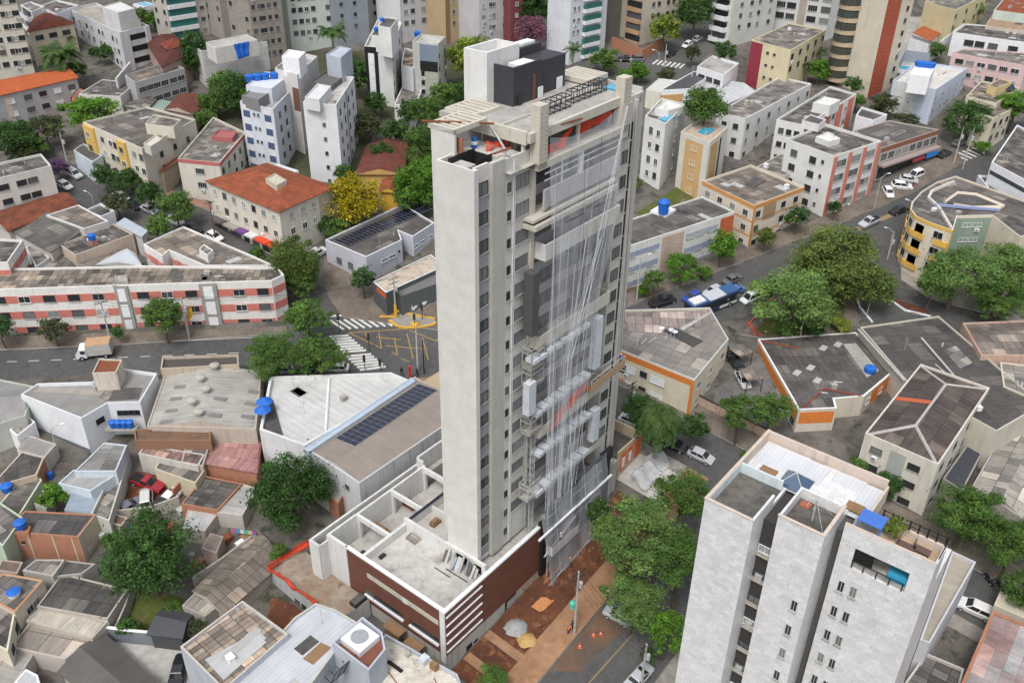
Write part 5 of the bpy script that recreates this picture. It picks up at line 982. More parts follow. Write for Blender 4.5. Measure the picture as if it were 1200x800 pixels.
B = bld('grey_shed', 'grey roofed shed at the left border below the main road', 'shed', [(-40, 510), (30, 489), (40, 453), (18, 435), (-40, 437)][:4] if False else [(-40, 508), (30, 487), (39, 452), (-40, 436)], 5, C(.42, .44, .4), metal((.3, .29, .28), .5), 'gable', ph=.2, rh=1, axis='swap')
B = bld('long_low_roof', 'narrow old building with dark roof along the pavement above the beige shed', 'building', [(188, 432), (192, 428), (279, 426), (279, 416), (190, 418)][:1] + [(280, 427), (279, 415), (190, 418)], 4.5, C(.45, .38, .3, .9), plain((.08, .07, .065)), ph=.4)
B = bld('crumbling_wall_house', 'windowless block with crumbling rust brown walls between the sheds', 'building', [(158, 516), (247, 516), (247, 498), (157, 503)], 4.8, C(.25, .14, .09, .95), ground((.2, .11, .07), (.12, .085, .065), .4, 1.5), ph=.25)
B = bld('pink_roof_house', 'orange brick house with pink sheet roof beside the big white shed', 'house', [(239, 542), (300, 553), (306, 513), (250, 511)], 3.2, M['brick'], fibre((.4, .23, .22), (.3, .15, .145), 1.1, 2.4, .6, odds=.3), 'shed', ph=0, rh=-.4, over=.2)
B = bld('service_yard_shed', 'small dark shed with pipes between the crumbling block and the pink roof', 'shed', [(212, 541), (238, 546), (246, 519), (218, 519)], 3.6, C(.4, .36, .32), 'roofgrey', ph=.1)
B = bld('grey_fold_roof_house', 'pale blue house with folded grey sheet roof and stained white lower roof', 'house', [(87, 552), (136, 552), (149, 521), (122, 518)], 4.6, C(.5, .55, .6), fibre((.24, .235, .23), (.19, .185, .18), 1.2, 3, .3), ph=.15)
B = bld('pale_low_roof_house', 'low white roofed extension below the folded grey roof', 'house', [(68, 566), (106, 575), (136, 556), (86, 550)], 4.0, C(.5, .56, .62), metal((.42, .42, .41), .5, .5), ph=.25)
B = bld('blue_sheet_lean_to', 'lean to with light blue sheet roof above the green bush', 'shed', [(80, 598), (106, 601), (116, 577), (90, 575)], 3, C(.4, .4, .38), metal((.3, .36, .42), .45), 'shed', ph=0, rh=.4)
B = bld('ruined_wall_house', 'narrow house with mossy broken walls beside the car yard', 'house', [(106, 602), (128, 610), (150, 540), (140, 532)], 3.6, plaster((.5, .5, .45), .95), 'roofgrey', ph=.6)
B = bld('dark_roof_cottage', 'cottage with patched dark roof beside the car yard', 'house', [(181, 549), (229, 566), (241, 549), (188, 536)], 2.8, C(.5, .45, .33), 'roofdark', ph=.1); B = bld('brick_side_cottage', 'cottage with mottled brown roof and thin orange brick wall', 'house', [(212, 590), (255, 598), (284, 566), (240, 557)], 2.6, M['brick'], fibre((.17, .155, .145), (.07, .068, .066), .9, 1.4), ph=.15)
B = bld('bleached_roof_house', 'low house with bleached pale sheet roof left of the brown roofed gable', 'house', [(254, 600), (284, 604), (302, 572), (283, 566)], 2.5, C(.5, .46, .42), metal((.46, .45, .43), .5, .5), ph=.1)
# white hall and the brown roof with panels
B = bld('white_roof_hall', 'large hall with white metal roof and pale parapet on the street corner', 'building', [(357, 522), (484, 447), (458, 436), (316, 441), (304, 503)], 7, C(.62, .63, .63), metal((.6, .595, .58), 1.1, .3, .5), ph=.7, pw=.4)
m = MB(); zz = B.zr; a1, a2 = at(386, 441, zz), at(382, 505, zz); m.bar(a1 + Z * .15, a2 + Z * .15, .2); m.build('roof_ridge', [M['white']], B.root)
patch(B, [(309, 468), (320, 468), (332, 511), (307, 502)], 'bitumen', .1, 'cafe_terrace')
for k, q in enumerate(((312, 484), (310, 494))):
    p = at(*q, B.zr); r = empty('parasol', p, ('open blue parasol on the white hall terrace, the upper of the two', 'open blue parasol on the white hall terrace, the lower of the two')[k], 'parasol', 'blue parasols on the white hall'); m = MB(); m.bar(p, p + Z * 2.5, .04); m.build('pole', [M['alu']], r); m = MB(); m.lathe(p, [(1.25, 2.1), (.6, 2.45), (.03, 2.75)], 8); m.lathe(p, [(1.25, 2.1), (.03, 2.7)], 8); m.build('canopy', [M['tankblue']], r)
B = bld('brown_roof_hall', 'hall with brown ribbed roof carrying a long solar array, beside the podium', 'building', [(361, 527), (421, 566), (548, 480), (486, 441)], 7, C(.52, .53, .54, .85), metal((.3, .255, .22), .5, .25), 'gable', ph=.12, rh=.6)
win(B, (0, 1), [.3, .75], 1, .8, .8, 1.8, style='slit')
r0, r1, a_ = B.ridge
lo, hi = (a_[0], a_[1]) if (a_[0] - r0).x < 0 and a_[0].y > a_[3].y else (a_[2], a_[3])
far = a_[2] if (a_[2] + a_[3]).y > (a_[0] + a_[1]).y else a_[0]; far2 = a_[3] if far is a_[2] else a_[1]
s0, s1 = (far2, far) if far2.x < far.x else (far, far2); rr0, rr1 = (r0, r1) if r0.x < r1.x else (r1, r0)
ex_ = (rr1 - rr0).normalized(); ey_ = (s0 - rr0); ey_ = (ey_ - ex_ * ey_.dot(ex_)); W_ = ey_.length; ey_.normalize(); nz_ = ex_.cross(ey_); nz_ = nz_ if nz_.z > 0 else -nz_
solar('solar_array', rr0 + ex_ * 4.2 + ey_ * .3, ex_, ey_, nz_, 9, 3, 1.9, (W_ - 1.2) / 3, 'long solar array on the brown roofed hall')
B = bld('blue_gutter_wall', 'narrow pale blue parapet strip between the white hall and the brown roofed hall', 'wall', [(356, 525), (362, 529), (487, 446), (482, 442)], 7.4, C(.42, .5, .58), plain((.4, .47, .55)), ph=.1)
B = bld('kiosk_roof', 'small kiosk with beige roof on the pavement corner by the tower', 'kiosk', [(497, 450), (520, 463), (560, 440), (532, 428)], 3.4, C(.4, .36, .3), plain((.42, .33, .22)), 'shed', ph=0, rh=.3)
for k, (q, lab, mt) in enumerate((([(353, 546), (366, 552), (378, 542), (364, 536)], 'small shack with pale sheet roof under the white hall, the uppermost of three', metal((.42, .4, .36), .4)), ([(366, 566), (384, 577), (402, 563), (384, 552)], 'small shack with beige sheet roof beside the brown roofed hall, the middle of three', metal((.48, .46, .41), .4)), ([(385, 580), (396, 590), (408, 572), (398, 565)], 'orange brick shack beside the brown roofed hall, the lowest of three', metal((.4, .38, .35), .4)))): bld('shack', lab, 'shed', q, 3.2, M['brick'] if k == 2 else C(.45, .4, .35), mt, ph=.05, group='shacks behind the white hall')
# old houses in the lower left
B = bld('brick_house', 'unplastered orange brick house with dark roof and blue tank at the left', 'house', [(7, 623), (91, 629), (112, 602), (29, 598)], 4.4, M['brick'], fibre((.1, .096, .1), (.08, .078, .08), 1.3, 2.6), ph=.15)
band(B, (1, 2), 0, 1, 0, 5, C(.55, .48, .36), .05, 'plaster_wall'); win(B, (1, 2), [.35, .75], 1, 1.2, 1.0, 2.4, style='alu'); win(B, (0, 1), [.2], 1, .5, .5, 1.4, style='slit')
for u in (.28, .63, .9): band(B, (0, 1), u, u + .02, .2, 6, C(.5, .45, .36), .04, 'concrete_column')
tank(B, (25, 618), 'blue water tank with white lid on the orange brick house', mat='tankblue', dz=.6); block(B, [(20, 622), (33, 623), (36, 616), (23, 615)], .6, M['brick'])
B = bld('trim_house', 'house with dark roof and orange eaves trim at the left border', 'house', [(-25, 694), (17, 717), (51, 679), (4, 671)], 4.6, C(.55, .48, .4), 'roofdark', ph=.12, cap=C(.5, .25, .12)); win(B, (1, 2), 2, 1, 1.2, 1.1, 1.2, style='alu', m=1.5); tank(B, (17, 697), 'round white tank with blue rim on the house with orange eaves', .8, .7, 'white')
B = bld('yellow_wall_house', 'narrow cream house with dark roof at the left border below the orange eaves', 'house', [(-25, 745), (9, 763), (18, 715), (-10, 700)], 4.8, C(.6, .55, .45), 'roofdark', ph=.12); win(B, (1, 2), 2, 2, 1.1, 1.0, .9, 2.6, 1, 'dark')
B = bld('green_house', 'pale green house at the left border above the brick house', 'house', [(-30, 612), (3, 640), (27, 606), (-4, 585)], 4.4, C(.42, .5, .38), 'roofdark', ph=.15)
B = bld('grey_roof_house', 'house with long dark sheet roof and pale tank at the left border', 'house', [(-14, 572), (43, 556), (55, 528), (27, 527)], 3.6, C(.5, .4, .32), fibre((.13, .125, .12), (.1, .095, .09)), ph=.1); band(B, (1, 2), .02, .98, .2, 3, M['brick'], .03, 'brick_wall')
B = bld('lime_wall_house', 'house with brown roof, pale green wall and blue tank at the left', 'house', [(-14, 606), (20, 608), (49, 562), (36, 546), (20, 546)][:4], 3.4, C(.5, .55, .42), fibre((.16, .15, .14), (.12, .11, .105)), ph=.12); tank(B, (9, 575), 'blue water tank beside the pale green wall at the left', .8)
m = MB(); B = bld('dark_sheet_house', 'house with dark sheet roof in patches left of the big dark tree', 'house', [(43, 710), (126, 725), (150, 690), (72, 671)], 3.0, C(.4, .36, .32), fibre((.11, .105, .1), (.07, .068, .066), 1.4, 2), ph=.1)
B = bld('pale_sheet_house', 'low roof of large pale beige sheets below the dark sheet house', 'house', [(30, 727), (108, 748), (127, 727), (45, 712)], 2.8, C(.45, .4, .35), fibre((.44, .41, .36), (.36, .335, .29), 2.2, 2.2, .4, odds=.15), ph=.08)
B = bld('brown_sheet_house', 'house with brown and beige mixed sheet roof at the lower left', 'house', [(12, 758), (76, 772), (108, 749), (34, 729)], 2.7, C(.45, .4, .36), fibre((.3, .27, .24), (.08, .078, .075), 3, 2.5, .3), ph=.1)
B = bld('ribbed_gable_shed', 'shed with dark brown ribbed gable roof at the bottom left', 'shed', [(72, 786), (130, 830), (185, 806), (121, 744)], 2.7, C(.42, .4, .37), metal((.12, .11, .1), .45, .3), 'gable', ph=0, rh=.9)
B = bld('tin_lean_to', 'lean to with pale tin roof in the bottom left corner', 'shed', [(-20, 806), (8, 815), (40, 765), (10, 758)], 3, C(.4, .37, .34), metal((.36, .34, .31), .6, .4), ph=.1); B = bld('white_awning_shed', 'small shed with bright white sheet roof at the bottom left', 'shed', [(16, 800), (50, 812), (44, 790), (30, 783)], 3, M['white'], metal((.55, .56, .58), .4), ph=.05)
B = bld('dark_side_roof', 'small dark outbuilding roof below the orange brick house', 'shed', [(26, 668), (62, 675), (76, 655), (42, 655)], 3.2, C(.4, .38, .35), 'roofdark', ph=.1); B = bld('rusty_side_roof', 'small rusty outbuilding roof left of the dark outbuilding', 'shed', [(-4, 668), (20, 672), (27, 658), (2, 655)], 3, C(.35, .3, .26), ground((.2, .13, .09), (.12, .1, .09), .4, 1.4), ph=.08)
B = bld('brown_gable_house', 'long low house with weathered brown gable roof right of the big dark tree', 'house', [(229, 691), (262, 716), (328, 660), (300, 623)], 2.4, C(.42, .38, .33), fibre((.25, .215, .18), (.14, .125, .11), 1, 1.6, .6), 'gable', ph=0, rh=1.0)
B = bld('mossy_roof_shed', 'small shed with mossy grey roof at the foot of the brown gable house', 'shed', [(213, 709), (240, 722), (262, 705), (232, 690)], 2.8, C(.35, .33, .3), 'roofgrey', ph=0); B = bld('tent_roof_shed', 'black tent like tarpaulin roof right of the big dark tree', 'shed', [(176, 741), (212, 745), (222, 722), (196, 712)], 2.6, plain((.07, .075, .08)), plain((.06, .063, .07)), 'gable', ph=0, rh=.8)
B = bld('tin_roof_hut', 'hut with torn white tin roof behind the big dark tree', 'shed', [(214, 619), (240, 622), (255, 602), (220, 597)], 2.4, C(.45, .4, .35), metal((.55, .55, .55), .5, .5), ph=.05)
B = bld('tin_roof_hut', 'hut with rusty torn roof beside the washing line', 'shed', [(236, 642), (254, 648), (262, 628), (246, 624)], 2.6, C(.35, .28, .24), ground((.25, .2, .17), (.15, .12, .1), .4, 1.4), ph=.05)
m = MB(); a, b = AG(268, 618, 2.2), AG(300, 622, 2.2); m.bar(a, b, .02, n=4); m.bar(a - Z * 2.2, a, .05); m.bar(b - Z * 2.2, b, .05)
r = empty('washing_line', a - Z * 2.2, 'washing line with bright clothes behind the brown gable house', 'washing line'); m.build('line', [M['cable']], r)
for k, c in enumerate(((.5, .12, .3), (.08, .3, .5), (.6, .6, .6), (.1, .4, .35), (.5, .5, .15), (.3, .1, .4))): p = a.lerp(b, .1 + k * .15); m = MB(); d = (b - a).normalized(); v = [p, p + d * .55, p + d * .5 - Z * .8, p - Z * .75]; m.face(v); m.face([q + Vector((0, .02, 0)) for q in v][::-1]); m.build('garment', [plain(c)], r)

B = bld('patched_lean_to', 'low shed with blackened and pinkish patched roof above the dirt car yard', 'shed', [(162, 531), (232, 546), (240, 532), (170, 521)], 3.4, C(.5, .48, .44, .8), fibre((.3, .2, .18), (.06, .058, .058), 1.0, 1.3, bias=-.2), ph=.06)
B = bld('yard_roof', 'narrow grey roof along the fence left of the pale blue house', 'shed', [(20, 528), (52, 536), (66, 520), (26, 507)], 2.6, C(.45, .42, .38, .8), metal((.36, .34, .32), .5, .5), ph=.05)
B = bld('gate_house', 'small white gate building beside the white corner house', 'house', [(11, 503), (20, 511), (41, 494), (34, 488)], 3.2, M['white'], 'roofgrey', ph=.2)
B = bld('rust_roof_hut', 'tiny hut with rusty roof below the red pickup yard', 'shed', [(128, 612), (142, 616), (150, 606), (136, 602)], 2.2, C(.4, .36, .33, .8), ground((.2, .11, .07), (.1, .08, .07), .5, 1.4), ph=.04)
B = bld('grey_annex_roof', 'low annex with black bitumen roof between brick house and dark sheet house', 'shed', [(60, 676), (96, 672), (112, 660), (78, 656)], 2.6, C(.36, .34, .32, .7), 'bitumen', ph=.05)
B = bld('water_heater_shed', 'narrow shed with light roof right of the lime walled house', 'shed', [(40, 590), (54, 596), (62, 580), (50, 574)], 2.6, C(.42, .4, .36, .7), 'roofgrey', ph=.04)
wallrun('yard_wall', [(107, 604), (128, 612), (180, 606), (212, 594)], 2.0, plaster((.42, .38, .33), .9), 'stained low wall along the lower side of the dirt car yard'); wallrun('yard_wall', [(205, 588), (226, 564), (243, 548)], 2.2, M['brick'], 'thin orange brick wall at the right of the dirt car yard'); wallrun('mossy_wall', [(228, 688), (258, 668), (296, 640)], 1.8, plaster((.36, .34, .3), .95), 'mossy retaining wall behind the brown gable house'); wallrun('grey_block_wall', [(138, 748), (150, 720), (160, 690)], 1.8, plaster((.4, .39, .37), .9), 'grey wall beside the undergrowth left of the tarpaulin roof')
JK = ((282, 612, 'box', 'green'), (274, 614, 'barrel', 'tankblue'), (290, 632, 'box', 'wood'), (266, 634, 'heap', 'rust'), (284, 640, 'box', 'white'), (258, 606, 'barrel', 'rust'), (226, 655, 'barrel', 'concrete'), (233, 662, 'box', 'wood'), (247, 655, 'barrel', 'wood'), (215, 600, 'box', 'alu'), (122, 628, 'box', 'white'), (150, 622, 'barrel', 'tankblue'), (200, 620, 'box', 'rust'), (96, 560, 'box', 'wood'), (60, 560, 'barrel', 'tankblue'))
M['green'] = plain((.08, .2, .12))
for k, (x, y, t, c) in enumerate(JK):
    p = AG(x, y); m = MB(); cn = {'green': 'green', 'tankblue': 'blue', 'wood': 'brown', 'rust': 'rusty', 'white': 'white', 'concrete': 'grey', 'alu': 'grey'}[c]; near = 'by the washing line' if 254 < x and y < 645 else 'beside the mossy wall' if 220 < x < 250 and y > 640 else 'in the dirt yard under the torn tin roof' if x > 195 else 'behind the brick house' if y > 600 else 'near the pale blue house'
    if t == 'barrel': m.lathe(p, [(.38, -.1), (.4, .5), (.38, 1.0), (.3, 1.02)], 10)
    else: m.box(p, DA, DB, -.7, .7, -.5, .5, -.1, .8); m.box(p, DA, DB, -.75, .75, -.55, .55, .8, .86)
    single(m, 'barrel' if t == 'barrel' else 'crate', [M[c]], p, '%s %s standing %s' % (cn, 'barrel' if t == 'barrel' else ('junk pile' if t == 'heap' else 'crate'), near), 'barrel' if t == 'barrel' else 'crate')

B = bld('red_roof_cottage', 'cottage with dark red tile roof between the grey school block and the pink trim house', 'house', [(194, 128), (226, 134), (243, 118), (211, 111)], 4, C(.45, .4, .34), claytile((.2, .065, .045), (.11, .045, .035)), 'gable', ph=0, rh=1.0)
B = bld('green_roof_shed', 'small shed with pale green sheet roof beside the dark red tile cottage', 'shed', [(176, 126), (200, 130), (210, 121), (188, 117)], 3.4, C(.45, .45, .4), metal((.25, .36, .3), .5), ph=.05)
B = bld('grey_cottage', 'cottage with sagging grey roof right of the stained gable wall', 'house', [(148, 124), (170, 129), (182, 117), (164, 113)], 4, C(.42, .42, .41), 'roofdark', 'gable', ph=0, rh=.8)
B = bld('orange_wall_cottage', 'small house with bright orange wall beside the tall palm', 'house', [(84, 116), (95, 119), (104, 108), (94, 104)], 5, plain((.62, .16, .06)), 'roofdark', ph=.1)
# ---------------------------------------------------------------- right of and behind the tower
mW = C(.66, .66, .64, .3); mO = plain((.55, .27, .09), .85); mSalmon = plain((.55, .2, .15), .85)
B = bld('blue_tank_flats', 'white three storey flats with dark sheet roof and tall blue tank facing the street', 'building', [(720, 294), (861, 248), (823, 230), (690, 272)], 9.6, mW, fibre((.16, .15, .145), (.1, .095, .092), 1.2, 2.2), ph=.3)
for r in range(3): band(B, (0, 1), .08, .36, 1.4 + r * 2.95, 2.4 + r * 2.95, plain((.3, .33, .45)), .04, 'blue_panel'); band(B, (0, 1), .58, .86, 1.4 + r * 2.95, 2.6 + r * 2.95, plain((.3, .33, .5) if r else (.42, .44, .5)), .04, 'blue_panel')
win(B, (0, 1), [.14, .3, .62, .7, .82], 3, 1.7, 1.1, 1.45, 2.95, style='multi'); band(B, (0, 1), .38, .56, .5, 9, C(.5, .38, .32), .08, 'stone_panel'); win(B, (0, 1), [.42, .52], 3, .6, .7, 1.9, 2.95, style='slit'); band(B, (0, 1), .88, 1, .6, 5, C(.5, .12, .06), .03); band(B, (0, 1), 0, 1, 8.8, 10, C(.4, .13, .08), .06, 'plinth')
p = at(777, 249, B.zr); tank(B, (777, 250), 'tall bright blue tank on the dark roof of the white flats', 1.1, 2.6, dz=.5); m = MB(); m.box(p, DA, DB, -1.8, 2, -1.6, 1.8, 0, .5); m.build('tank_base', [M['white']], B.root)
B = bld('orange_trim_flats', 'cream three storey flats with orange trim and flat dark roof', 'building', [(884, 241), (943, 219), (880, 193), (823, 212)], ('b', 878, 290), C(.64, .57, .47, .3), 'roofbrown', ph=.5)
for w_ in ((0, 1), (3, 0)):
    band(B, w_, 0, 1, -.04, .8, mO, .05, 'cornice'); [band(B, w_, 0, 1, 3.2 + k * 3, 3.5 + k * 3, mO, .04, 'string_course') for k in range(2)]
band(B, (0, 1), 0, .04, .8, 10, mO, .06, 'corner_strip'); band(B, (0, 1), .2, .45, .8, 4, C(.36, .25, .16), .04, 'cladding_panel'); win(B, (3, 0), 4, 3, 1.3, 1.2, 1.5, 3, 1.3, 'alu'); win(B, (0, 1), [.1, .6, .85], 3, 1.3, 1.2, 1.5, 3, style='dark')
patch(B, [(873, 214), (884, 219), (898, 211), (886, 207)], 'bitumen', .2)
# curved yellow corner block
cp = [(1120, 206), (1098, 213), (1080, 224), (1069, 236), (1067, 245), (1073, 253), (1088, 260), (1117, 270), (1122, 253), (1163, 252), (1196, 278), (1236, 262), (1205, 236)]
mY = plain((.68, .42, .09), .8); mGr = C(.24, .31, .26, .3)
B = bld('yellow_corner_block', 'curved corner block with yellow bands, cream wall and grey green side', 'building', cp, ('b', 1105, 206 + 52, 0), C(.64, .57, .46, .3), fibre((.2, .18, .17), (.09, .085, .085), 1.4, 2.4), hz=AG(1067, 245, 10.5).z, ph=.35, cap=plain((.55, .52, .45)))
for i in range(3, 7):
    band(B, (i, i + 1), 0, 1, -.03, .55, mY, .06, 'cornice')
    for r in range(3): 
        band(B, (i, i + 1), .05 if i % 2 else .4, .98 if i % 2 else .95, 2.6 + r * 3.1, 3.7 + r * 3.1, mY, .28, 'bay'); win(B, (i, i + 1), 1, 3, 1.8, 1.4, 1.1, 3.1, style='dark' if i % 2 else 'white')
band(B, (6, 7), .96, 1.0, .6, 10, mY, .05, 'corner_strip'); band(B, (7, 8), 0, 1, .5, 10.5, mGr, .03, 'green_wall'); band(B, (8, 9), 0, 1, .5, 10.5, mGr, .03, 'green_wall'); band(B, (9, 10), 0, 1, .5, 10.5, mGr, .03, 'green_wall'); win(B, (8, 9), 2, 3, 1.7, .9, 1.4, 3, 1.5, 'white'); win(B, (9, 10), 2, 3, 1.5, 1.0, 1.6, 3, 1, 'white')
patch(B, [(1107, 235), (1122, 224), (1145, 226), (1178, 240), (1172, 244), (1140, 243)], C(.6, .52, .43), .02, 'light_well_patch', .5); patch(B, [(1110, 236), (1123, 227), (1143, 229), (1170, 240), (1140, 241)], 'bitumen', .54, 'light_well_patch'); m = MB(); q = [at(x, y, B.zr + .3) for x, y in ((1118, 213), (1092, 224), (1088, 232), (1100, 243), (1115, 268))]  # raised sheets; the dark one paints the sunken well's shade
for a, b in zip(q[:-1], q[1:]): m.bar(a, b, .35, n=4)
m.build('roof_gutter', [plain((.55, .52, .47))], B.root); m = MB(); m.bar(at(1095, 240, B.zr + .4), at(1170, 246, B.zr + .4), .3, n=4); m.build('roof_gutter', [plain((.25, .3, .5))], B.root)
B = bld('white_stepped_flats', 'white stepped building with dark window stripes at the right border', 'building', [(1162, 190), (1222, 222), (1250, 176), (1192, 146)], 11, M['white'], 'roofdark', ph=.4)
for r in range(3): band(B, (0, 1), .02, .98, 1.5 + r * 3, 2.3 + r * 3, plain((.05, .07, .08), .2), .04, 'window_stripe')
B = bld('white_stepped_wing', 'low white wing with black roof strip at the right border above the yellow block', 'building', [(1146, 205), (1160, 222), (1230, 245), (1215, 210)], 6, M['white'], plain((.08, .08, .085)), ph=.4); win(B, (0, 1), 1, 1, 2, 1.4, 1.4, style='shutter'); win(B, (1, 2), 3, 1, 1.6, 1.2, 1.4, style='dark')
# white and salmon blocks along the right street
B = bld('salmon_pilaster_flats', 'big white four storey flats with salmon pilasters on the street front', 'building', [(978, 183), (1033, 165), (968, 145), (922, 163)], ('b', 960, 254), mW, 'roofdark', ph=.6)
for k in range(4): band(B, (0, 1), k * .31, k * .31 + .07, .3, 13, mSalmon, .15, 'pilaster')
win(B, (0, 1), [.13, .23, .44, .54, .75, .85], 4, 1.6, 1.5, 1.3, 3.0, style='multi'); win(B, (3, 0), [.2, .6], 4, 1.6, 1.4, 1.6, 3.0, style='dark'); win(B, (3, 0), [.8], 4, .6, .7, 1.6, 3.0, style='slit'); block(B, [(956, 160), (972, 166), (985, 162), (970, 155)], 1.2, mW)
B = bld('salmon_side_flats', 'white flats with salmon striped side and dark flat roof behind the pilaster flats', 'building', [(943, 147), (1004, 110), (973, 101), (910, 140)], ('b', 930, 205), mW, 'roofdark', ph=.5)
for k in range(3): band(B, (0, 1), .38 + k * .23, .5 + k * .23, .3, 10, mSalmon, .06, 'salmon_panel')
win(B, (3, 0), 3, 3, 1.2, 1.2, 1.6, 3, .8, 'dark'); win(B, (0, 1), [.45 - .2, .56, .8], 3, 1.4, 1.2, 1.6, 3, style='alu'); block(B, [(953, 120), (973, 124), (985, 117), (966, 113)], 2.2, mW); block(B, [(940, 141), (960, 146), (968, 140), (950, 134)], 1.4, mW, 'bitumen')
B = bld('white_grey_roof_flats', 'long white flats with patched grey roof and blue window right of the tower', 'building', [(874, 139), (951, 98), (914, 90), (840, 132)], ('b', 868, 188), mW, 'roofgrey', ph=.4); win(B, (3, 0), [.3, .3 + .4], 3, 1.2, 1.2, 1.6, 3.2, style='dark'); win(B, (0, 1), 7, 3, 1.2, 1.2, 1.6, 3.2, 1, ['dark', 'alu'])
B = bld('arcade_block', 'two storey commercial block with brown fascia, grey roof and blue shop sign', 'building', [(1033, 174), (1101, 152), (1042, 141), (1001, 153)], 7.4, C(.42, .36, .32), fibre((.14, .13, .125), (.11, .105, .1), 1.6, 2.5, .4), ph=.25); band(B, (0, 1), 0, 1, -.02, 1.0, C(.25, .1, .07), .05, 'fascia'); band(B, (0, 1), 0, 1, 3.5, 3.9, plain((.34, .28, .26)), 1.6, 'canopy'); win(B, (0, 1), 8, 1, 2.2, 1.7, 1.4, 3, .5, 'multi'); band(B, (0, 1), .74, .95, 4.0, 5.2, plain((.03, .22, .6)), 1.65, 'shop_sign', din=1.61); band(B, (0, 1), .5, .72, 4.2, 5.0, plain((.4, .05, .07)), 1.65, 'shop_sign', din=1.61); band(B, (0, 1), .02, .98, 4.4, 7, 'glassdark', .04, 'shop_front'); block(B, [(1058, 152), (1062, 154), (1048, 159), (1044, 157)], .2, M['concrete'])
m = MB(); q = AG(1075, 186, 3.3)
B = bld('white_cube_house', 'small white house with dark flat roof tucked between the flats and the arcade', 'house', [(1003, 135), (1024, 141), (1040, 134), (1010, 125)], 6, M['white'], 'bitumen', ph=.5)
B = bld('pale_blue_flats', 'pale blue and white flats with white roof and tank house', 'building', [(1097, 105), (1134, 80), (1075, 72), (1047, 94)], ('b', 1088, 147), C(.5, .56, .66, .3), ground((.5, .48, .45), (.6, .58, .55), .3, 1), ph=.6); band(B, (3, 0), .05, .6, .3, 12, C(.62, .62, .6), .05); win(B, (3, 0), [.18, .48], 3, 2.2, 1.5, 2.0, 3, style='multi'); win(B, (0, 1), 5, 3, 1.2, 1.2, 2, 3, 1, 'alu'); K = block(B, [(1066, 87), (1090, 90), (1096, 78), (1074, 75)], 4, M['white'])
for k in range(3): tank(at(1077 + k * 6.5, 78 + k * .7, K.zr), None, 'blue round tank on the tank house of the pale blue flats', 1.2, 1.2, group='blue tanks on the pale blue flats')
B = bld('white_long_house', 'long white two storey house with dark roof and wide windows at the upper right', 'house', [(1117, 38), (1203, 50), (1240, 36), (1132, 28)], 6.2, M['white'], 'roofdark', ph=.3); win(B, (0, 1), [.25, .4, .58, .85], 1, 2.4, 1.5, 1.4, style='dark')
B = bld('pink_house', 'pale pink two storey house with grey roof below the long white house', 'house', [(1116, 62), (1203, 77), (1240, 64), (1130, 57)], 7, C(.62, .46, .45, .3), 'roofgrey', ph=.25); win(B, (0, 1), 6, 2, 2.0, 1.2, 1.2, 3, 1.2, ['dark', 'multi', 'white'])
B = bld('cream_patched_house', 'cream house with jumble of patched roofs and solar heater at the upper right', 'house', [(1132, 113), (1168, 121), (1196, 103), (1150, 95)], 7.5, C(.6, .55, .44), 'roofpatch', ph=.25); block(B, [(1158, 100), (1168, 103), (1186, 96), (1172, 92)], 2, C(.6, .48, .25), 'roofbrown'); p = at(1172, 108, B.zr); solar('solar_heater', p + Z * .5, Vector((1, 0, 0)), Vector((0, .9, .4)), Vector((0, -.4, .9)), 2, 1, 1.8, 2.2, 'blue solar heater panels on the cream patched house')
B = bld('curved_cream_house', 'cream house with rounded corner behind the street tree at the upper right', 'house', [(1143, 132), (1165, 138), (1186, 128), (1170, 118)], 7.5, C(.58, .53, .42), 'roofbrown', ph=.3); win(B, (1, 2), 3, 2, 1.3, 1.3, 1.4, 3, .8, 'dark')
B = bld('tiled_patio_house', 'small house with bright orange tile roof in a white walled yard', 'house', [(1070, 41), (1090, 48), (1103, 37), (1086, 31)], 3.6, M['white'], claytile((.45, .14, .05), (.33, .09, .04)), 'shed', ph=0, rh=.5)
wallrun('yard_wall', [(1062, 62), (1090, 72), (1125, 45), (1090, 24)], 4, M['white'], 'high white wall round the yard of the orange tile house'); wallrun('grey_yard_wall', [(1075, 5), (1100, 22), (1142, 30)], 5, plaster((.33, .32, .3), .8), 'stained grey retaining wall at the top right'); wallrun('blue_grey_wall', [(1052, 84), (1058, 72), (1088, 76)], 3, plain((.3, .34, .4)), 'blue grey wall behind the small pool at the upper right')
B = bld('cream_top_house', 'cream two storey house with flat roof at the top right', 'house', [(1084, 2), (1120, 12), (1160, -8), (1120, -18)], 9, C(.6, .53, .33), 'roofgrey', ph=.4); win(B, (1, 2), 4, 2, 1.4, 1.2, 1.4, 3, 1, 'dark'); B = bld('mint_top_house', 'pale mint house at the top right corner', 'house', [(1165, 12), (1210, 18), (1230, 2), (1180, -6)], 7, C(.5, .58, .53), claytile(), ph=.3); B = bld('sand_roof_house', 'house with sandy pink tile roof at the right border near the top', 'house', [(1155, 30), (1212, 38), (1230, 18), (1165, 14)], 6, C(.5, .45, .38), claytile((.42, .3, .2), (.3, .2, .13)), ph=.2)
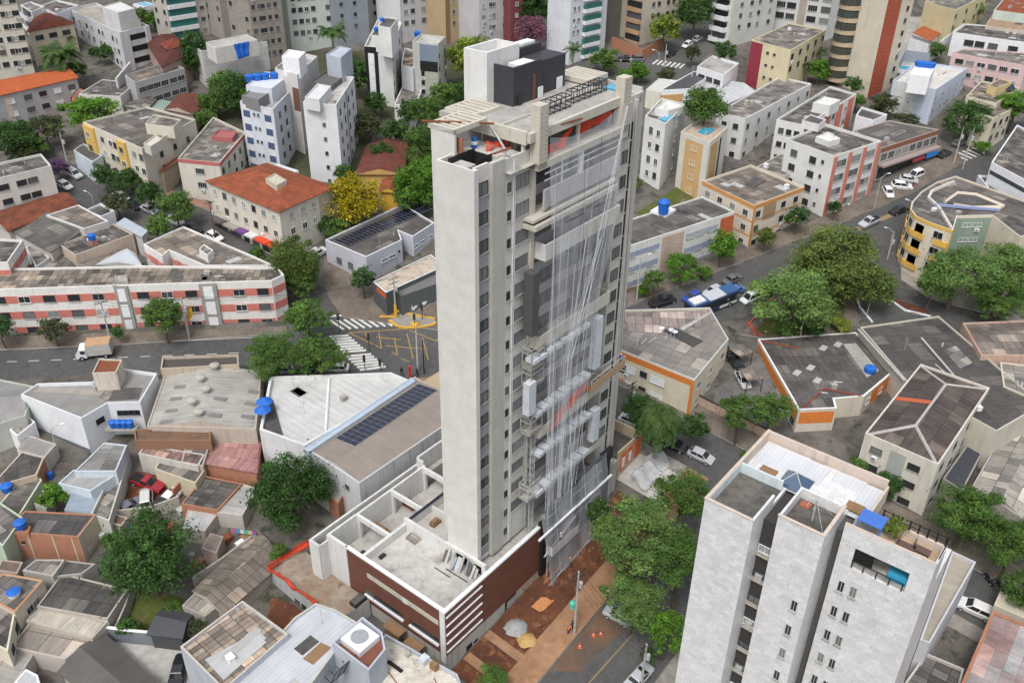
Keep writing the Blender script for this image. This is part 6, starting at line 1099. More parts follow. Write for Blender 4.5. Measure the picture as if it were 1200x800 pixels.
def pool(px, h, label, rim=True):
    P = [AG(x, y, h) for x, y in px]; zc = max(p.z for p in P)
    P = [Vector((p.x, p.y, zc)) for p in P]
    if cx2(P) < 0: P = P[::-1]
    r = empty('swimming_pool', P[0], label, 'pool'); m = MB(); m.face([p + Z * .05 for p in P]); m.build('water', [M['poolwater']], r); m = MB(); O_ = inset(P, -.35)
    for i in range(len(P)): m.face([O_[i] + Z * .12, O_[(i + 1) % len(P)] + Z * .12, P[(i + 1) % len(P)] + Z * .12, P[i] + Z * .12]); m.face([O_[i] - Z * 1.0, O_[(i + 1) % len(P)] - Z * 1.0, O_[(i + 1) % len(P)] + Z * .12, O_[i] + Z * .12]); m.face([P[i] + Z * .12, P[(i + 1) % len(P)] + Z * .12, P[(i + 1) % len(P)], P[i]])
    m.build('rim', [M['white']], r); return r
pool([(1053, 84), (1064, 86), (1068, 79), (1056, 77)], .2, 'small blue pool beside the beige and red tower'); pool([(158, 7), (170, 12), (182, 8), (170, 3)], .2, 'turquoise pool among the houses at the upper left')
# towers and houses beyond
mBge = C(.58, .53, .43, .25)
B = bld('beige_red_tower', 'very tall beige tower with broad red stripe and planted curved balconies', 'tower', [(979, 98), (1016, 115), (1048, 100)], 46, mBge, 'concrete', frm='foot', ph=.5); band(B, (1, 2), .0, .52, .2, 47, plain((.36, .085, .045), .8), .05, 'red_stripe'); win(B, (1, 2), [.82], 15, 1.1, 1.2, 1.4, 2.95, style='dark'); win(B, (1, 2), [.3], 15, .6, .6, 1.6, 2.95, style='slit')
p, e, n_, L, fl = wallframe(B, 0, 1); q = B.raw[0]
for k in range(15):
    z = B.z - 2.4 - k * 2.95; t = MB(); t.lathe(Vector((q.x, q.y, z)) - n_ * .4 + e * 0, [(1.6, -.3), (3.0, -.2), (3.1, .9), (2.9, .9), (2.9, .1)], 16); t.build('round_balcony', [C(.5, .4, .28)], B.root); t = MB(); t.lathe(Vector((q.x, q.y, z)), [(2.75, .95), (2.9, 1.0), (2.75, 2.5), (2.2, 2.6)], 16); t.build('balcony_glazing', [plain((.05, .055, .045), .3)], B.root)
def tower_(name, label, px, h, mat, wins=(), cat='tower'):
    B = bld(name, label, cat, px, h, mat, 'concrete', frm='foot', ph=.4)
    for w_, cols, top, ww, wh, st, m_ in wins: win(B, w_, cols, min(16, int((h - 2) / 2.95)), ww, wh, top, 2.95, m_, st)
    return B
B = tower_('cream_tower', 'tall cream tower with rows of dark windows at the top left corner', [(-45, 112), (43, 93), (22, 84)], 48, C(.6, .57, .49, .2), (((0, 1), [.36, .48, .54, .66, .8, .86, .95], 1.6, 1.5, 1.2, ['dark', 'dark', 'white'], 1),))
B = tower_('teal_glass_tower', 'beige tower with curved white balconies and teal glass at the upper left', [(186, 44), (203, 53), (247, 40)], 40, C(.5, .47, .42), (((0, 1), 2, 1.5, 1.2, 1.2, 'dark', 1),))
for r in range(13): band(B, (1, 2), .02, .7, 1.2 + r * 2.95, 3.0 + r * 2.95, 'glassteal', .5, 'balcony_glazing'); band(B, (1, 2), .02, .7, 3.0 + r * 2.95, 4.1 + r * 2.95, M['white'], .9, 'balcony')
win(B, (1, 2), [.87], 13, 1.3, 1.1, 1.5, 2.95, style='alu')
B = tower_('taupe_tower', 'taupe tower with dark balcony strip behind the netted block', [(244, 38), (264, 48), (312, 36)], 40, C(.32, .3, .27, .3), (((0, 1), 2, 1.5, 1.0, 1.1, 'slit', 1),))
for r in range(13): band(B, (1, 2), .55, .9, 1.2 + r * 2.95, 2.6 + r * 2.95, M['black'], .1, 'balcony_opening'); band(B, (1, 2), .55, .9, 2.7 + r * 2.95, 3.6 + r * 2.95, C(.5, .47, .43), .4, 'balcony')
B = tower_('mottled_tower', 'mottled brown grey tower with small dark windows at the top', [(276, 74), (302, 86), (338, 76)], 42, slabs((.3, .27, .23), (.24, .22, .19), 1.2, .6), (((0, 1), 2, 1.6, 1.2, 1.2, ['dark', 'multi'], 1), ((1, 2), [.12, .32, .42, .6, .8], 1.6, .9, 1.1, 'slit', 1)))
B = tower_('pale_green_tower', 'pale green tower with regular square windows at the top', [(318, 56), (343, 64), (393, 54)], 40, C(.5, .55, .5, .2), (((1, 2), [.13, .28, .42, .57, .9], 1.6, 1.2, 1.2, ['dark', 'dark', 'whitedark'], 1),))
B = tower_('slate_tower', 'slate blue grey tower with few windows at the top', [(380, 50), (396, 57), (434, 49)], 40, C(.25, .28, .31, .3), (((1, 2), [.2, .6], 1.6, .9, 1.0, 'slit', 1),)); B = tower_('thin_beige_tower', 'narrow beige tower squeezed between slate and white towers at the top', [(428, 36), (434, 40), (448, 36)], 40, C(.42, .4, .36), (((1, 2), 1, 1.6, 1, 1.1, 'dark', 1),))
B = tower_('white_grey_tower', 'white tower with grey windowed side at the top centre left', [(443, 42), (471, 52), (502, 42)], 40, C(.62, .64, .66, .2), (((1, 2), [.2, .45, .85], 1.6, 1.4, 1.2, ['alu', 'dark'], 1),)); band(B, (1, 2), 0, 1, .5, 40, C(.5, .5, .52), .02, 'side_wall')
B = tower_('tan_tower', 'tan tower with plain brown side at the top centre', [(499, 42), (523, 53), (540, 46)], 40, C(.45, .34, .21, .2), (((1, 2), [.55], 1.6, 1.1, 1.2, 'alu', .5),)); band(B, (1, 2), 0, .3, .5, 40, C(.25, .16, .09), .03, 'side_wall')
B = tower_('light_grey_tower', 'light grey tower with white windows at the top above the yellow green tree', [(536, 46), (562, 58), (594, 48)], 40, C(.5, .5, .51, .2), (((1, 2), [.15, .4, .52, .9], 1.6, 1.2, 1.2, ['alu', 'white'], 1),)); B = tower_('maroon_tower', 'narrow maroon tower beside the light grey tower', [(590, 50), (598, 56), (612, 52)], 40, C(.2, .06, .07, .2), (((1, 2), 1, 1.6, 1.1, 1.1, 'white', .5),))
B = tower_('teal_balcony_tower', 'white tower with stacked teal glass balconies behind the black rooftop rooms', [(640, 66), (666, 77), (708, 60)], 40, C(.6, .62, .66, .2), (((1, 2), [.1, .22], 1.6, 1, 1.1, 'whitedark', .6),))
for r in range(13): band(B, (1, 2), .34, .78, 1.4 + r * 2.95, 2.6 + r * 2.95, 'glassteal', .9, 'balcony_glazing'); band(B, (1, 2), .34, .78, 2.6 + r * 2.95, 3.6 + r * 2.95, M['white'], 1.0, 'balcony')
B = tower_('dark_slot_tower', 'dark narrow building between the teal balcony tower and the curved balcony tower', [(700, 44), (708, 50), (726, 42)], 30, C(.16, .15, .14), ())
B = tower_('curved_balcony_tower', 'beige tower with dark curved balconies above a brick garden wall', [(722, 40), (749, 53), (792, 40)], 42, C(.5, .45, .37, .25), (((1, 2), [.3, .45, .7, .85], 1.6, 1.1, 1.1, 'dark', .8),))
for r in range(14): band(B, (0, 1), .45, 1.0, 1.4 + r * 2.95, 2.8 + r * 2.95, M['glassdark'], .6, 'balcony_glazing'); band(B, (0, 1), .45, 1, 2.8 + r * 2.95, 3.9 + r * 2.95, C(.5, .33, .2), .9, 'balcony')
wallrun('brick_garden_wall', [(716, 56), (752, 71), (776, 57)], 3, M['brick'], 'curved red brick garden wall at the foot of the beige balcony tower')
B = tower_('white_balcony_tower', 'white tower with stacked white balconies on the far street', [(832, 48), (852, 57), (905, 40)], 40, C(.58, .58, .55, .25), (((1, 2), [.2, .42, .6, .85], 1.6, 1.2, 1.1, ['dark', 'alu'], 1),)); balcony(B, (0, 1), .05, .85, 13, 3.2, 2.95, M['white'], 1.4, 1.1)
B = tower_('taupe_stripe_tower', 'white tower with taupe stripes and deep windows left of the red striped tower', [(906, 34), (966, 48), (992, 38)], 40, C(.6, .6, .6, .2), (((0, 1), [.08, .28, .68, .92], 1.5, 2.6, 1.6, ['multi', 'dark'], 1),)); band(B, (0, 1), .42, .56, .2, 40, C(.4, .35, .3), .05, 'taupe_stripe')
B = bld('maroon_side_house', 'cream three storey house with maroon side wall and grey roof', 'house', [(881, 47), (927, 59), (968, 35), (925, 27)], ('b', 877, 99), C(.62, .55, .37, .3), 'roofgrey', ph=.3); band(B, (0, 1), 0, .3, .3, 12, plain((.25, .035, .055), .8), .05, 'maroon_wall'); win(B, (0, 1), [.45, .62], 3, .8, .6, 1.8, 3, style='slit'); win(B, (1, 2), 5, 2, 1.8, 1.4, 1.2, 3, .8, 'dark')
B = bld('pool_roof_block', 'slim white block with rooftop pool right of the tower', 'building', [(780, 145), (805, 122), (775, 115), (756, 136)], ('b', 773, 223), mW, ground((.3, .29, .27), (.4, .39, .37), .3, 1), ph=.6); win(B, (3, 0), [.35, .72], 5, 1.0, 1.4, 1.8, 3.1, style=['slit', 'whitedark']); win(B, (0, 1), [.55], 5, 1.2, 1.2, 2, 3.1, style='white'); patch(B, [(773, 139), (779, 142), (792, 137), (785, 134)], 'poolwater', .3, 'roof_pool'); block(B, [(768, 127), (783, 130), (803, 124), (780, 117)], 1.6, mW)
B = bld('orange_side_block', 'ochre sided white block with pool and tree on its roof terrace', 'building', [(832, 167), (853, 149), (822, 137), (798, 154)], 13, C(.6, .58, .53), ground((.4, .3, .22), (.5, .42, .34), .3, 1), ph=.6); band(B, (3, 0), .2, .8, 1, 14, C(.55, .36, .17), .05, 'ochre_panel'); band(B, (0, 1), .1, .5, 1, 14, C(.5, .33, .16), .05, 'ochre_panel'); band(B, (0, 1), .6, .68, 1, 14, 'black', .05, 'dark_slot'); win(B, (3, 0), [.5], 4, 1.6, 1.2, 1.8, 3.1, style='white'); patch(B, [(818, 154), (829, 157), (838, 151), (826, 149)], 'poolwater', .3, 'roof_pool'); ROOFTREE = at(824, 147, B.zr)
B = bld('white_gable_hall', 'white hall with black sloping roof and orange end by the far street', 'building', [(773, 106), (808, 104), (840, 84), (812, 84)], 5, M['white'], plain((.075, .075, .08), .5), ph=.15); band(B, (0, 1), 0, .8, 1.2, 5, plain((.5, .3, .13)), .04, 'orange_wall'); win(B, (1, 2), [.45], 1, 1.4, .8, 1.6, style='dark')
B = bld('white_flat_hall', 'low hall with plain white roof left of the black sloping roof', 'building', [(757, 105), (774, 108), (802, 95), (772, 92)], 4.4, C(.6, .58, .5), metal((.62, .62, .6), .6, .2), ph=.15); B = bld('ribbed_white_shed', 'shed with white ribbed translucent roof behind the roof tree', 'shed', [(838, 113), (852, 121), (884, 107), (858, 96)], 4, M['white'], metal((.6, .62, .64), .9, .4), 'gable', ph=0, rh=.8); B = bld('white_garage_house', 'white house with garage doors and dark patio on the far street', 'house', [(817, 78), (848, 88), (866, 74), (835, 65)], 5, M['white'], 'concrete', ph=.6); win(B, (0, 1), 3, 1, 2.2, 1.2, 1.6, style='dark'); B = bld('grey_top_house', 'small house with grey roof above the orange trim flats', 'house', [(886, 196), (920, 206), (948, 188), (915, 180)], 5, C(.5, .47, .42), 'roofgrey', ph=.3)
# upper left: houses and mid-rise blocks
B = bld('mottled_white_block', 'mottled white five storey block with dark balcony side at the upper left', 'building', [(79, 10), (139, 38), (174, 30)], ('b', 151, 85), slabs((.6, .61, .62), (.5, .51, .53), 1.4, .8, .01, mortar=(.5, .5, .5)), ground((.42, .37, .3), (.3, .28, .26), .3, 1), ph=.5)
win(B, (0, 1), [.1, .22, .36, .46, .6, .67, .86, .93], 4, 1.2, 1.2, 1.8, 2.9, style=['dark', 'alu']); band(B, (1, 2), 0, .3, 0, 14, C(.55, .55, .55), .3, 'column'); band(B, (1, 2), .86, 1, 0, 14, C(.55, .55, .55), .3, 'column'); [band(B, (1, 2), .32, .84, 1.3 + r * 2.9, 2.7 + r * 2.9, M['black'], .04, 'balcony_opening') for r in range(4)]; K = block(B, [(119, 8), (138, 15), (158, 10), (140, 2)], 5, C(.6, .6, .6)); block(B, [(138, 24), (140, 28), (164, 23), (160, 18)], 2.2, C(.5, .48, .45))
B = bld('red_tile_villa', 'cream two storey villa with dark red hipped roof and palms in front', 'house', [(40, 22), (33, 37), (86, 27), (64, 17)], 7, C(.55, .48, .36), claytile((.26, .075, .045), (.13, .045, .03)), 'hip', ph=0, rh=1.6); win(B, (1, 2), [.2, .5, .8], 1, 2.2, 1.2, 1.4, style='dark')
B = bld('white_terrace_house', 'white terraced house behind the red tile villa', 'house', [(44, 8), (66, 16), (92, 6), (66, 0)], 7, M['white'], 'roofdark', ph=.5); B = bld('white_terrace_house', 'small white balcony house at the top left beside the cream tower', 'house', [(24, 6), (37, 14), (52, 8), (36, 2)], 8, M['white'], 'roofgrey', ph=.5); balcony(B, (0, 1), .1, .9, 2, 2.5, 3, M['white'])
B = bld('orange_tile_terrace', 'grey two storey row house with bright orange tile roof at the left', 'house', [(-20, 98), (-20, 116), (90, 91), (72, 80)], 6.6, C(.4, .39, .4, .4), claytile((.5, .13, .045), (.4, .1, .04)), 'gable', ph=0, rh=1.1); win(B, (1, 2), [.26, .44, .6, .76, .92], 2, 1.8, 1.2, 1.3, 2.9, style=['shutter', 'dark', 'grid']); band(B, (1, 2), .2, .26, .9, 7, C(.55, .46, .36), .04)
B = bld('brown_villa', 'villa with broad dark brown tile roof behind the white block', 'house', [(171, 47), (190, 78), (222, 63), (203, 40)], 4.6, C(.4, .3, .26), claytile((.14, .05, .04), (.09, .035, .03)), 'hip', ph=0, rh=1.6); B = bld('turret_house', 'small white house with red hipped roof and two windows beside the brown villa', 'house', [(188, 51), (196, 58), (221, 52), (208, 45)], 7.5, C(.6, .57, .52), claytile((.24, .06, .04), (.15, .045, .03)), 'hip', ph=0, rh=1.2); win(B, (1, 2), 2, 1, .8, 1.4, 1, style='dark', m=1)
B = bld('netted_block', 'grey block under renovation wrapped in pale netting with blue tarpaulin on top', 'building', [(222, 52), (236, 60), (313, 48)], ('b', 241, 103), slabs((.56, .56, .55), (.46, .46, .455), 3.5, 2.8, .06, mortar=(.62, .62, .61)), 'concrete', ph=.6); K = block(B, [(241, 50), (252, 57), (302, 47), (288, 40)], 3.4, C(.6, .58, .55), 'concrete')
ka, kb = K.raw[1], K.raw[2]; kn = (kb - ka).normalized(); kn = Vector((kn.y, -kn.x, 0)); kt = lambda u, z: ka.lerp(kb, u) + kn * .15 + Z * (K.z + z)
cloth(kt(.42, .12), kt(.78, .12), kt(.74, -3.2), kt(.48, -3.6), 'tarpaulin', plain((.02, .14, .6), .5), 'bright blue tarpaulin draped on top of the netted grey block', 'tarpaulin', sag=.0, wrinkle=.1, seed=21)
B = bld('sagging_roof_school', 'low white building with sagging dark roof and red edged gable behind the green umbrella tree', 'building', [(92, 110), (141, 113), (159, 97), (120, 93)], 5.5, C(.55, .54, .52), 'roofdark', ph=.15); wallrun('gable_wall', [(143, 126), (159, 106)], 7, plaster((.55, .55, .54), .9), 'stained white gable wall between two dark roofs', .4)
B = bld('grey_school_block', 'grey two storey block with patched dark roof and band of windows', 'building', [(158, 97), (216, 80), (198, 72), (146, 88)], 8.2, C(.4, .4, .4), 'roofbrown', ph=.35); win(B, (0, 1), [.12, .26, .4, .56, .74, .9], 2, 2.2, 1.3, 1.4, 3, style='multi')
B = bld('yellow_bay_flats', 'cream three storey flats with yellow bays and wide grey sheet roof', 'building', [(97, 143), (166, 174), (229, 140), (172, 125)], 9.4, C(.6, .56, .47, .5), fibre((.19, .175, .16), (.12, .11, .105), 1.4, 2), ph=.35)
for u0, u1 in ((.02, .2), (.6, .74)): band(B, (0, 1), u0, u1, .3, 9, plain((.6, .4, .12)), .5, 'yellow_bay')
p_, e_, n_, L_, f_ = wallframe(B, 0, 1)
for r in range(3):
    for u in (.06, .28, .42, .5, .64, .82, .93): put_window(B, p_ + e_ * (L_ * u) + n_ * (.5 if u in (.06, .64) else 0) + Z * (B.z - 2.8 - r * 2.95), e_, 1.5, 1.3, ('white', 'dark', 'alu')[(r + int(u * 50)) % 3])
win(B, (1, 2), [.3, .55, .8], 2, 1.1, 1.2, 2.6, 2.9, style='dark'); block(B, [(170, 145), (203, 149), (212, 140), (180, 134)], 2.2, C(.58, .54, .46), 'roofgrey'); block(B, [(168, 168), (176, 172), (190, 163), (182, 158)], 1.6, C(.55, .52, .46))
B = bld('brown_tile_annex', 'low annex with red tile roof between the yellow bay flats and the pink trim house', 'house', [(172, 190), (190, 200), (206, 190), (190, 180)], 4.5, C(.5, .42, .33), claytile(), 'shed', ph=0, rh=.6); B = bld('awning_shop', 'small blue and white shop with awning in front of the yellow bay flats', 'shop', [(86, 176), (108, 190), (120, 182), (98, 168)], 4, C(.55, .6, .66), 'bitumen', ph=.3)
B = bld('pink_trim_house', 'cream three storey house with grey roof edged in pink', 'house', [(208, 186), (257, 191), (288, 155), (250, 137)], 8.4, C(.58, .55, .48), 'roofgrey', ph=.5); [band(B, w_, 0, 1, -.04, .7, plain((.45, .13, .13)), .06, 'pink_edge') for w_ in ((0, 1), (1, 2))]; win(B, (0, 1), [.5], 2, 2, 1.2, 1.6, 3, style='multi'); win(B, (1, 2), 5, 2, 1.2, 1.2, 1.6, 3, 1, 'dark'); block(B, [(248, 160), (272, 162), (278, 154), (256, 152)], 1, plain((.36, .12, .12)))
mWB = C(.56, .6, .66, .25)
B = bld('blue_band_tower', 'white and blue ten storey tower with blue tanks on its roof', 'tower', [(281, 119), (320, 128), (349, 97)], ('b', 326, 208), mWB, 'concrete', ph=.8)
for u in (.06, .7): band(B, (0, 1), u, u + .22, .4, 26, plain((.62, .64, .66)), .04, 'white_strip')
for r in range(8):
    for u in (.06, .7): band(B, (0, 1), u + .01, u + .21, 1.6 + r * 2.95, 3.05 + r * 2.95, plain((.07, .1, .19), .4), .06, 'blue_panel')
win(B, (0, 1), [.4, .52], 8, .6, .6, 1.8, 2.95, style='slit'); win(B, (1, 2), [.2, .42, .7, .88], 8, 1.3, 1.3, 1.7, 2.95, style='dark'); K = block(B, [(288, 100), (318, 104), (342, 86), (310, 84)], 3.2, mWB); K2 = block(B, [(283, 112), (303, 117), (316, 108), (296, 103)], 2.2, plain((.2, .2, .2)))
for k, q in enumerate(((293, 95), (302, 94), (311, 93), (322, 92))): tank(at(*q, K.zr), None, 'wide blue tank on the roof of the white and blue tower', 1.0, 1.3, group='blue tanks on the white and blue tower')
B = bld('white_slim_tower', 'slim white tower with glazed roof terrace and column of small windows', 'tower', [(355, 120), (394, 123), (415, 90)], ('b', 404, 216), C(.64, .65, .67, .2), 'deck', ph=.9); win(B, (0, 1), [.58], 7, .7, .8, 4, 3.05, style='slit'); win(B, (1, 2), [.16, .38, .6, .82], 8, .9, 1.3, 1.8, 3, style='dark'); band(B, (1, 2), .48, .54, .5, 27, plain((.25, .28, .34)), .04, 'dark_slot'); K = block(B, [(357, 114), (374, 117), (388, 101), (372, 98)], 2.2, C(.6, .61, .62)); block(B, [(382, 64), (399, 68), (412, 57), (397, 54)], 5.5, C(.42, .46, .52)); block(B, [(364, 96), (388, 101), (402, 90), (382, 84)], 1.2, plain((.12, .12, .12)))
B = bld('box_top_house', 'white flats with white box on the roof and brick side wall behind the slim tower', 'building', [(322, 80), (348, 88), (372, 66), (345, 60)], 17, C(.58, .56, .55), 'deck', ph=.8); block(B, [(330, 66), (350, 69), (358, 61), (338, 58)], 4, M['white']); band(B, (0, 1), .72, 1, 3, 8, plain((.17, .08, .055)), .04, 'brick_wall')
B = bld('black_frame_tower', 'narrow white building with black framed front and roof terrace', 'tower', [(427, 54), (459, 57), (471, 26)], ('b', 460, 126), mW, 'deck', ph=.8); band(B, (0, 1), 0, .48, .1, 24, M['black'], .08, 'black_frame'); band(B, (0, 1), .12, .34, 1.6, 20, M['white'], .12, 'white_strip', din=.082); win(B, (0, 1), [.3], 5, .9, 1.3, 2.6, 3.4, style='black', z=B.z - .2); [o for o in ()]; win(B, (1, 2), 4, 6, 1, 1.2, 2, 3, 1, 'dark'); K = block(B, [(435, 41), (456, 44), (465, 27), (446, 24)], 3.5, mW, 'bitumen'); block(B, [(443, 30), (458, 33), (466, 22), (452, 20)], 6.5, mW, 'bitumen'); tank(at(441, 37, K.zr), None, 'small blue tank on the black framed building, front one', .6, .9); tank(at(448, 26, K.zr + 3), None, 'small blue tank on the black framed building, rear one', .6, .9)
B = bld('glass_crown_tower', 'narrow concrete tower with blue grey glazed crown and black belt', 'tower', [(483, 49), (513, 52), (522, 43), (492, 40)], ('b', 489, 118), C(.5, .5, .48), 'deck', ph=.5); band(B, (0, 1), .3, .98, .3, 4.2, plain((.2, .25, .31), .3), .3, 'glazed_crown'); band(B, (0, 1), .3, .98, 4.2, 6.6, M['black'], .3, 'black_belt'); band(B, (0, 1), .48, .98, 6.6, 22, C(.36, .39, .33), .25, 'concrete_front'); win(B, (0, 1), [.38], 6, .9, 1.1, 6.8, 2.2, style='black'); win(B, (1, 2), 2, 6, .9, 1.1, 2.5, 3, .5, 'dark'); tank(at(489, 43, B.zr), None, 'blue tank on the tower with the glazed crown', .8, 1.2)
B = bld('low_white_house', 'low white house with grey roofs between the two narrow towers', 'house', [(462, 122), (486, 126), (494, 106), (472, 100)], 4.5, M['white'], 'roofgrey', ph=.3); win(B, (0, 1), [.75], 1, 1.2, 1, 1.5, style='dark'); B = bld('white_back_house', 'stack of small white terraces behind the low white house', 'house', [(470, 76), (484, 80), (490, 60), (474, 56)], 8, M['white'], 'roofpatch', ph=.5); B = bld('dark_red_roof_house', 'house with long dark red tile roof left of the tower', 'house', [(418, 204), (472, 204), (476, 168), (432, 170)], 4.6, C(.5, .33, .12), claytile((.2, .06, .045), (.12, .045, .035)), 'gable', ph=0, rh=1.2); B = bld('yellow_wall_shop', 'yellow walled house with clay roof by the yellow flowering tree', 'house', [(446, 224), (466, 226), (474, 204), (452, 204)], 4.4, plain((.6, .38, .06)), claytile(), 'gable', ph=0, rh=.8)
# ---------------------------------------------------------------- trees
LM = {
 'dark': leafmat((.03, .072, .024), (.062, .145, .038), (.1, .2, .055)), 'mid': leafmat((.052, .115, .028), (.11, .215, .048), (.17, .28, .07)),
 'feather': leafmat((.09, .165, .05), (.165, .29, .085), (.23, .35, .11)), 'bright': leafmat((.06, .14, .018), (.12, .27, .033), (.18, .34, .05)),
 'olive': leafmat((.075, .12, .033), (.135, .2, .052), (.195, .24, .065)), 'yellow': leafmat((.12, .13, .018), (.5, .4, .02), (.75, .56, .03)), 'lime': leafmat((.1, .155, .022), (.22, .3, .05), (.32, .38, .065)),
 'pink': leafmat((.1, .05, .06), (.3, .13, .2), (.4, .2, .28)), 'purple': leafmat((.07, .05, .08), (.16, .09, .2), (.22, .13, .27)), 'bare': leafmat((.055, .075, .036), (.1, .125, .058), (.15, .16, .09)), 'palm': leafmat((.04, .08, .026), (.08, .155, .045), (.12, .2, .06))}
M['bark'] = plain((.11, .085, .065), .95); M['barkpale'] = plain((.24, .21, .17), .95)
def crown_mesh(seed, n, leaf, clumps, top=.35, shell=.62, ragged=.22):
    rnd = random.Random(seed); V = []; F = []; TN = []
    cl = []
    while len(cl) < clumps:
        d = Vector((rnd.gauss(0, 1), rnd.gauss(0, 1), rnd.gauss(0, 1)))
        if d.length < .01: continue
        d.normalize()
        if d.z < -top and rnd.random() < .75: continue
        lump = 1 + (.06 if clumps == 80 else .13) * math.sin(d.x * 5 + seed) * math.cos(d.y * 4 + seed * 2) + .08 * math.sin(d.z * 6 + seed)     # uneven outline
        cl.append((d * rnd.uniform(shell, 1.0 - ragged * .4) * lump * (1 if rnd.random() < .82 else .6), rnd.uniform(.1, .12 + ragged) * (1.25 if clumps < 20 else 1), rnd.uniform(.74, 1.24)))
    for k in range(n):
        if rnd.random() < .08:
            d = Vector((rnd.gauss(0, .4), rnd.gauss(0, .4), rnd.gauss(0, .34))); nrm = Vector((rnd.gauss(0, 1), rnd.gauss(0, 1), rnd.gauss(.6, 1))); tn = .9
        else:
            c, r, tn = cl[rnd.randrange(clumps)]; q = Vector((rnd.gauss(0, 1), rnd.gauss(0, 1), rnd.gauss(.25, 1)))
            if q.length < .01: continue
            q.normalize(); d = c + Vector((q.x, q.y, q.z * .75)) * r * rnd.uniform(.45, 1.15); nrm = q + Vector((rnd.gauss(0, .5), rnd.gauss(0, .5), rnd.gauss(.35, .5)))
        nrm.normalize(); a = nrm.orthogonal().normalized(); b = nrm.cross(a); an = rnd.uniform(0, 6.28)
        a, b = a * math.cos(an) + b * math.sin(an), b * math.cos(an) - a * math.sin(an); s = leaf * rnd.uniform(.55, 1.4)
        i = len(V); V += [d - a * s, d - b * s * .55 + nrm * s * .12, d + a * s, d + b * s * .55 + nrm * s * .12]; F.append((i, i + 1, i + 2, i + 3)); TN += [tn] * 4
    me = bpy.data.meshes.new('crown'); me.from_pydata([tuple(v) for v in V], [], F); me.materials.append(None)
    ca = me.color_attributes.new('tone', 'FLOAT_COLOR', 'POINT'); ca.data.foreach_set('color', [c for t in TN for c in (t, t, t, 1)]); me.update(); return me
_cm = {}
def crown(kind, size, k):
    key = (kind, size, k)
    if key not in _cm:
        n, leaf = {'L': (17000, .033), 'M': (6500, .052), 'S': (2400, .085), 'X': (1000, .125)}[size]
        cl, top, sh, rg = {'round': (80, .5, .62, .27), 'loose': (46, .35, .6, .24), 'umbrella': (50, .0, .6, .2), 'bush': (18, .1, .5, .3)}[kind]
        _cm[key] = crown_mesh(hash((kind, size)) % 1 + sum(map(ord, kind + size)) * 7 + k * 31, n if kind != 'loose' else int(n * .85), leaf, cl, top, sh, rg)
    return _cm[key]
_tk = [0]
def trunkmesh(r, base, cen, rv, rh, seed, bark):
    rnd = random.Random(seed); m = MB(); top = Vector((cen.x, cen.y, cen.z - rv * .55)); mid = base.lerp(top, .55) + Vector((rnd.uniform(-.25, .25), rnd.uniform(-.25, .25), 0))
    R_ = max(.1, rh * .06); m.bar(base - Z * .4, mid, R_ * 1.25, r2=R_ * .9, n=7, cap=False); m.bar(mid, top, R_ * .9, r2=R_ * .7, n=7, cap=False)
    for k in range(6):
        a = k * 1.05 + rnd.uniform(-.3, .3); e = cen + Vector((math.cos(a) * rh * rnd.uniform(.4, .7), math.sin(a) * rh * rnd.uniform(.4, .7), rv * rnd.uniform(-.1, .5))); j = top.lerp(e, .5) + Z * .25
        m.bar(top, j, R_ * .55, r2=R_ * .38, n=5, cap=False); m.bar(j, e, R_ * .38, r2=R_ * .1, n=5, cap=False)
        e2 = e + Vector((rnd.uniform(-1, 1), rnd.uniform(-1, 1), rnd.uniform(.1, .8))) * rh * .3; m.bar(j, e2, R_ * .25, r2=R_ * .06, n=4, cap=False)
    m.build('trunk', [M[bark]], r)
def tree(cx, cy, rp, hc, label, mat='mid', kind='round', flat=.8, group='street and garden trees', name='tree', cat='tree', size=None, dx=0, bark='bark'):
    P = AG(cx, cy, hc); d = (P - CAM).dot(FW); rh = rp * d / CF; rv = min(rh * flat, hc * .92); _tk[0] += 1; k = _tk[0]
    base = Vector((P.x + dx, P.y, 0)); base.z = gz(base)
    r = empty(name, base, label, cat, group); size = size or ('L' if rp > 33 else 'M' if rp > 19 else 'S' if rp > 11 else 'X')
    o = link_mesh('crown', crown(kind, size, k % 3), r, P - base, random.Random(k).uniform(0, 6.28)); o.scale = (rh, rh, rv)
    o.material_slots[0].link = 'OBJECT'; o.material_slots[0].material = LM[mat]
    if kind != 'bush': trunkmesh(r, base, P, rv, rh, k, bark)
    return r
